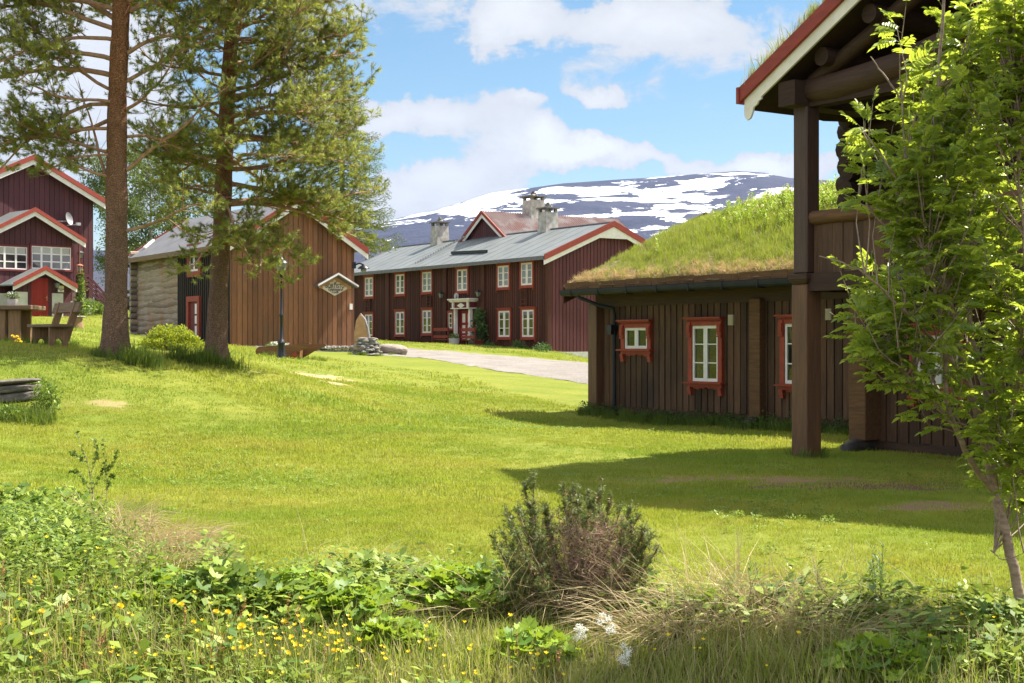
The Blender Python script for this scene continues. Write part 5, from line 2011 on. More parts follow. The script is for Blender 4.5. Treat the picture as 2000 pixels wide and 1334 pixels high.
# rustic table
p = on_ground(28, 668, 20)
tp = Vector((at(28, 0, 28.6).x, 28.6, 0)); tp.z = zg(tp.x, tp.y)
table = thing('picnic_table', 'heavy weathered plank table with slab legs beside the backrest bench', 'table', tp, math.radians(-4))
mb = MB(); mb.box(-1.7, .52, -.42, -.03, .66, .75); mb.box(-1.7, .50, -.02, .38, .655, .745)
mb.build('table_top', M['grey_wood'], table, bevel=.012)
for (x0, x1, y) in ((-.36, -.05, -.32), (.0, .24, -.30), (-1.5, -1.2, -.3)):
    mb = MB(); mb.box(x0, x1, y, y + .07, -.06, .66); mb.build('leg', M['grey_wood_v'], table, bevel=.008)
for (x0, x1, y) in ((-.36, -.05, .22), (.0, .24, .22)):
    mb = MB(); mb.box(x0, x1, y, y + .07, -.06, .655); mb.build('leg', M['grey_wood_v'], table, bevel=.008)
mb = MB(); mb.box(-.60, -.50, -.9, -.8, -.05, .42) if False else mb.box(-1.4, .1, .02, .1, .2, .32); mb.build('stretcher', M['grey_wood'], table)
# flower pot on it
pp = tp + Vector((-.02, -.05, .75))
pot = thing('flower_pot', 'small white pot of pale flowers standing on the plank table', 'flower pot', pp)
mb = MB(); mb.hexa([(-.075, -.06, 0), (.075, -.06, 0), (.075, .06, 0), (-.075, .06, 0)], [(-.095, -.07, .13), (.095, -.07, .13), (.095, .07, .13), (-.095, .07, .13)])
mb.build('pot', M['pot'], pot, bevel=.006)
rg = np.random.default_rng(4)


def leaf_cloud(n, c, r, size, rng, aspect=.45, up=.3):
    """n single diamond leaves spread through an ellipsoid: (V, F4)."""
    d = rng.normal(0, 1, (n, 3)); d /= np.linalg.norm(d, axis=1)[:, None]
    p = np.array(c) + d * (rng.random(n) ** .5)[:, None] * np.array(r)
    a = rng.normal(0, 1, (n, 3)) + d * .8 + np.array([0, 0, up]); a /= np.linalg.norm(a, axis=1)[:, None]
    b = np.cross(a, rng.normal(0, 1, (n, 3))); b /= np.linalg.norm(b, axis=1)[:, None] + 1e-9
    s = (size * rng.uniform(.6, 1.3, n))[:, None]
    V = np.stack([p, p + a * s * .5 + b * s * aspect * .5, p + a * s, p + a * s * .5 - b * s * aspect * .5], 1).reshape(-1, 3)
    k = np.arange(n)[:, None] * 4
    return V, np.hstack([k, k + 1, k + 2, k + 3])


V, F = leaf_cloud(260, (0, 0, .19), (.12, .10, .07), .045, rg)
np_mesh('foliage', V, F, M['weed_leaf'], pot)
V, F = leaf_cloud(120, (0, 0, .22), (.13, .11, .06), .028, rg, .9)
np_mesh('blossom', V, F, M['white_petal'], pot)

# bench with slanted backrest, arched end slabs
bp = Vector((at(97, 0, 27.6).x, 27.6, 0)); bp.z = zg(bp.x, bp.y)
bench = thing('backrest_bench', 'weathered plank bench with slanted backrest board and arched end slabs', 'bench', bp, math.radians(-50))


def arch_slab(x, w, h):
    o = [(-w / 2, -.05), (-w / 2, h), (w / 2, h), (w / 2, -.05), (w * .24, -.05)]
    o += [(w * .24 * math.cos(t), .02 + .12 * math.sin(t)) for t in np.linspace(0, math.pi, 8)] + [(-w * .24, -.05)]
    return o


for x in (-.42, .42):
    mb = MB(lambda a, b, c, x=x: (x + b, a, c)); mb.prism(arch_slab(x, .36, .36), -.035, .035)
    mb.build('leg', M['grey_wood_v'], bench)
mb = MB(); mb.box(-.62, .62, -.21, .21, .36, .42); mb.build('seat', M['grey_wood'], bench, bevel=.01)
for x in (-.38, .38):
    mb = MB(); mb.beam((x, .16, .10), (x, .40, .84), .06, .13, (0, 1, 0)); mb.build('backrest_strut', M['grey_wood_v'], bench)
mb = MB(); mb.beam((-.62, .345, .74), (.62, .345, .74), .055, .21, (0, .33, 1)); mb.build('backrest', M['grey_wood'], bench, bevel=.01)

# tree-stump stool
q = at(150.5, HOR, 45); q.z = zg(q.x, q.y)
stool = thing('stump_stool', 'tree stump stool with a flat stone top on the grass near the red door', 'stool', q)
mb = MB(); mb.lathe([(.22, -.05), (.20, .1), (.165, .2), (.18, .33)], 0, 0, 12); mb.build('stump', M['grey_wood_v'], stool, smooth=True, angle=60)
mb = MB(); mb.rock((0, 0, .36), (.25, .22, .035), random.Random(2), 2, .1, .3); mb.build('seat', M['stone'], stool)
# dark bench further back between trunk and log wall
q = on_ground(251, 620, 40); q = at(251, HOR, 74); q.z = zg(q.x, q.y)
b2 = thing('small_bench', 'small dark bench far back between the pine trunk and the log wall', 'bench', q, .4)
mb = MB(); mb.box(-.6, .6, -.25, .25, .42, .52); mb.build('seat', M['iron'], b2)
for x in (-.4, .4):
    mb = MB(); mb.box(x - .06, x + .06, -.2, .2, -.05, .42); mb.build('leg', M['iron'], b2)


def rock_pile(name, label, cat, base, n, half, h, size, seed, mat='stone', taper=.6, rz=0.0, flatk=.4):
    t = thing(name, label, cat, base, rz)
    r = random.Random(seed)
    m = MB()
    lay = max(1, int(h / (size * flatk * 1.7)))
    for L in range(lay):
        k = 1 - taper * L / max(1, lay)
        z = size * flatk * .8 + L * h / lay
        for _ in range(max(2, int(n * k / lay))):
            a = r.random() * math.tau
            rr = r.random() ** .4
            m.rock((half[0] * k * rr * math.cos(a), half[1] * k * rr * math.sin(a), z + r.uniform(-.02, .02)),
                   (size * r.uniform(.7, 1.5), size * r.uniform(.6, 1.1), size * flatk * r.uniform(.7, 1.3)), r, 2, .16)
    m.build('stones', M[mat], t, smooth=False)
    return t


q = at(716, HOR, 57.5); q.z = zg(q.x, q.y)
rock_pile('stone_cairn', 'dry-stacked grey stone cairn in front of the upright tawny slab', 'cairn', q, 190, (.55, .5), .72, .13, 3, taper=.55)
# tall leaning slab
q = at(705, HOR, 59); q.z = zg(q.x, q.y)
slab = thing('standing_slab', 'tall tawny pointed slab with grey edge leaning behind the cairn', 'standing stone', q, math.radians(20))
mb = MB()
ol = [(-.28, 0), (.36, 0), (.33, .5), (.24, 1.0), (.13, 1.4), (.0, 1.62), (-.06, 1.62), (-.2, 1.38), (-.28, .9)]
mb.prism(ol, -.07, .06)
mb.build('face', M['sandstone'], slab, bevel=.02)
mb = MB()
pts = [(.37, 0, 0), (.35, 0, .5), (.26, 0, 1.0), (.14, 0, 1.42), (-.03, 0, 1.66)]
mb.tube(pts, [.09, .09, .085, .08, .05], 8)
mb.build('rough_edge', M['stone'], slab, smooth=True)
q = at(765, HOR, 60); q.z = zg(q.x, q.y)
bd = thing('boulder', 'long low weathered boulder right of the cairn by the gravel road', 'boulder', q, .1)
mb = MB(); r3 = random.Random(9)
mb.rock((0, 0, .2), (.62, .45, .27), r3, 4, .12, 0); mb.rock((-.42, .0, .14), (.4, .4, .2), r3, 4, .12, 0)
mb.build('stone', M['boulder'], bd, smooth=True)
# low dark slab stack on the left bank
q = at(35, HOR, 21.2); q.z = CAMZ - (780 - HOR) / FPX * 21.2 - .05
st = thing('slab_stack', 'stack of flat dark lichen-covered slabs set in the bank at the picture edge', 'stone stack', q, .05)
r4 = random.Random(12)
for (dx_, w, z, h) in ((-.1, .47, .07, .085), (-.15, .48, .2, .062), (-.22, .5, .30, .045)):
    mb = MB()
    mb.rock((dx_, 0, z), (w, .3, h), r4, 4, .07, 0)
    mb.build('stone', M['stone_dark'], st, smooth=True)
# dry stone wall beyond the tree
q = at(254, HOR, 92); q.z = zg(q.x, q.y) - .1
rock_pile('dry_stone_wall', 'dark dry-stone wall far back between the tree trunk and the log wall', 'stone wall', q, 120, (2.2, .4), 1.5, .3, 6, mat='stone_dark', taper=.2)

# carved planter like a ram's horn sledge
q = at(568, HOR, 45.2); q.z = zg(q.x, q.y)
pl = thing('wooden_planter', 'sledge-shaped oiled wooden planter with two curved wings and pale flowers', 'planter', q, math.radians(-3))


def wing_plank(x0, w, h, y, lift):
    """outline of one swept plank."""
    pts = []
    for t in np.linspace(math.pi * .5, math.pi * 1.5, 9):
        pts.append((-w / 2 + .16 + .18 * math.cos(t), .2 + .19 * math.sin(t)))
    bot = [(-w * .2, .0), (0, .0), (w * .10, .02), (w * .2, .12), (w * .30, .24), (w * .4, .33), (w / 2 - .03, .40 + lift)]
    top = [(w / 2, .44 + lift), (w / 2 - .06, .485 + lift), (w * .35, .48 + lift * .6), (w * .15, .44), (-w * .1, .42), (-w * .3, .40)]
    return [(x0 + a, b) for a, b in pts[::-1][::-1] + bot + top]


mb = MB(); mb.prism(wing_plank(-.17, 1.75, .4, 0, .03), -.35, -.29); mb.build('side_plank', M['horn_wood'], pl)
mb = MB(); mb.prism(wing_plank(.12, 1.95, .4, 0, .0), .25, .31); mb.build('side_plank', M['horn_wood'], pl)
mb = MB(); mb.box(-.85, .35, -.29, .25, .04, .34); mb.build('trough', M['horn_wood'], pl)
mb = MB(); mb.prism([(.02, -.05), (.24, -.05), (.30, .12), (.22, .24), (.02, .04)], -.40, -.355); mb.build('foot_plank', M['win_red'], pl)
V, F = leaf_cloud(500, (-.45, 0, .42), (.38, .2, .09), .07, rg)
np_mesh('foliage', V, F, M['weed_leaf'], pl)
V, F = leaf_cloud(260, (-.4, -.05, .47), (.34, .2, .07), .045, rg, .9)
np_mesh('blossom', V, F, M['white_petal'], pl)

# lamp post
q = at(549.5, HOR, 43.6); q.z = zg(q.x, q.y)
lp = thing('lamp_post', 'black cast-iron lamp post with fluted base in front of the brown gable', 'lamp post', q)
mb = MB(); mb.lathe([(.15, -.1), (.145, .05), (.12, .1), (.105, .42), (.125, .46), (.09, .54), (.058, .58), (.05, 1.25), (.072, 1.28), (.072, 1.32), (.042, 1.36), (.035, 2.45), (.06, 2.48), (.04, 2.52)], 0, 0, 8)
mb.build('pole', M['iron'], lp, smooth=True, angle=40)
mb = MB(); mb.lathe([(.05, 2.52), (.12, 2.55), (.13, 2.57), (.02, 2.57)], 0, 0, 8); mb.lathe([(.22, 2.90), (.18, 2.95), (.03, 3.08), (.02, 3.15)], 0, 0, 8)
hd = mb.build('lantern_head', M['iron'], lp, smooth=True, angle=40)
mb = MB(); mb.lathe([(.10, 2.575), (.17, 2.895)], 0, 0, 8); mb.build('lamp_glass', M['lamp_glass'], hd)

# red slatted benches on both sides of the farmhouse door
def red_bench(uc, lab, w=1.9):
    x, y, _ = F_.hit(uc, y=-.95)
    wp_ = F_.world(x, -.95); 
    t = thing('slatted_bench', lab, 'bench', (wp_.x, wp_.y, zg(wp_.x, wp_.y)), math.radians(TH), 'benches by the farmhouse door')
    m = MB(); m.box(-w / 2, w / 2, -.02, .02, .95, 1.13); m.box(-w / 2, w / 2, -.02, .02, .55, .70); m.build('backrest', M['win_red'], t)
    m = MB(); m.box(-w / 2, w / 2, .03, .45, .42, .47); m.build('seat', M['win_red'], t)
    for s in (-w / 2 + .06, w / 2 - .06):
        m = MB(); m.box(s - .05, s + .05, -.05, .5, -.1, .42); m.box(s - .05, s + .05, -.06, -.021, -.1, 1.2); m.build('leg', M['dark_red'], t)
red_bench(861, 'red slatted bench standing left of the white door portal')
red_bench(914, 'red slatted bench standing partly in front of the farmhouse door', 1.7)
x, y, _ = F_.hit(887, y=-1.3)
wp = F_.world(x, -1.3)
t = thing('clay_tub', 'pale round tub at the foot of the farmhouse door portal', 'tub', (wp.x, wp.y, zg(wp.x, wp.y)))
mb = MB(); mb.lathe([(.22, -.02), (.30, .25), (.31, .5), (.28, .5), (.26, .4)], 0, 0, 14); mb.build('tub', M['pot'], t, smooth=True, angle=40)
V, F = leaf_cloud(200, (0, 0, .6), (.28, .28, .15), .12, rg); np_mesh('foliage', V, F, M['weed_leaf'], t)

# ------------------------------------------------------------------ foliage tools
class Tubes:
    """Many tapered tubes gathered as one numpy mesh."""

    def __init__(s):
        s.V, s.F, s.n = [], [], 0

    def add(s, pts, r0, r1=None, k=5, rad=None):
        P = np.asarray(pts, float)
        n = len(P)
        d = np.gradient(P, axis=0)
        d /= np.linalg.norm(d, axis=1)[:, None] + 1e-9
        ref = np.array([0, 0, 1.]) if abs(d[0, 2]) < .8 else np.array([1., 0, 0])
        a = np.cross(d, ref); a /= np.linalg.norm(a, axis=1)[:, None] + 1e-9
        b = np.cross(a, d)
        r = np.asarray(rad, float) if rad is not None else np.linspace(r0, r1, n)
        t = np.arange(k) * math.tau / k
        ring = P[:, None] + (a[:, None] * np.cos(t)[None, :, None] + b[:, None] * np.sin(t)[None, :, None]) * r[:, None, None]
        s.V.append(ring.reshape(-1, 3))
        i = np.arange(n - 1)[:, None] * k
        j = np.arange(k)[None]
        j2 = (j + 1) % k
        f = np.stack([i + j, i + j2, i + k + j2, i + k + j], -1).reshape(-1, 4) + s.n
        s.F.append(f)
        s.n += n * k

    def build(s, name, mat, parent, smooth=True):
        return np_mesh(name, np.concatenate(s.V), np.concatenate(s.F), mat, parent, smooth=smooth)


def needles(P, D, L, nn, nl, nw, rng, spread=.8, mats=None):
    """shoots: at P with direction D, length L; nn needles each as thin triangles leaning forward."""
    n = len(P)
    P = np.repeat(P, nn, 0); D = np.repeat(D, nn, 0); LL = np.repeat(L, nn)
    t = rng.random(n * nn)
    base = P + D * (t * LL)[:, None]
    q = rng.normal(0, 1, (n * nn, 3))
    q -= (q * D).sum(1)[:, None] * D
    q /= np.linalg.norm(q, axis=1)[:, None] + 1e-9
    d = D * (1 - spread * .5) + q * spread
    d /= np.linalg.norm(d, axis=1)[:, None]
    ln = nl * rng.uniform(.7, 1.25, n * nn)[:, None]
    w = np.cross(d, D); w /= np.linalg.norm(w, axis=1)[:, None] + 1e-9
    V = np.stack([base - w * nw / 2, base + w * nw / 2, base + d * ln], 1).reshape(-1, 3)
    return V, np.arange(len(V)).reshape(-1, 3)


def branch_path(p0, az, el, L, n, rng, droop=.0, up=.0, wig=.12):
    """a curved limb path."""
    pts = [np.array(p0, float)]
    a, e = az, el
    st = L / n
    for i in range(n):
        t = (i + 1) / n
        a += rng.normal(0, wig)
        e += (-droop if t < .6 else up) * (1 / n) * 2 + rng.normal(0, wig * .6)
        d = np.array([math.cos(e) * math.cos(a), math.cos(e) * math.sin(a), math.sin(e)])
        pts.append(pts[-1] + d * st)
    return np.array(pts)


def lerp_path(P, t):
    x = t * (len(P) - 1)
    i = min(int(x), len(P) - 2)
    f = x - i
    return P[i] * (1 - f) + P[i + 1] * f, (P[i + 1] - P[i]) / (np.linalg.norm(P[i + 1] - P[i]) + 1e-9)


def pine_limb(tb, SH, P, r0, rng, dens=1.0, start=.2, sec_l=.44, flat=.38, tw=None):
    """side shoots of a limb; collects shoots as (p, d, len)."""
    L = np.linalg.norm(np.diff(P, axis=0), axis=1).sum()
    tb.add(P, 0, k=6, rad=r0 * (1 - np.linspace(0, 1, len(P))) ** .8 + .006)
    nsec = max(3, int(L / .17 * dens))
    for j in range(nsec):
        t = start + (1 - start) * (j + rng.random() * .7) / nsec
        p, d = lerp_path(P, min(t, .995))
        side = 1 if j % 2 else -1
        az = math.atan2(d[1], d[0]) + side * rng.uniform(.55, 1.15)
        el = math.asin(np.clip(d[2], -1, 1)) * .5 + rng.normal(.10, flat)
        l2 = L * sec_l * (1.12 - t) * rng.uniform(.5, 1.15) + .18
        Q = branch_path(p, az, el, l2, 5, rng, 0, .5, .16)
        tb.add(Q, max(.004, r0 * .32 * (1 - t) + .005), .003, 4)
        nt = max(3, int(l2 / .105 * dens))
        for k in range(nt):
            t2 = .22 + .78 * (k + rng.random() * .6) / nt
            q, d2 = lerp_path(Q, min(t2, .995))
            az3 = math.atan2(d2[1], d2[0]) + (1 if k % 2 else -1) * rng.uniform(.35, 1.0)
            el3 = rng.normal(.35, .35)
            l3 = rng.uniform(.10, .30) * (1.15 - .3 * t2)
            dd = np.array([math.cos(el3) * math.cos(az3), math.cos(el3) * math.sin(az3), math.sin(el3)])
            e = q + dd * l3 + np.array([0, 0, .03])
            if l3 > .17:
                tb.add(np.array([q, e]), .0035, .0025, 3)
            SH.append((q + dd * l3 * .25, dd, l3 * .85))
            d4 = dd + rng.normal(0, .45, 3) + np.array([0, 0, .2]); d4 /= np.linalg.norm(d4)
            SH.append((q + dd * l3 * .6, d4, .10 + .05 * rng.random()))
        SH.append((Q[-1], (Q[-1] - Q[-2]) / (np.linalg.norm(Q[-1] - Q[-2]) + 1e-9), .14))


def build_pine(name, label, base, trunk, limbs, seed, dens, mats=('needle', 'needle_dark', 'needle_bud'), nn=28, nl=.08, nw=.0115, dead=None):
    rng = np.random.default_rng(seed)
    t = thing(name, label, 'tree', base)
    TP_ = np.array([p[:3] for p in trunk]); TR = [p[3] for p in trunk]
    # fine trunk
    n = 60
    zz = np.linspace(TP_[0, 2], TP_[-1, 2], n)
    X = np.interp(zz, TP_[:, 2], TP_[:, 0]); Y = np.interp(zz, TP_[:, 2], TP_[:, 1]); R = np.interp(zz, TP_[:, 2], TR)
    R = R * (1 + .035 * np.sin(zz * 5.1 + seed) + .025 * np.sin(zz * 11.3))
    k = 26
    th = np.arange(k) * math.tau / k
    RR = R[:, None] * (1 + .035 * np.sin(th * 3 + zz[:, None] * .8) + .03 * np.sin(th * 7 + zz[:, None] * 2.1)) + np.exp(-np.clip(zz - zz[0] - .05, 0, 9) * 3.2)[:, None] * .085 * (1 + .7 * np.sin(th * 4 + 1))
    V = np.stack([X[:, None] + RR * np.cos(th), Y[:, None] + RR * np.sin(th), np.repeat(zz[:, None], k, 1)], -1).reshape(-1, 3)
    i = np.arange(n - 1)[:, None] * k; j = np.arange(k)[None]; j2 = (j + 1) % k
    np_mesh('trunk', V, np.stack([i + j, i + j2, i + k + j2, i + k + j], -1).reshape(-1, 4), M['pine_bark'], t, smooth=True)
    tb = Tubes(); SH = []
    for (z, az, el, L, r, dr, up, dn) in limbs:
        x0, y0 = np.interp(z, TP_[:, 2], TP_[:, 0]), np.interp(z, TP_[:, 2], TP_[:, 1])
        P = branch_path((x0, y0, z), math.radians(az), math.radians(el), L, 12, rng, dr, up, .17)
        r = r * .72
        if seed == 22 and math.cos(math.radians(az)) > .2:
            P = P[0] + (P - P[0]) * .88
        if dn > 0:
            pine_limb(tb, SH, P, r, rng, dens * dn)
        else:
            tb.add(P, r, .008, 6)
            for q in range(9):
                p, d = lerp_path(P, rng.uniform(.3, .98))
                e = p + (d * .6 + rng.normal(0, .5, 3)) * rng.uniform(.15, .5)
                tb.add(np.array([p, (p + e) / 2 + rng.normal(0, .02, 3), e]), .006, .002, 3)
    tb.build('branches', M['pine_twig'], t)
    P = np.array([s[0] for s in SH]); D = np.array([s[1] for s in SH]); L = np.array([s[2] for s in SH])
    V, F = needles(P, D, L, nn, nl, nw, rng)
    mi = np.repeat(np.where(rng.random(len(P)) < .5, 0, 1), nn)
    tip = rng.random(len(mi)) < .10
    mi = np.where(tip, 2, mi)
    np_mesh('crown', V, F, [M[m] for m in mats], t, midx=mi)
    return t, len(V)


def limbs_auto(rng, z0, z1, n, Lfn, elfn, dn=1.0, skip=None):
    out = []
    for i in range(n):
        z = z0 + (z1 - z0) * ((i + rng.random()) / n)
        az = (i * 137.5 + rng.uniform(-25, 25)) % 360
        if skip and skip(z, az): continue
        L = Lfn(z, az) * rng.uniform(.8, 1.12)
        out.append((z, az, elfn(z) + rng.normal(0, 7), L, .018 + .013 * L, rng.uniform(-.1, .5), rng.uniform(.2, .9), dn))
    return out


# ------------------------------------------------------------------ the two big pines
q = at(224, HOR, 26.0); q.z = zg(q.x, q.y) - .04
S1 = 26.0 / FPX
tr1 = [(0, 0, -.1, .25), (.0, 0, .4, .215), (.03, 0, 1.6, .20), (.03, .0, 3.0, .19), (.06, 0, 5.0, .165), (.15, 0, 7.2, .155), (.22, 0, 9.5, .11), (.25, 0, 12.2, .03)]
zl1 = lambda v: CAMZ - (v - HOR) * S1 - q.z
r1 = np.random.default_rng(101)
L1 = [  # z, azimuth (0 = right, 90 = away, 180 = left, 270 = towards the camera), elevation, length, radius, droop, upturn, density
    (zl1(150), 178, 8, 3.6, .07, .25, .3, .8), (zl1(205), 185, 12, 2.9, .05, .5, .3, .7), (zl1(300), 190, 4, 2.3, .045, .1, .5, .9), (zl1(395), 170, 62, 2.3, .055, .1, -.1, 0.0),
    (zl1(45), 150, 30, 3.3, .07, .2, .2, 1), (zl1(30), 20, 40, 3.0, .06, .1, .2, .9), (zl1(165), 5, 18, 2.9, .05, .2, .2, .8), (zl1(110), -10, 25, 2.6, .05, .2, .3, .9),
    (zl1(340), 5, 22, 2.6, .05, .0, .2, .6), (zl1(452), -5, -2, 2.1, .045, -.1, .3, .75), (zl1(270), 40, 10, 2.1, .04, .2, .4, .9), (zl1(250), 215, 6, 2.5, .045, .3, .4, .9), (zl1(200), 240, 8, 2.2, .04, .3, .5, .9),
    (zl1(120), 200, 10, 3.3, .06, .3, .4, 1), (zl1(80), 225, 10, 2.8, .05, .3, .4, 1), (zl1(230), 160, 0, 3.1, .05, .1, .5, .9), (zl1(300), 200, -5, 1.6, .03, .2, .5, .9)]
L1 += [(zl1(20), 175, 20, 3.4, .06, .3, .3, 1.1), (zl1(60), 190, 14, 3.5, .06, .3, .3, 1.1), (zl1(180), 178, 14, 2.6, .045, .3, .4, 1.1), (zl1(350), 195, 8, 1.9, .035, .2, .5, 1.1), (zl1(10), 350, 28, 2.6, .05, .2, .3, 1), (zl1(220), 350, 12, 2.0, .04, .2, .4, 1)]
L1 += limbs_auto(r1, 6.6, 11.6, 38, lambda z, az: 3.3 - (z - 6.5) * .40, lambda z: 10 + (z - 6.5) * 7)
t1, n1 = build_pine('pine_tree', 'tall open-crowned pine with the thicker trunk, nearer the plank table', q, tr1, L1, 11, 1.12)

q = at(422, HOR, 28.5); q.z = zg(q.x, q.y) - .04
S2 = 28.5 / FPX
zl2 = lambda v: CAMZ - (v - HOR) * S2 - q.z
tr2 = [(-.02, 0, -.1, .23), (.0, 0, .4, .20), (.05, 0, 1.5, .19), (.12, 0, 3.0, .17), (.22, 0, 5.0, .16), (.34, 0, 7.4, .12), (.40, 0, 9.6, .09), (.45, 0, 12.6, .025)]
r2_ = np.random.default_rng(202)
L2 = [(zl2(440), 2, 6, 2.3, .07, .35, .3, 1.25), (zl2(455), 320, -2, 2.2, .06, .6, .2, 1.2), (zl2(420), 300, -8, 3.0, .055, .6, .2, 1.2), (zl2(470), 335, -14, 1.9, .05, .5, .1, 1.15),
      (zl2(400), 20, 8, 3.5, .07, .2, .3, 1.2), (zl2(360), 350, 8, 3.4, .07, .3, .3, 1.2), (zl2(330), 10, 10, 3.5, .07, .3, .4, 1.2), (zl2(345), 165, 22, 2.0, .055, .0, .2, .9), (zl2(330), 200, 10, 2.0, .05, .1, .3, .9),
      (zl2(280), 0, 14, 3.4, .065, .2, .4, 1.2), (zl2(250), 335, 12, 3.5, .06, .3, .3, 1.2), (zl2(230), 25, 14, 3.3, .06, .2, .4, 1.2), (zl2(200), 180, 4, 2.3, .05, -.1, .3, .7), (zl2(190), 355, 18, 3.2, .06, .2, .4, 1.2),
      (zl2(140), 10, 20, 3.3, .06, .1, .4, 1.2), (zl2(90), 345, 22, 3.1, .055, .1, .4, 1.2), (zl2(60), 15, 28, 3.3, .055, .1, .3, 1.2), (zl2(150), 205, 10, 2.3, .045, .1, .4, .9), (zl2(80), 170, 20, 2.4, .045, .1, .4, .9),
      (zl2(385), 285, -4, 2.7, .05, .5, .3, 1.1), (zl2(300), 275, 4, 2.7, .05, .4, .3, 1.0), (zl2(290), 230, 8, 2.2, .045, .3, .4, .9), (zl2(380), 215, 2, 1.9, .04, .2, .3, .8),
      (zl2(330), 300, 6, 3.6, .06, .4, .3, 1.1), (zl2(230), 310, 12, 3.4, .06, .3, .3, 1.1), (zl2(140), 295, 16, 3.5, .06, .3, .3, 1.1), (zl2(270), 330, 8, 3.3, .06, .3, .3, 1.2), (zl2(60), 320, 20, 3.2, .06, .3, .3, 1.1), (zl2(180), 345, 14, 3.1, .06, .3, .3, 1.2), (zl2(20), 340, 24, 3.0, .06, .3, .3, 1.1), (zl2(395), 350, 8, 2.5, .06, .4, .3, 1.2)]
L2 += limbs_auto(r2_, 3.2, 7.0, 16, lambda z, az: 2.6 + .9 * math.cos(math.radians(az)), lambda z: 4 + (z - 3) * 4, 1.0)
L2 += limbs_auto(r2_, 7.0, 12.0, 42, lambda z, az: (3.4 - (z - 6.5) * .36) * (1 + .15 * math.cos(math.radians(az))), lambda z: 14 + (z - 7) * 6, 1.0)
t2, n2 = build_pine('pine_tree', 'dense bushy pine with drooping right-hand boughs behind the lamp post', q, tr2, L2, 22, 1.0)


# spruce behind the storehouse
def build_spruce(label, base, H, R, seed):
    rng = np.random.default_rng(seed)
    t = thing('spruce_tree', label, 'tree', base)
    tb = Tubes(); tb.add([(0, 0, -.2), (0, 0, H * .5), (.1, 0, H)], .28, .02, 8)
    tb.build('trunk', M['spruce_bark'], t)
    tb = Tubes(); SH = []
    n = int(H * 9)
    for i in range(n):
        z = H * (.36 + .63 * i / n)
        L = R * (1 - (z / H - .36) / .66) ** .7 * rng.uniform(.8, 1.1) + .2
        az = i * 2.4 + rng.normal(0, .2)
        P = branch_path((0, 0, z), az, rng.normal(-.10, .1), L, 6, rng, .25, .9, .06)
        tb.add(P, .035, .006, 4)
        m = int(L / .16)
        for j in range(m):
            u = .15 + .85 * j / m
            p, d = lerp_path(P, u)
            for s in (-1, 1):
                a2 = math.atan2(d[1], d[0]) + s * rng.uniform(.6, 1.0)
                l2 = (1.1 - u) * L * .42 + .15
                Q = p + np.outer(np.linspace(0, 1, 4), np.array([math.cos(a2), math.sin(a2), -.25]) * l2)
                for kk in range(max(2, int(l2 / .12))):
                    qd = (Q[-1] - Q[0]); ql = np.linalg.norm(qd); qd = qd / ql
                    pp_ = Q[0] + qd * ql * (kk + .5) / max(2, int(l2 / .12))
                    dd = qd + rng.normal(0, .4, 3); dd /= np.linalg.norm(dd)
                    SH.append((pp_, dd, .2))
    tb.build('branches', M['spruce_bark'], t)
    P = np.array([s[0] for s in SH]); D = np.array([s[1] for s in SH]); L = np.array([s[2] for s in SH])
    V, F = needles(P, D, L, 5, .09, .03, rng, .6)
    np_mesh('crown', V, F, M['spruce'], t)
    return t


q = at(668, HOR, 79.0); q.z = zg(q.x, q.y)
build_spruce('yellow-green spruce behind the storehouse, at the left end of the farmhouse', q, 15.5, 3.3, 5)


def build_broadleaf(name, label, cat, base, H, R, zc, seed, nleaf, leaf, mat, bark_, rad=.16):
    rng = np.random.default_rng(seed)
    t = thing(name, label, cat, base)
    tb = Tubes(); tb.add([(0, 0, -.2), (.1, 0, H * .4), (.0, .1, H * .95)], rad, .02, 8); tb.build('trunk', M[bark_], t)
    tb = Tubes(); Ps = []
    for i in range(int(34)):
        z = H * rng.uniform(.22, .92)
        L = R * (1 - .6 * abs(z / H - zc)) * rng.uniform(.6, 1.1)
        P = branch_path((0, 0, z), rng.random() * 6.28, rng.uniform(.2, .8), L, 6, rng, .2, -.2, .14)
        tb.add(P, .03, .006, 4)
        for j in range(9):
            p, d = lerp_path(P, rng.uniform(.3, 1) * .99)
            e = p + (d * .5 + rng.normal(0, .5, 3)) * R * .28
            tb.add(np.array([p, e]), .008, .004, 3)
            Ps.append(p + (e - p) * rng.random()); Ps.append(e)
    tb.build('branches', M[bark_], t)
    Ps = np.array(Ps)
    c = Ps[rng.integers(0, len(Ps), nleaf)] + rng.normal(0, R * .075, (nleaf, 3))
    a = rng.normal(0, 1, (nleaf, 3)); a /= np.linalg.norm(a, axis=1)[:, None]
    b = np.cross(a, rng.normal(0, 1, (nleaf, 3))); b /= np.linalg.norm(b, axis=1)[:, None]
    s = (leaf * rng.uniform(.7, 1.3, nleaf))[:, None]
    V = np.stack([c - a * s * .5, c + b * s * .35, c + a * s * .5, c - b * s * .35], 1).reshape(-1, 3)
    k = np.arange(nleaf)[:, None] * 4
    np_mesh('crown', V, np.hstack([k, k + 1, k + 2, k + 3]), M[mat], t)
    return t


for (u, Y, H, R, lab, sd) in ((292, 92, 11.5, 2.8, 'slender birch behind the storehouse, beside the thicker pine trunk', 1), (355, 96, 12.5, 3.2, 'broad leafy birch rising behind the storehouse roof', 2), (225, 100, 12, 2.6, 'birch mostly hidden behind the thicker pine trunk', 3)):
    q = at(u, HOR, Y); q.z = zg(q.x, q.y)
    build_broadleaf('birch_tree', lab, 'tree', q, H, R, .55, sd, 15000, .13, 'birch_leaf', 'birch_bark')
q = at(742, HOR, 104); q.z = zg(q.x, q.y)
build_broadleaf('leafy_bush', 'small bright bush at the far end of the farmhouse roof', 'bush', q, 7.6, 1.1, .6, 8, 1600, .14, 'birch_leaf', 'rowan_bark')

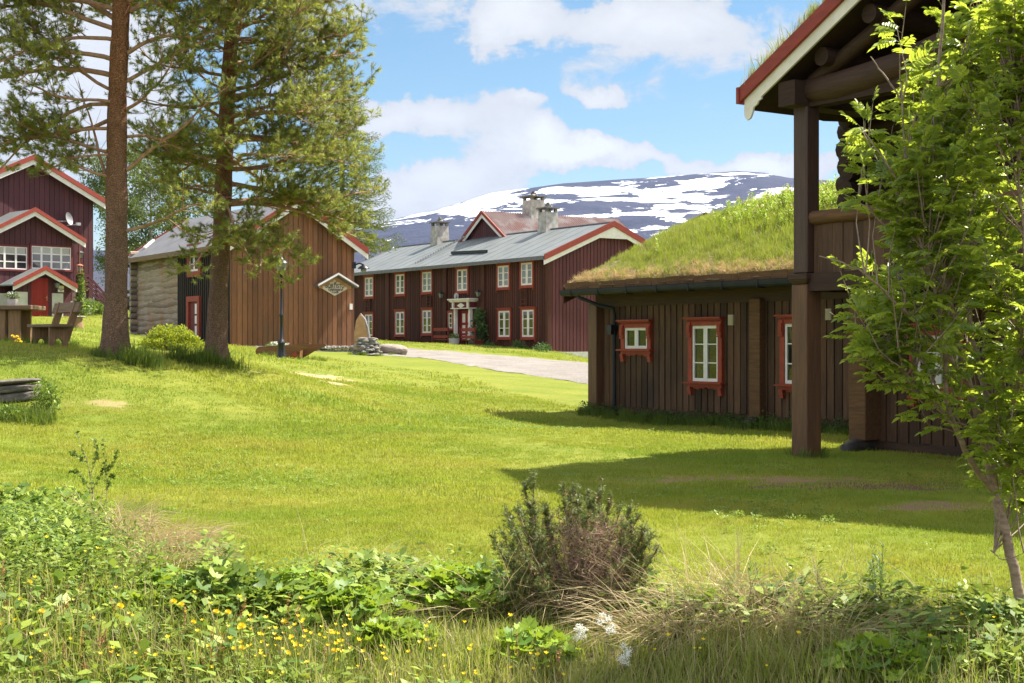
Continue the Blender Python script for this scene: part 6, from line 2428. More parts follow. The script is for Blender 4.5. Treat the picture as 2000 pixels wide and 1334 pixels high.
# ------------------------------------------------------------------ rowan in front
RY0 = 8.35
rb_ = at(1992, HOR, RY0); rb_.z = zg(rb_.x, rb_.y)
rowan = thing('rowan_tree', 'young rowan tree with feathery bright green leaves in front of the log house', 'tree', rb_)
rg = np.random.default_rng(77)


def rp(u, v, dy=0.0):
    p = at(u, v, RY0 + dy) - rb_
    return np.array(p)


LIMB = [
    ([(1992, 1170, 0), (1968, 1050, .02), (1946, 965, .02), (1925, 880, .0), (1908, 800, -.05), (1880, 720, -.1), (1862, 640, -.1), (1850, 540, -.1), (1838, 430, -.1), (1830, 300, -.1), (1835, 150, -.1), (1845, -30, -.1)], .031, .008),
    ([(1946, 965, .02), (1900, 910, -.1), (1872, 850, -.2), (1850, 790, -.25), (1846, 700, -.3), (1835, 600, -.35), (1800, 480, -.4), (1770, 330, -.4), (1760, 160, -.4)], .020, .005),
    ([(1944, 960, .02), (1935, 880, .1), (1930, 780, .2), (1900, 680, .3), (1885, 560, .35), (1900, 420, .4), (1920, 250, .4), (1930, 80, .4)], .022, .006),
    ([(1930, 905, .0), (1962, 880, .15), (1990, 820, .3), (2020, 740, .3), (2050, 600, .3), (2070, 420, .3), (2080, 220, .3), (2085, 20, .3)], .018, .006),
    ([(1872, 850, -.2), (1840, 800, -.3), (1800, 770, -.35), (1765, 720, -.4)], .008, .003),
    ([(1895, 755, -.1), (1850, 690, -.2), (1790, 630, -.35), (1730, 570, -.45), (1670, 520, -.5), (1600, 500, -.5)], .013, .003),
    ([(1855, 590, -.1), (1800, 520, .1), (1740, 450, .2), (1690, 400, .25), (1650, 380, .3)], .011, .003),
    ([(1848, 520, -.1), (1790, 420, -.3), (1740, 330, -.5), (1690, 260, -.5)], .011, .003),
    ([(1832, 330, -.1), (1780, 230, .2), (1730, 150, .3), (1700, 110, .3)], .010, .003),
    ([(1850, 790, -.25), (1800, 700, .1), (1730, 650, .3), (1670, 640, .35), (1620, 610, .4)], .010, .003),
    ([(1960, 860, .15), (1985, 770, -.3), (2000, 650, -.5), (2000, 500, -.6), (1990, 330, -.6), (1980, 150, -.6)], .014, .004),
    ([(1925, 880, 0), (1965, 900, -.2), (2000, 930, -.3), (2040, 930, -.3)], .007, .003),
    ([(1935, 1075, .01), (1960, 1095, -.1), (2000, 1080, -.2)], .004, .002),
]
tb = Tubes()
ANCH = []
for i, (pts, r0, r1_) in enumerate(LIMB):
    P = np.array([rp(*p) for p in pts])
    # smooth resample
    tt = np.linspace(0, len(P) - 1, len(P) * 4)
    Q = np.stack([np.interp(tt, np.arange(len(P)), P[:, c]) for c in range(3)], -1)
    Q[1:-1] = (Q[:-2] + Q[1:-1] * 2 + Q[2:]) / 4
    Q[2:-2] += rg.normal(0, .004, Q[2:-2].shape)
    if i == 0:
        tb0 = Tubes(); tb0.add(Q, r0, r1_, 10); tb0.build('trunk', M['rowan_bark'], rowan)
    elif i == 12:
        tb.add(Q, r0, r1_, 5)
    else:
        tb.add(Q, r0, r1_, 7)
    for j in range(int(len(Q) * (.25 if i < 4 else .2)), len(Q)):
        if i != 0 or j > len(Q) * .3: ANCH.append(Q[j])
ANCH = np.array(ANCH)
OUT = [(-60, 1770), (30, 1745), (60, 1730), (110, 1712), (160, 1688), (210, 1672), (260, 1655), (330, 1665), (380, 1650), (410, 1690), (450, 1660), (480, 1605), (505, 1570), (540, 1600), (580, 1640), (620, 1630), (650, 1605), (690, 1640), (720, 1700), (760, 1755), (800, 1760), (840, 1760), (870, 1800), (900, 1850), (940, 1870), (985, 1880), (990, 2000)]
OV_, OU = np.array([o[0] for o in OUT]), np.array([o[1] for o in OUT])
tips = []
tries = 0
while len(tips) < 450 and tries < 30000:
    tries += 1
    v = rg.uniform(-90, 985); u = rg.uniform(1560, 2110)
    lo = np.interp(v, OV_, OU)
    if u < lo + 18: continue
    if v > 620 and rg.random() < (v - 620) / 340: continue
    if v > 520 and u > 1690 and u < 1880 and rg.random() < .35: continue
    dy = rg.uniform(-1, 1) * (.35 + .5 * np.clip((u - lo) / 250, 0, 1))
    # gaps through the crown
    if float(vnoise(np.array([u / 55.]), np.array([v / 55. + dy * 3]), 5)[0]) > .12: continue
    tips.append(rp(u, v, dy))
tips = np.array(tips)
LV = []
for e in tips:
    w = e - np.array([0, 0, .45]) * 1.0
    d = np.linalg.norm(ANCH - w, axis=1) + np.where(ANCH[:, 2] > e[2] + .1, 1.0, 0)
    a = ANCH[np.argmin(d)]
    vec = e - a
    L = np.linalg.norm(vec)
    if L > 1.1: a = e - vec / L * 1.1; L = 1.1
    mid = (a + e) / 2 + np.array([0, 0, -.06 * L]) + rg.normal(0, .03, 3)
    Q = np.array([a, (a * .55 + mid * .45) + rg.normal(0, .01, 3), mid, (mid + e) / 2 + np.array([0, 0, -.01]), e])
    tb.add(Q, .0055, .0022, 4)
    nlv = rg.integers(5, 9)
    for k in range(nlv):
        t = 1 - .36 / max(L, .3) * (k / nlv) * rg.uniform(.8, 1.1)
        if t < .1: continue
        p, dd = lerp_path(Q, min(max(t, 0), .999))
        LV.append((p, dd, k))
tb.build('branches', M['rowan_bark'], rowan)


def pinnate(LV, rng, rach=.15, npair=6, ll=.060, lw=.0235):
    """compound leaves: paired leaflets along an arching rachis, each leaflet folded at its midrib."""
    V, F, SV = [], [], Tubes()
    for (p, dd, k) in LV:
        if k == 0:
            d = dd + rng.normal(0, .15, 3)
        else:
            az = rng.random() * math.tau
            s = np.array([math.cos(az), math.sin(az), .25])
            d = dd * .5 + s * .9
        d[2] = d[2] * .6 + .10
        d /= np.linalg.norm(d)
        upv = np.array([0, 0, 1.]) + rng.normal(0, .35, 3)
        s = np.cross(d, upv); s /= np.linalg.norm(s) + 1e-9
        nrm = np.cross(s, d)
        big_ = rng.uniform(.7, 1.2); R = rach * big_; LS = .6 + .4 * big_
        arch = rng.uniform(.1, .5)
        npr = npair + rng.integers(-1, 2)
        pts = []
        for i in range(npr + 1):
            t = .28 + .72 * i / npr
            c = p + d * R * t - np.array([0, 0, 1]) * arch * R * t * t
            dt = d - np.array([0, 0, 1]) * arch * 2 * t; dt /= np.linalg.norm(dt)
            sz = (1 - .35 * abs(t - .6)) * rng.uniform(.75, 1.15)
            for sd in ((-1, 1) if i < npr else (0,)):
                ld = (s * sd * .93 + dt * .42 - nrm * rng.uniform(.0, .25)) if sd else dt
                ld = ld / np.linalg.norm(ld)
                wv = np.cross(nrm, ld); wv /= np.linalg.norm(wv) + 1e-9
                L_, W_2 = ll * sz * LS, lw * sz * .5 * LS
                fold = nrm * W_2 * rng.uniform(.3, .8)
                b0 = len(V)
                V += [c, c + ld * L_ * .35 + wv * W_2 + fold, c + ld * L_ * .72 + wv * W_2 * .85 + fold * .8, c + ld * L_ - nrm * .1 * L_, c + ld * L_ * .72 - wv * W_2 * .85 + fold * .8, c + ld * L_ * .35 - wv * W_2 + fold]
                F += [(b0, b0 + 1, b0 + 2, b0 + 3), (b0, b0 + 3, b0 + 4, b0 + 5)]
            pts.append(c)
        SV.add(np.array([p] + pts[::2]), .0014, .0007, 3)
    return np.array(V), np.array(F), SV


V, F, SV = pinnate(LV, rg)
np_mesh('crown', V, F, M['rowan_leaf'], rowan)
SV.build('leaf_stalks', M['stem'], rowan)

# ------------------------------------------------------------------ lawn grass
LAWN = grass_mat('lawn_grass', (.29, .335, .036), (.38, .405, .052), (.44, .39, .080), .55, .42, (.52, .64, .05), dead=(.46, .38, .17), deadp=.05, patch=(.21, .30, .035))
rg = np.random.default_rng(31)


def fr_points(y0, y1, n, m=.6):
    """random ground points inside the view wedge, uniform per area."""
    Y = np.sqrt(rg.uniform(y0 ** 2, y1 ** 2, n))
    X = Y * rg.uniform(-.46, .42, n) + rg.uniform(-m, m, n)
    return X, Y


def dirt_keep(X, Y, k=1.0):
    keep = np.ones(len(X), bool)
    for (x, y, rx, ry, c) in DIRT:
        d = np.hypot((X - x) / rx, (Y - y) / ry) + vnoise(X * 3, Y * 3, 2) * .3
        keep &= ~((d < k) & (rg.random(len(X)) < .86))
    return keep


bands = [(8.6, 14, 15500, 34, .11, .022, .045, .0042), (14, 22, 17000, 34, .16, .025, .05, .006), (22, 36, 18500, 30, .24, .03, .055, .009), (36, 90, 21000, 26, .42, .035, .07, .016)]
for bi, (y0, y1, n, nb, rad, h0, h1, w) in enumerate(bands):
    X, Y = fr_points(y0, y1, n)
    P2 = np.stack([X, Y], -1)
    k = dirt_keep(X, Y)
    if y1 > 30: k &= off_road(P2, rad * .6)
    X, Y = X[k], Y[k]
    sc = np.clip(1 + .3 * vnoise(X * .9, Y * .9, 6), .6, 1.5)
    scatter('lawn_grass', blade_variants(6, rg, nb, rad, h0, h1, w, .55), np.stack([X, Y, zgn(X, Y) - .004], -1), [LAWN], rg, scl=sc, tilt=.06)

# ------------------------------------------------------------------ rough meadow along the bottom of the bank
MEAD = grass_mat('meadow_grass', (.19, .28, .03), (.30, .37, .05), (.34, .36, .08), .8, .42, (.6, .66, .06), dead=(.55, .45, .24), deadp=.10, patch=(.13, .22, .03))


def bank_edge(u):
    """row (in 2000 px) where mown lawn meets the rough bank."""
    return np.interp(u, [-200, 0, 120, 250, 350, 480, 600, 800, 980, 1100, 1250, 1400, 1600, 1800, 2000, 2200], [955, 965, 975, 1010, 1070, 1110, 1110, 1105, 1120, 1150, 1160, 1165, 1165, 1175, 1190, 1200])


def bank_points(n, y0=5.2, y1=12.0, inset=0):
    Y = np.sqrt(rg.uniform(y0 ** 2, y1 ** 2, n))
    U = rg.uniform(-120, 2120, n)
    X = (U - 1000) / FPX * Y
    Z = zgn(X, Y)
    v = HOR + (CAMZ - Z) / Y * FPX
    k = v > bank_edge(U) + inset + rg.normal(0, 10, n)
    return X[k], Y[k], Z[k], U[k], v[k]


X, Y, Z, U, Vv = bank_points(8500)
k = ~((U > 340) & (U < 1010) & (Vv < 1245 + rg.normal(0, 12, len(U))) & (rg.random(len(U)) < .8)) & ~((U < 340) & (Vv < 1150) & (rg.random(len(U)) < .55))
X, Y, Z, U, Vv = X[k], Y[k], Z[k], U[k], Vv[k]
tall_ = np.clip(.38 + (Vv - bank_edge(U)) / 260, .32, .95) * np.clip(1 + .3 * vnoise(X * 1.2, Y * 1.2, 3), .6, 1.4)
scatter('meadow_grass', blade_variants(8, rg, 14, .07, .10, .26, .0055, .42, mi=.09), np.stack([X, Y, Z - .01], -1), [MEAD, M['straw']], rg, scl=tall_, tilt=.15)


# small round-leaved weeds between the grass
def weed(rng, h, n, ll):
    V, F = [], []
    for i in range(n):
        a = rng.random() * 6.28
        r = rng.random() ** .6 * h * .8
        z = h * rng.uniform(.3, 1.0)
        c = np.array([r * math.cos(a), r * math.sin(a), z])
        d = np.array([math.cos(a) + rng.normal(0, .4), math.sin(a) + rng.normal(0, .4), rng.normal(.1, .35)]); d /= np.linalg.norm(d)
        s = np.cross(d, [0, 0, 1.]); s /= np.linalg.norm(s)
        L = ll * rng.uniform(.6, 1.2)
        k = len(V)
        V += [c, c + d * L * .45 + s * L * .27 + np.array([0, 0, .05 * L]), c + d * L, c + d * L * .45 - s * L * .27 + np.array([0, 0, .05 * L])]
        F.append((k, k + 1, k + 2, k + 3))
    return np.array(V), np.array(F), np.zeros((0, 3), int), (np.zeros(n, int), np.zeros(0, int))


# clover and plantain in patches through the lawn
X, Y = fr_points(9.5, 30, 15000)
k = (vnoise(X * .8, Y * .6, 17) + rg.normal(0, .25, len(X)) > .55) & dirt_keep(X, Y)
X, Y = X[k], Y[k]
CLO = leafy('clover_leaves', (.17, .26, .03), (.27, .35, .045), .4)
scatter('lawn_clover', [weed(rg, .035, 20, .022) for _ in range(5)], np.stack([X, Y, zgn(X, Y) + .008], -1), [CLO], rg, scale=(.8, 1.5), tilt=.1)

X, Y, Z, U, Vv = bank_points(4100, inset=14)
k = (vnoise(X * 1.1, Y * 1.1, 13) + np.where((Vv < 1235) & (U > 350), .5, 0) + np.where(U < 350, .35, 0) - np.where(U > 1300, .15, 0)) > .1
k &= ~((U > 180) & (U < 380) & (Vv < 1150))
X, Y, Z, Vv = X[k], Y[k], Z[k], Vv[k]
scatter('ground_cover', [weed(rg, .13, 18, .036 + .006 * i_) for i_ in range(7)], np.stack([X, Y, Z], -1), [M['weed_leaf']], rg, scale=(.8, 1.7), tilt=.2)
# trefoil-like ground cover on the mound at the left
N = 1250
U = rg.uniform(-60, 330, N); Vr = rg.uniform(925, 1140, N)
Y = 11.5 - (Vr - 925) / 215 * 2.7 + rg.normal(0, .2, N); X = (U - 1000) / FPX * Y
k = (Vr > bank_edge(U) - 8) & ~((U > 185) & (Vr > 1005) & (rg.random(N) < .85))
X, Y = X[k], Y[k]
scatter('ground_cover', [weed(rg, .15, 22, .034) for _ in range(6)], np.stack([X, Y, zgn(X, Y) + .02], -1), [M['weed_leaf']], rg, scale=(.8, 1.6), tilt=.2)

# fringe of longer grass at house walls, tree feet and rocks
fr = []
for s in np.linspace(-.2, 11, 330):
    w = W_.world(s, -.32 + rg.normal(0, .12)); fr.append((w.x, w.y, 1.0 if s < 6 else .8))
for s in np.linspace(1.8, 7, 90):
    w = T_.world(s, ROWB - .5 + rg.normal(0, .12)); fr.append((w.x, w.y, .9))
for s in np.linspace(0, FL, 260):
    w = F_.world(s, -.35 + rg.normal(0, .2)); fr.append((w.x, w.y, 1.0))
for s in np.linspace(xs1 - 3, BL, 150):
    w = B_F.world(s, -.25 + rg.normal(0, .1)); fr.append((w.x, w.y, .9))
for (u, Yb, n, r) in ((224, 26, 46, .38), (422, 28.5, 40, .33), (1575, 18.7, 12, .22), (568, 44.8, 30, .9),  (60, 28.4, 50, .8), (716, 57, 14, .6), (765, 59.6, 14, .7)):
    c = at(u, HOR, Yb)
    for _ in range(n):
        a = rg.random() * 6.28
        fr.append((c.x + r * math.cos(a) * rg.uniform(.8, 1.2), c.y + r * math.sin(a) * rg.uniform(.8, 1.2), .8))
for (u, Yb, n, r) in ((262, 25.7, 26, .24), (392, 28.1, 32, .28)):
    c = at(u, HOR, Yb)
    for _ in range(n):
        fr.append((c.x + rg.normal(0, r), c.y + rg.normal(0, r * .5), 1.7))
for _ in range(70):
    fr.append((at(rg.uniform(-30, 110), HOR, 20.6).x, rg.uniform(20.0, 20.9), 1.0))
fr = np.array(fr)
FRG = grass_mat('fringe_grass', (.09, .15, .022), (.15, .22, .03), (.12, .18, .025), .9, .35)
scatter('long_grass', blade_variants(5, rg, 26, .10, .10, .24, .009, .4), np.stack([fr[:, 0], fr[:, 1], zgn(fr[:, 0], fr[:, 1]) - .01], -1), [FRG], rg, scl=fr[:, 2], tilt=.15)
wv = [(W_.world(s, -.25 + rg.normal(0, .1))) for s in np.concatenate([rg.uniform(-.2, 4.6, 110), rg.uniform(4.8, 8, 60)])]
wv = np.array([(w.x, w.y, zg(w.x, w.y)) for w in wv])
DKW = leafy('shade_weed_leaves', (.05, .10, .02), (.10, .17, .03), .4)
scatter('ground_cover', [weed(rg, .22, 34, .055) for _ in range(5)], wv, [DKW], rg, scale=(.7, 1.2), tilt=.2)


# ------------------------------------------------------------------ individual plants of the bank
def gp(u, v):
    return on_ground(u, v, 4.5, 14)


def lobed_leaf(c, d, up, r, rng, V, F, nl=7):
    """a round, shallowly lobed leaf (lady's mantle) as a fan."""
    s = np.cross(d, up); s /= np.linalg.norm(s) + 1e-9
    n = np.cross(s, d)
    k = len(V)
    V.append(c)
    m = nl * 2
    for i in range(m + 1):
        a = -2.55 + 5.1 * i / m
        rr = r * (1.0 if i % 2 else .80)
        V.append(c + (d * math.cos(a) + s * math.sin(a)) * rr + n * (rr * .18 * (1 if i % 2 else -.4) + r * .12))
    for i in range(m):
        F.append((k, k + 1 + i, k + 2 + i))


def mantle(base, label, n, R, H, rl, seed, mat='mantle_leaf'):
    rng = np.random.default_rng(seed)
    t = thing('leafy_plant', label, 'plant', base)
    V, F = [], []
    tb = Tubes()
    for i in range(n):
        a = rng.random() * math.tau
        q = rng.random() ** .55
        z = H * (1 - .55 * q * q) * rng.uniform(.6, 1.05)
        c = np.array([R * q * math.cos(a), R * q * math.sin(a), z])
        d = np.array([math.cos(a), math.sin(a), rng.normal(.0, .3)]) + rng.normal(0, .3, 3); d /= np.linalg.norm(d)
        lobed_leaf(c, d, np.array([0, 0, 1.]) + rng.normal(0, .35, 3), rl * rng.uniform(.6, 1.2), rng, V, F)
        if i % 3 == 0:
            tb.add(np.array([[c[0] * .2, c[1] * .2, -.02], [c[0] * .7, c[1] * .7, z * .6], c]), .003, .002, 3)
    np_mesh('leaves', np.array(V), np.array(F), M[mat], t)
    tb.build('stalks', M['stem'], t)
    return t


MANT = [
    (430, 1195, 100, .33, .27, .042, 'broad round-leaved bush of bright leaves, left of the two sorrel spikes'),
    (330, 1175, 50, .2, .2, .035, 'small leafy clump beside the dry straw mound, low on the bank'),
    (590, 1180, 80, .28, .22, .04, 'leafy clump below the two tall sorrel spikes'),
    (700, 1215, 80, .28, .22, .045, 'leafy clump in the middle of the bank above the buttercups'),
    (560, 1245, 60, .25, .16, .038, 'low leafy clump just above the densest buttercups'),
    (905, 1190, 100, .30, .26, .05, 'large-leaved clump just left of the juniper bush'),
    (770, 1265, 60, .2, .17, .05, 'small five-lobed leaf clump below the straw stalks in mid bank'),
    (860, 1150, 50, .22, .17, .04, 'small leaf clump on the lawn edge left of the juniper bush'),
    (1240, 1195, 45, .2, .12, .03, 'low bright leaf patch right of the juniper bush foot'),
    (1720, 1325, 80, .28, .2, .045, 'bright leafy clump at the bottom right of the meadow'),
    (1790, 1300, 60, .25, .16, .04, 'leaf clump right of the bright bottom-right clump'),
    (1030, 1290, 60, .25, .18, .04, 'clump of rounded leaves below the juniper bush'),
    (30, 1010, 90, .38, .26, .04, 'dense leafy mound at the picture edge beside the birch sapling'),
    (120, 1000, 70, .34, .22, .036, 'leafy mound between picture edge and birch sapling'),
    (60, 1110, 80, .36, .2, .036, 'low leaf mound under the birch sapling, nearest the left border'),
    (260, 1205, 60, .26, .15, .04, 'pale-leaved clump among the left meadow flowers'),
    (1960, 1250, 40, .18, .2, .035, 'pale grey-green plant at the foot of the rowan'),
]
for i, (u, v, n, R, H, rl, lab) in enumerate(MANT):
    mantle(gp(u, v + 8), lab, int(n * 1.5), R * 1.1, H * 1.15, rl * 1.25, 300 + i, 'mantle_leaf' if i % 4 else 'weed_leaf')


def straw_heap(base, label, n, R, seed, lean=(0, 0), L=(.25, .6)):
    """dead grass lying in a tangled tussock."""
    rng = np.random.default_rng(seed)
    t = thing('dry_grass_tussock', label, 'dry grass', base)
    a = rng.random(n) * math.tau
    r = R * rng.random(n) ** .6
    b = np.stack([r * np.cos(a) * 1.3, r * np.sin(a) * .6, .02 + .10 * rng.random(n)], -1)
    d = np.stack([np.cos(a) * .6 + lean[0], np.sin(a) * .4 + lean[1], rng.uniform(-.1, .5, n)], -1) + rng.normal(0, .35, (n, 3))
    d /= np.linalg.norm(d, axis=1)[:, None]
    L_ = rng.uniform(*L, n)[:, None]
    w = rng.normal(0, 1, (n, 3)); w = np.cross(w, d); w /= np.linalg.norm(w, axis=1)[:, None]; w *= .0019
    m = b + d * L_ * .5 + np.array([0, 0, .04]) * rng.random((n, 1))
    e = b + d * L_ + np.array([0, 0, -.10]) * L_
    e[:, 2] = np.maximum(e[:, 2], .01)
    V = np.stack([b - w, b + w, m + w, m - w, e], 1).reshape(-1, 3)
    k = np.arange(n)[:, None] * 5
    np_mesh('straw', V, [np.hstack([k, k + 1, k + 2, k + 3]), np.hstack([k + 3, k + 2, k + 4])], M['straw'], t)
    o = t.children[0]
    return t


for i, (u, v, n, R, lean, L, lab) in enumerate([
    (210, 1040, 330, .28, (.5, -.4), (.2, .5), 'straw tussock at the foot of the birch sapling'),
    (290, 1075, 480, .34, (.5, -.5), (.2, .5), 'big pale straw tussock spilling down the bank right of the birch sapling'),
    (340, 1120, 260, .22, (.4, -.5), (.2, .45), 'lower part of the pale straw tussock beside the leafy bush'),
    (1330, 1195, 520, .42, (-.7, .0), (.3, .75), 'long swept straw tussock right of the juniper bush'),
    (1440, 1235, 520, .40, (-.4, -.5), (.25, .6), 'largest straw tussock on the right half of the bank'),
    (1290, 1255, 260, .26, (-.5, -.3), (.25, .6), 'straw tussock beside the white flowering plant'),
    (1560, 1200, 300, .34, (-.6, -.1), (.3, .6), 'thin straw tussock left of the dark narrow-leaved plants'),
    (1640, 1265, 240, .3, (.5, -.4), (.25, .6), 'straw tussock above the bright bottom-right leaf clump'),
    (1110, 1190, 320, .3, (-.2, -.4), (.2, .5), 'straw tangled around the juniper bush foot'),
    (930, 1215, 90, .2, (-.8, -.5), (.4, .8), 'few long straw stalks lying left of the juniper bush'),
    (1850, 1215, 150, .3, (-.6, -.2), (.25, .5), 'thin straw by the rowan foot'),
    (700, 1130, 60, .35, (.8, .0), (.3, .6), 'thin straw stalks lying on the lawn edge in mid bank')]):
    straw_heap(gp(u, v), lab, int(n * (1.3 if u < 400 else .85)), R, 500 + i, lean, L)


def narrow_plant(base, label, h, n, stems, seed, spread=.12, mat='willowherb'):
    rng = np.random.default_rng(seed)
    t = thing('tall_herb', label, 'plant', base)
    V, F = [], []
    tb = Tubes()
    for s in range(stems):
        H = h * rng.uniform(.6, 1.05)
        b0 = np.array([rng.normal(0, spread), rng.normal(0, spread * .6), -.02])
        ln = rng.normal(0, .12, 2)
        P = np.array([b0 + np.array([ln[0] * z * z, ln[1] * z * z, 1]) * z * H if True else 0 for z in np.linspace(0, 1, 6)])
        P[:, 0] = b0[0] + ln[0] * np.linspace(0, 1, 6) ** 2 * H; P[:, 1] = b0[1] + ln[1] * np.linspace(0, 1, 6) ** 2 * H; P[:, 2] = np.linspace(-.02, H, 6)
        tb.add(P, .0035, .0015, 4)
        for i in range(n):
            tt = .15 + .85 * i / n
            c, d0 = lerp_path(P, min(tt, .999))
            a = i * 2.4 + rng.normal(0, .3)
            d = np.array([math.cos(a), math.sin(a), .55 + .5 * tt]); d /= np.linalg.norm(d)
            sd = np.array([-math.sin(a), math.cos(a), 0])
            L = (.095 * (1 - .55 * abs(tt - .5)) + .01) * rng.uniform(.8, 1.15); w = .009
            k = len(V)
            V += [c, c + d * L * .5 + sd * w * .5, c + d * L * 1.0 - np.array([0, 0, L * .3]), c + d * L * .5 - sd * w * .5]
            F.append((k, k + 1, k + 2, k + 3))
    np_mesh('leaves', np.array(V), np.array(F), M[mat], t)
    tb.build('stems', M['stem'], t)


narrow_plant(gp(1460, 1185), 'single dark narrow-leaved herb standing above the big straw tussock', .30, 34, 2, 1)
narrow_plant(gp(1338, 1170), 'small pale narrow-leaved herb nearer the juniper bush', .24, 22, 1, 2, .05)
narrow_plant(gp(1730, 1190), 'group of dark narrow-leaved herbs on the bank left of the rowan', .40, 36, 7, 3, .16)

# birch sapling on the left mound
q = gp(186, 1018)
sap = thing('birch_sapling', 'thin birch sapling with a few small leaves on the left mound', 'sapling', q)
tb = Tubes(); Ps = []
rs = np.random.default_rng(9)
SY = q.y
def spx(u, v): return np.array(at(u, v, SY) - q)
for path in ([(186, 1020), (180, 960), (170, 900), (150, 845)], [(207, 1000), (208, 930), (203, 850)], [(180, 960), (200, 920), (222, 905)], [(172, 905), (150, 890), (135, 880)], [(182, 975), (160, 930), (140, 920)], [(205, 960), (216, 930), (224, 935)], [(208, 930), (220, 900), (226, 880)], [(176, 930), (190, 890), (185, 860)]):
    P = np.array([spx(*p) for p in path]) + rs.normal(0, .008, (len(path), 3))
    tb.add(P, .0055 if len(path) > 3 else .003, .0015, 5)
    for _ in range(int(44 if len(path) >= 3 else 20)):
        Ps.append(lerp_path(P, rs.uniform(.15, .999))[0])
tb.build('stems', M['birch_bark'] if False else M['rowan_bark'], sap)
Ps = np.array(Ps); n = len(Ps)
a = rs.normal(0, 1, (n, 3)) + np.array([0, 0, -.2]); a /= np.linalg.norm(a, axis=1)[:, None]
b = np.cross(a, rs.normal(0, 1, (n, 3))); b /= np.linalg.norm(b, axis=1)[:, None]
s = .034 * rs.uniform(.7, 1.2, n)[:, None]
V = np.stack([Ps, Ps + a * s * .4 + b * s * .4, Ps + a * s, Ps + a * s * .4 - b * s * .4], 1).reshape(-1, 3)
k = np.arange(n)[:, None] * 4
np_mesh('leaves', V, np.hstack([k, k + 1, k + 2, k + 3]), M['weed_leaf'], sap)


# juniper bush in the middle foreground
q = gp(1140, 1185)
jun = thing('juniper_bush', 'scraggly half-dead juniper bush with spiky branches and brown heart', 'bush', q)
jr = np.random.default_rng(41)
JY = q.y
tbd = Tubes(); SH = []; DS = []
def jp(u, v, dy=0): return np.array(at(u, v, JY + dy) - q)
TIPS = [(1040, 925, 0), (1010, 990, .1), (990, 1000, -.1), (978, 1035, .15), (985, 1090, 0), (1000, 1060, -.2), (1065, 985, .1), (1100, 950, .15), (1120, 945, 0), (1130, 955, .2), (1150, 960, -.1), (1175, 935, .05), (1160, 980, -.15), (1195, 970, .1),
        (1215, 985, 0), (1232, 995, .15), (1245, 1005, -.1), (1255, 1030, .1), (1268, 1045, 0), (1272, 1050, -.15), (1262, 1090, .1), (1225, 1025, -.2), (1090, 1000, -.15), (1075, 1010, .2), (1050, 1040, -.2), (1020, 1110, -.25), (1240, 1085, -.2), (1110, 990, .25), (1035, 1000, .25), (1200, 1020, .3), (1180, 1000, .3), (1060, 1110, -.3), (1000, 1130, -.1), (1215, 1110, -.25)]
for (u, v, dy) in TIPS + [(t_[0] + jr.normal(0, 14), t_[1] + 18 + jr.normal(0, 10), t_[2] + jr.normal(0, .1)) for t_ in TIPS]:
    e = jp(u, v, dy)
    b0 = np.array([jr.normal(0, .06) + .25 * e[0], jr.normal(0, .05) + .2 * e[1], jr.uniform(-.02, .05)])
    mid = b0 * .5 + e * .5 + np.array([e[0] * .12, e[1] * .1, -.04])
    P = np.array([b0, b0 * .7 + mid * .3 + np.array([e[0] * .08, 0, -.01]), mid, mid * .45 + e * .55 + np.array([0, 0, -.01]), e])
    tbd.add(P, .010, .002, 5)
    L = np.linalg.norm(e - b0)
    for j in range(int(L / .0085)):
        t = .25 + .75 * jr.random() ** .9
        p, d = lerp_path(P, min(t, .999))
        off_ = jr.normal(0, 1, 3); off_ /= np.linalg.norm(off_)
        dd = d * .6 + off_ * .9 + np.array([0, 0, .25]); dd /= np.linalg.norm(dd)
        l = (.10 * (1.15 - t) + .022) * jr.uniform(.5, 1.6)
        r_ = math.hypot(p[0], p[1])
        if jr.random() < .25:
            d3 = dd * .4 + jr.normal(0, .6, 3) + np.array([0, 0, .3]); d3 /= np.linalg.norm(d3)
            (SH if t > .6 else DS).append((p + dd * l * .6, d3, l * .8))
        (DS if ((t < .5 and jr.random() < .45) or (abs(p[0] - .03) < .2 and .1 < p[2] < .56 and p[1] < .12 and jr.random() < .7)) else SH).append((p, dd, l))
tbd.build('branches', M['juniper_dead'], jun)
P = np.array([s[0] for s in SH]); D = np.array([s[1] for s in SH]); L = np.array([s[2] for s in SH])
V, F = needles(P, D, L, 18, .021, .0046, jr, .95)
mi = np.repeat(np.where(jr.random(len(P)) < .12, 1, 0), len(F) // len(P))
M['juniper_tip'] = leafy('juniper_brown_tips', (.25, .17, .07), (.3, .22, .08), .25)
np_mesh('foliage', V, F, [M['juniper'], M['juniper_tip']], jun, midx=mi)
tbd = Tubes()
for (p, d, l) in DS:
    e = p + d * l * 1.3
    tbd.add(np.array([p, (p + e) / 2 + jr.normal(0, .006, 3), e]), .0016, .0008, 3)
    for _ in range(2):
        d2 = d + jr.normal(0, .7, 3); d2 /= np.linalg.norm(d2)
        s0_ = p + d * l * jr.random()
        tbd.add(np.array([s0_, s0_ + d2 * .035]), .0011, .0006, 3)
for _ in range(520):
    c = np.array([jr.normal(.05, .12), jr.normal(-.10, .08), jr.uniform(.10, .52)])
    d = jr.normal(0, 1, 3) + np.array([0, 0, .3]); d /= np.linalg.norm(d)
    l = jr.uniform(.05, .13)
    tbd.add(np.array([c, c + d * l * .5 + jr.normal(0, .008, 3), c + d * l]), .0017, .0008, 3)
tbd.build('dead_twigs', M['juniper_dead'], jun)

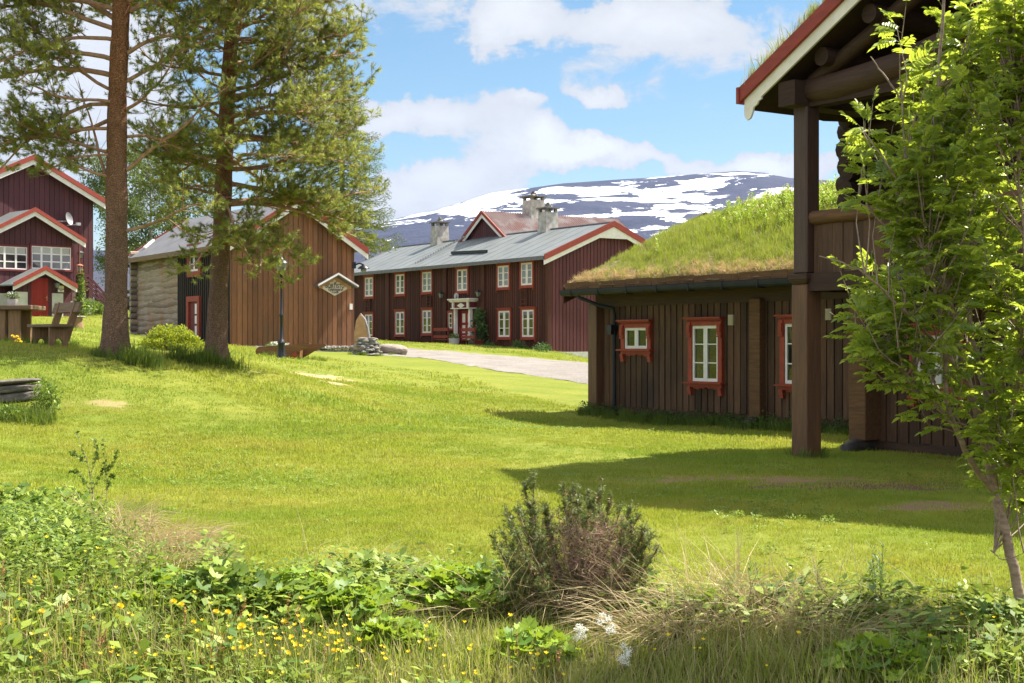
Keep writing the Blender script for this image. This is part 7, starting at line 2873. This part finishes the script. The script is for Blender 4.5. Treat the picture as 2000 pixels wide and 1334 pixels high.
# bright shrub between the pines
q = at(334, HOR, 36.0); q.z = zg(q.x, q.y)
sh = thing('rounded_shrub', 'bright yellow-green rounded shrub between the two pine trunks', 'shrub', q)
rs = np.random.default_rng(15)
V_, F_l, o_ = [], [], 0
tb = Tubes()
for i in range(150):
    a = rs.random() * math.tau; e = rs.random() ** .5
    c = np.array([.78 * e * math.cos(a), .55 * e * math.sin(a), .08 + .62 * math.sqrt(max(0, 1 - e * e * .95)) * rs.uniform(.45, 1.0)])
    tb.add(np.array([[c[0] * .2, c[1] * .2, 0], c * .6, c]), .008, .003, 3)
    v, f = leaf_cloud(46, c, (.13, .12, .10), .062, rs, .5, .6)
    V_.append(v); F_l.append(f + o_); o_ += len(v)
tb.build('branches', M['rowan_bark'], sh)
np_mesh('foliage', np.concatenate(V_), np.concatenate(F_l), M['shrub_leaf'], sh)

# plants by the left stones
for i, (u, Yb, n, R, H, lab) in enumerate([(90, 20.9, 900, .22, .5, 'bright leafy weed growing over the end of the dark slab stack'), (75, 22.4, 500, .25, .25, 'low bright weed on top of the bank behind the slab stack'), (15, 20.3, 500, .3, .2, 'low weeds below the slab stack')]):
    c = at(u, HOR, Yb); c.z = zg(c.x, c.y)
    t = thing('bank_weed', lab, 'plant', c)
    V, F = leaf_cloud(n, (0, 0, H * .5), (R, R, H * .55), .06, rs, .4, .5)
    np_mesh('leaves', V, F, M['weed_leaf'], t)


def climber(name, lab, base, h, n, w, seed, leaf=.14, mat='weed_leaf', post=True):
    rng = np.random.default_rng(seed)
    t = thing(name, lab, 'climbing plant', base)
    z = rng.random(n) ** 1.25 * h
    r = w * (1.15 - .6 * z / h)
    c = np.stack([rng.normal(0, 1, n) * r * .5, rng.normal(0, 1, n) * r * .4, z], -1)
    a = rng.normal(0, 1, (n, 3)); a /= np.linalg.norm(a, axis=1)[:, None]
    b = np.cross(a, rng.normal(0, 1, (n, 3))); b /= np.linalg.norm(b, axis=1)[:, None]
    s = leaf * rng.uniform(.6, 1.2, n)[:, None]
    V = np.stack([c, c + a * s * .45 + b * s * .4, c + a * s, c + a * s * .45 - b * s * .4], 1).reshape(-1, 3)
    k = np.arange(n)[:, None] * 4
    np_mesh('leaves', V, np.hstack([k, k + 1, k + 2, k + 3]), M[mat], t)
    tb = Tubes(); tb.add([(0, 0, -.1), (.03, .02, h * .5), (0, 0, h)], .025, .012, 5); tb.build('stem', M['rowan_bark'], t)


w = H_.world(hx(150, VY), VY - .4); w.z = zg(w.x, w.y)
climber('climbing_plant', 'climber growing up the chain below the copper lantern', w, 2.5, 700, .32, 4)
for (u, yy, h, wd, lab) in ((158, -2.6, .9, .55, 'low bush at the foot of the lantern climber'), (172, -2.2, 1.0, .55, 'leafy bush in front of the white stair plinth'), (192, -1.6, .7, .35, 'bush growing beside the outside stair')):
    w = H_.world(hx(u, yy), yy); w.z = zg(w.x, w.y)
    t = thing('garden_bush', lab, 'bush', w)
    V, F = leaf_cloud(700, (0, 0, h * .5), (wd, wd, h * .5), .13, rs); np_mesh('foliage', V, F, M['weed_leaf'], t)
w = F_.world(F_.hit(936, y=-.5)[0], -.5); w.z = zg(w.x, w.y)
climber('climbing_plant', 'dark climber on the red wall right of the farmhouse door', w, 2.2, 900, .5, 6, .16, 'willowherb')
for (u, yy, R, lab) in ((1013, -1.0, .45, 'small green plant on the turf below the farmhouse ladder'), (862, -.7, .4, 'low plant below the left red bench'), (1060, -1.1, .5, 'weeds at the lime-washed farmhouse corner'), (955, -.7, .35, 'small plant under the farmhouse pilaster')):
    w = F_.world(F_.hit(u, y=yy)[0], yy); w.z = zg(w.x, w.y)
    t = thing('garden_plant', lab, 'plant', w)
    V, F = leaf_cloud(260, (0, 0, R * .4), (R, R, R * .55), .13, rs); np_mesh('foliage', V, F, M['willowherb'], t)


# ------------------------------------------------------------------ meadow flowers, each one its own
def flower_mesh(rng, h, r, np_=5, mat='yellow', dense=1):
    V, F, m = [], [], []
    lean = rng.normal(0, .12, 2) * h
    top = np.array([lean[0], lean[1], h])
    tb = Tubes(); tb.add(np.array([[0, 0, -.03], [lean[0] * .3, lean[1] * .3, h * .5], top]), .0018, .0014, 3)
    V = [np.concatenate(tb.V)]; F = [np.concatenate(tb.F)]; m = [0] * len(F[0])
    off = len(V[0])
    vv, ff = [], []
    for ring in range(dense):
        for i in range(np_):
            a = math.tau * (i + ring * .5) / np_
            el = (.75 if np_ == 5 else .30) + .4 * ring
            d = np.array([math.cos(a) * math.cos(el), math.sin(a) * math.cos(el), math.sin(el)])
            s = np.array([-math.sin(a), math.cos(a), 0])
            k = off + len(vv)
            w = r * (3.2 / np_)
            vv += [top, top + d * r * .6 + s * w * .5, top + d * r, top + d * r * .6 - s * w * .5]
            ff.append((k, k + 1, k + 2, k + 3)); m.append(1)
    V.append(np.array(vv)); F.append(np.array(ff))
    return np.concatenate(V), np.concatenate(F), m


rf = np.random.default_rng(61)
protos = []
def proto_flower(name, h, r, np_, dense, mat):
    V, F, m = flower_mesh(rf, h, r, np_, mat, dense)
    me_o = np_mesh(name, V, F, [M['stem'], M[mat]], None, midx=m)
    return me_o


BUT = []
for _ in range(95):
    BUT.append((rf.normal(580, 90), rf.normal(1300, 22), 0))
for _ in range(36):
    BUT.append((rf.uniform(0, 480), rf.uniform(1185, 1345), 0))
for _ in range(30):
    BUT.append((rf.uniform(700, 1100), rf.uniform(1280, 1350), 0))
for (u, v) in ((1290, 1300), (1345, 1305), (1362, 1305), (1375, 1298), (1320, 1320), (1500, 1305), (1520, 1290), (1838, 1262), (1842, 1275), (1850, 1268), (1868, 1262), (1962, 1250), (1645, 1205), (1790, 1290), (100, 1110), (130, 1100), (160, 1105), (180, 1115)):
    BUT.append((u, v, 0))
bp_ = [proto_flower('buttercup', .22 + .035 * i, .0165, 5, 1, 'yellow') for i in range(4)]
for p_ in bp_: tag(p_, 'small yellow buttercup on a thin stem in the meadow strip along the bottom', 'flower', 'yellow buttercups of the meadow')
for i, (u, v, _) in enumerate(BUT):
    g = gp(u, min(v + 55, 1420))
    o = bp_[i] if i < 4 else bp_[rf.integers(0, 4)].copy()
    if i >= 4: COL.objects.link(o)
    lab_ = 'small yellow buttercup in the dense buttercup patch at the bottom, left of centre' if 400 < u < 760 and i < 95 else ('small yellow buttercup among the sorrel and grass in the bottom left meadow' if u < 500 else ('small yellow buttercup in the shaded grass along the bottom right' if u > 1120 else 'small yellow buttercup below the leafy clumps and juniper, bottom centre'))
    tag(o, lab_, 'flower', 'yellow buttercups of the meadow')
    o.location = (g.x, g.y, zg(g.x, g.y)); o.rotation_euler = (rf.normal(.22, .18), rf.normal(0, .18), rf.random() * .8 - .4)
    s = rf.uniform(.75, 1.3); o.scale = (s, s, s)
DAN = [(440, 1252), (410, 1207), (428, 1207), (355, 1215), (345, 1190), (462, 1275), (630, 1275), (205, 1210), (50, 1135), (330, 1190), (555, 1222), (90, 1205)]
dp_ = proto_flower('dandelion', .29, .026, 14, 3, 'yellow')
tag(dp_, 'broad many-petalled yellow dandelion standing above the meadow grass', 'flower', 'dandelions of the meadow')
for i, (u, v) in enumerate(DAN):
    g = gp(u, min(v + 72, 1420))
    o = dp_ if i == 0 else dp_.copy()
    if i: COL.objects.link(o)
    o.location = (g.x, g.y, zg(g.x, g.y)); o.rotation_euler = (.3, 0, rf.random() * .8 - .4); s = rf.uniform(.8, 1.15); o.scale = (s, s, s)
# yellow cluster by the plank table
for i, (u, v) in enumerate(((13, 662), (17, 665), (25, 668), (20, 672), (29, 673), (22, 663))):
    g = at(u, HOR, 24.0); o = dp_.copy(); COL.objects.link(o)
    tag(o, 'yellow flower in the small cluster on the bank below the plank table', 'flower', 'yellow flowers by the table')
    zz = CAMZ - (v - HOR) / FPX * 24.0 - .24 * 1.6
    o.location = (g.x, g.y, zz); o.scale = (1.6, 1.6, 1.6)


# reddish sorrel spikes
def sorrel_mesh(rng, h):
    tb = Tubes()
    ln = rng.normal(0, .10, 2) * h
    P = np.array([[ln[0] * t * t, ln[1] * t * t, h * t - (.06 * h * max(0, t - .8) * 5 if abs(ln[0]) > .03 else 0)] for t in np.linspace(0, 1, 8)])
    tb.add(P, .002, .001, 3)
    V = [np.concatenate(tb.V)]; F = [np.concatenate(tb.F)]; m = [0] * len(F[0]); off = len(V[0])
    vv, ff = [], []
    for _ in range(70):
        p, d = lerp_path(P, rng.uniform(.5, .999))
        c = p + rng.normal(0, .005, 3); a = rng.normal(0, 1, 3) * .0042; b = rng.normal(0, 1, 3) * .0042
        k = off + len(vv)
        vv += [c, c + a, c + a + b, c + b]; ff.append((k, k + 1, k + 2, k + 3)); m.append(1)
    V.append(np.array(vv)); F.append(np.array(ff))
    return np.concatenate(V), np.concatenate(F), m


sp_ = []
for i in range(3):
    V, F, m = sorrel_mesh(rf, .30 + .05 * i)
    sp_.append(tag(np_mesh('sorrel', V, F, [M['stem'], M['sorrel']], None, midx=m), 'reddish sorrel spike among the meadow grass low in the picture', 'flower spike', 'reddish sorrel spikes'))
SOR = [(608, 1100, 'tallest sorrel spike against the lawn, the one further left'), (645, 1110, 'sorrel spike against the lawn, right beside the tallest one')] + [(rf.uniform(0, 230), rf.uniform(1150, 1330), None) for _ in range(26)] + [(rf.uniform(230, 640), rf.uniform(1200, 1300), None) for _ in range(12)] + [(1090, 1330, None), (1010, 1275, None)]
for i, (u, v, lab) in enumerate(SOR):
    g = gp(u, min(v + 60, 1420) if lab is None else 1180)
    o = sp_[i] if i < 3 else sp_[rf.integers(0, 3)].copy()
    if i >= 3:
        COL.objects.link(o)
        tag(o, 'reddish sorrel spike among the meadow grass low in the picture', 'flower spike', 'reddish sorrel spikes')
    if lab: tag(o, lab, 'flower spike', 'reddish sorrel spikes')
    o.location = (g.x, g.y, zg(g.x, g.y)); o.rotation_euler = (0, 0, rf.random() * 6.28)
    s = rf.uniform(.6, .95) if lab is None else .95
    o.scale = (s, s, s)


# white frothy flower spikes below the juniper
for i, (u, v, h, lab) in enumerate(((1185, 1200, .26, 'tall white frothy flower spike directly below the juniper bush'), (1135, 1200, .20, 'small white flower head below the juniper stems'), (1220, 1260, .24, 'white frothy flower spike lower right of the tall one'), (1400, 1320, .15, 'short white flower spike at the bottom edge near buttercups'))):
    g = gp(u, min(v + 90, 1400)); g.z = zg(g.x, g.y)
    t = thing('white_flower_spike', lab, 'flower', g)
    tb = Tubes(); tb.add([(0, 0, 0), (.01, 0, h * .5), (0, 0, h)], .003, .0015, 4); tb.build('stem', M['stem'], t)
    V, F = [], []
    kk = 0
    for q_ in range(9):
        c_ = (rf.normal(0, .02), rf.normal(0, .02), h * (.62 + .045 * q_))
        v_, f_ = leaf_cloud(42, c_, (.021, .021, .015), .0085, rf, 1.0)
        V.append(v_); F.append(f_ + kk); kk += len(v_)
    V, F = np.concatenate(V), np.concatenate(F)
    np_mesh('blossom', V, F, M['white_petal'], t)


# ------------------------------------------------------------------ pieces that stand apart become parts of their own
def split_loose(o):
    me = o.data
    n = len(me.vertices)
    par = list(range(n))

    def find(a):
        while par[a] != a:
            par[a] = par[par[a]]
            a = par[a]
        return a
    for e in me.edges:
        a, b = find(e.vertices[0]), find(e.vertices[1])
        if a != b: par[a] = b
    groups = {}
    for p in me.polygons:
        groups.setdefault(find(p.vertices[0]), []).append(p.index)
    if len(groups) < 2: return
    co = [v.co.copy() for v in me.vertices]
    polys = [tuple(p.vertices) for p in me.polygons]
    first = True
    for g in groups.values():
        ids = sorted({v for f in g for v in polys[f]})
        mp = {v: k for k, v in enumerate(ids)}
        nm = bpy.data.meshes.new(o.name.split('.')[0])
        nm.from_pydata([co[v] for v in ids], [], [tuple(mp[v] for v in polys[f]) for f in g])
        for m in me.materials: nm.materials.append(m)
        if first:
            o.data = nm
            first = False
        else:
            c = bpy.data.objects.new(o.name.split('.')[0], nm)
            COL.objects.link(c)
            c.parent = o.parent
            if 'label' in o: c['label'] = o['label']


for o in list(COL.objects):
    b_ = o.name.split('.')[0]
    if o.type == 'MESH' and o.parent and (b_ in ('pilaster', 'door_jamb', 'door_panel') or (b_ == 'barge_board' and 'scroll' not in o.get('label', '') and o.parent.name != 'log_house')):
        split_loose(o)
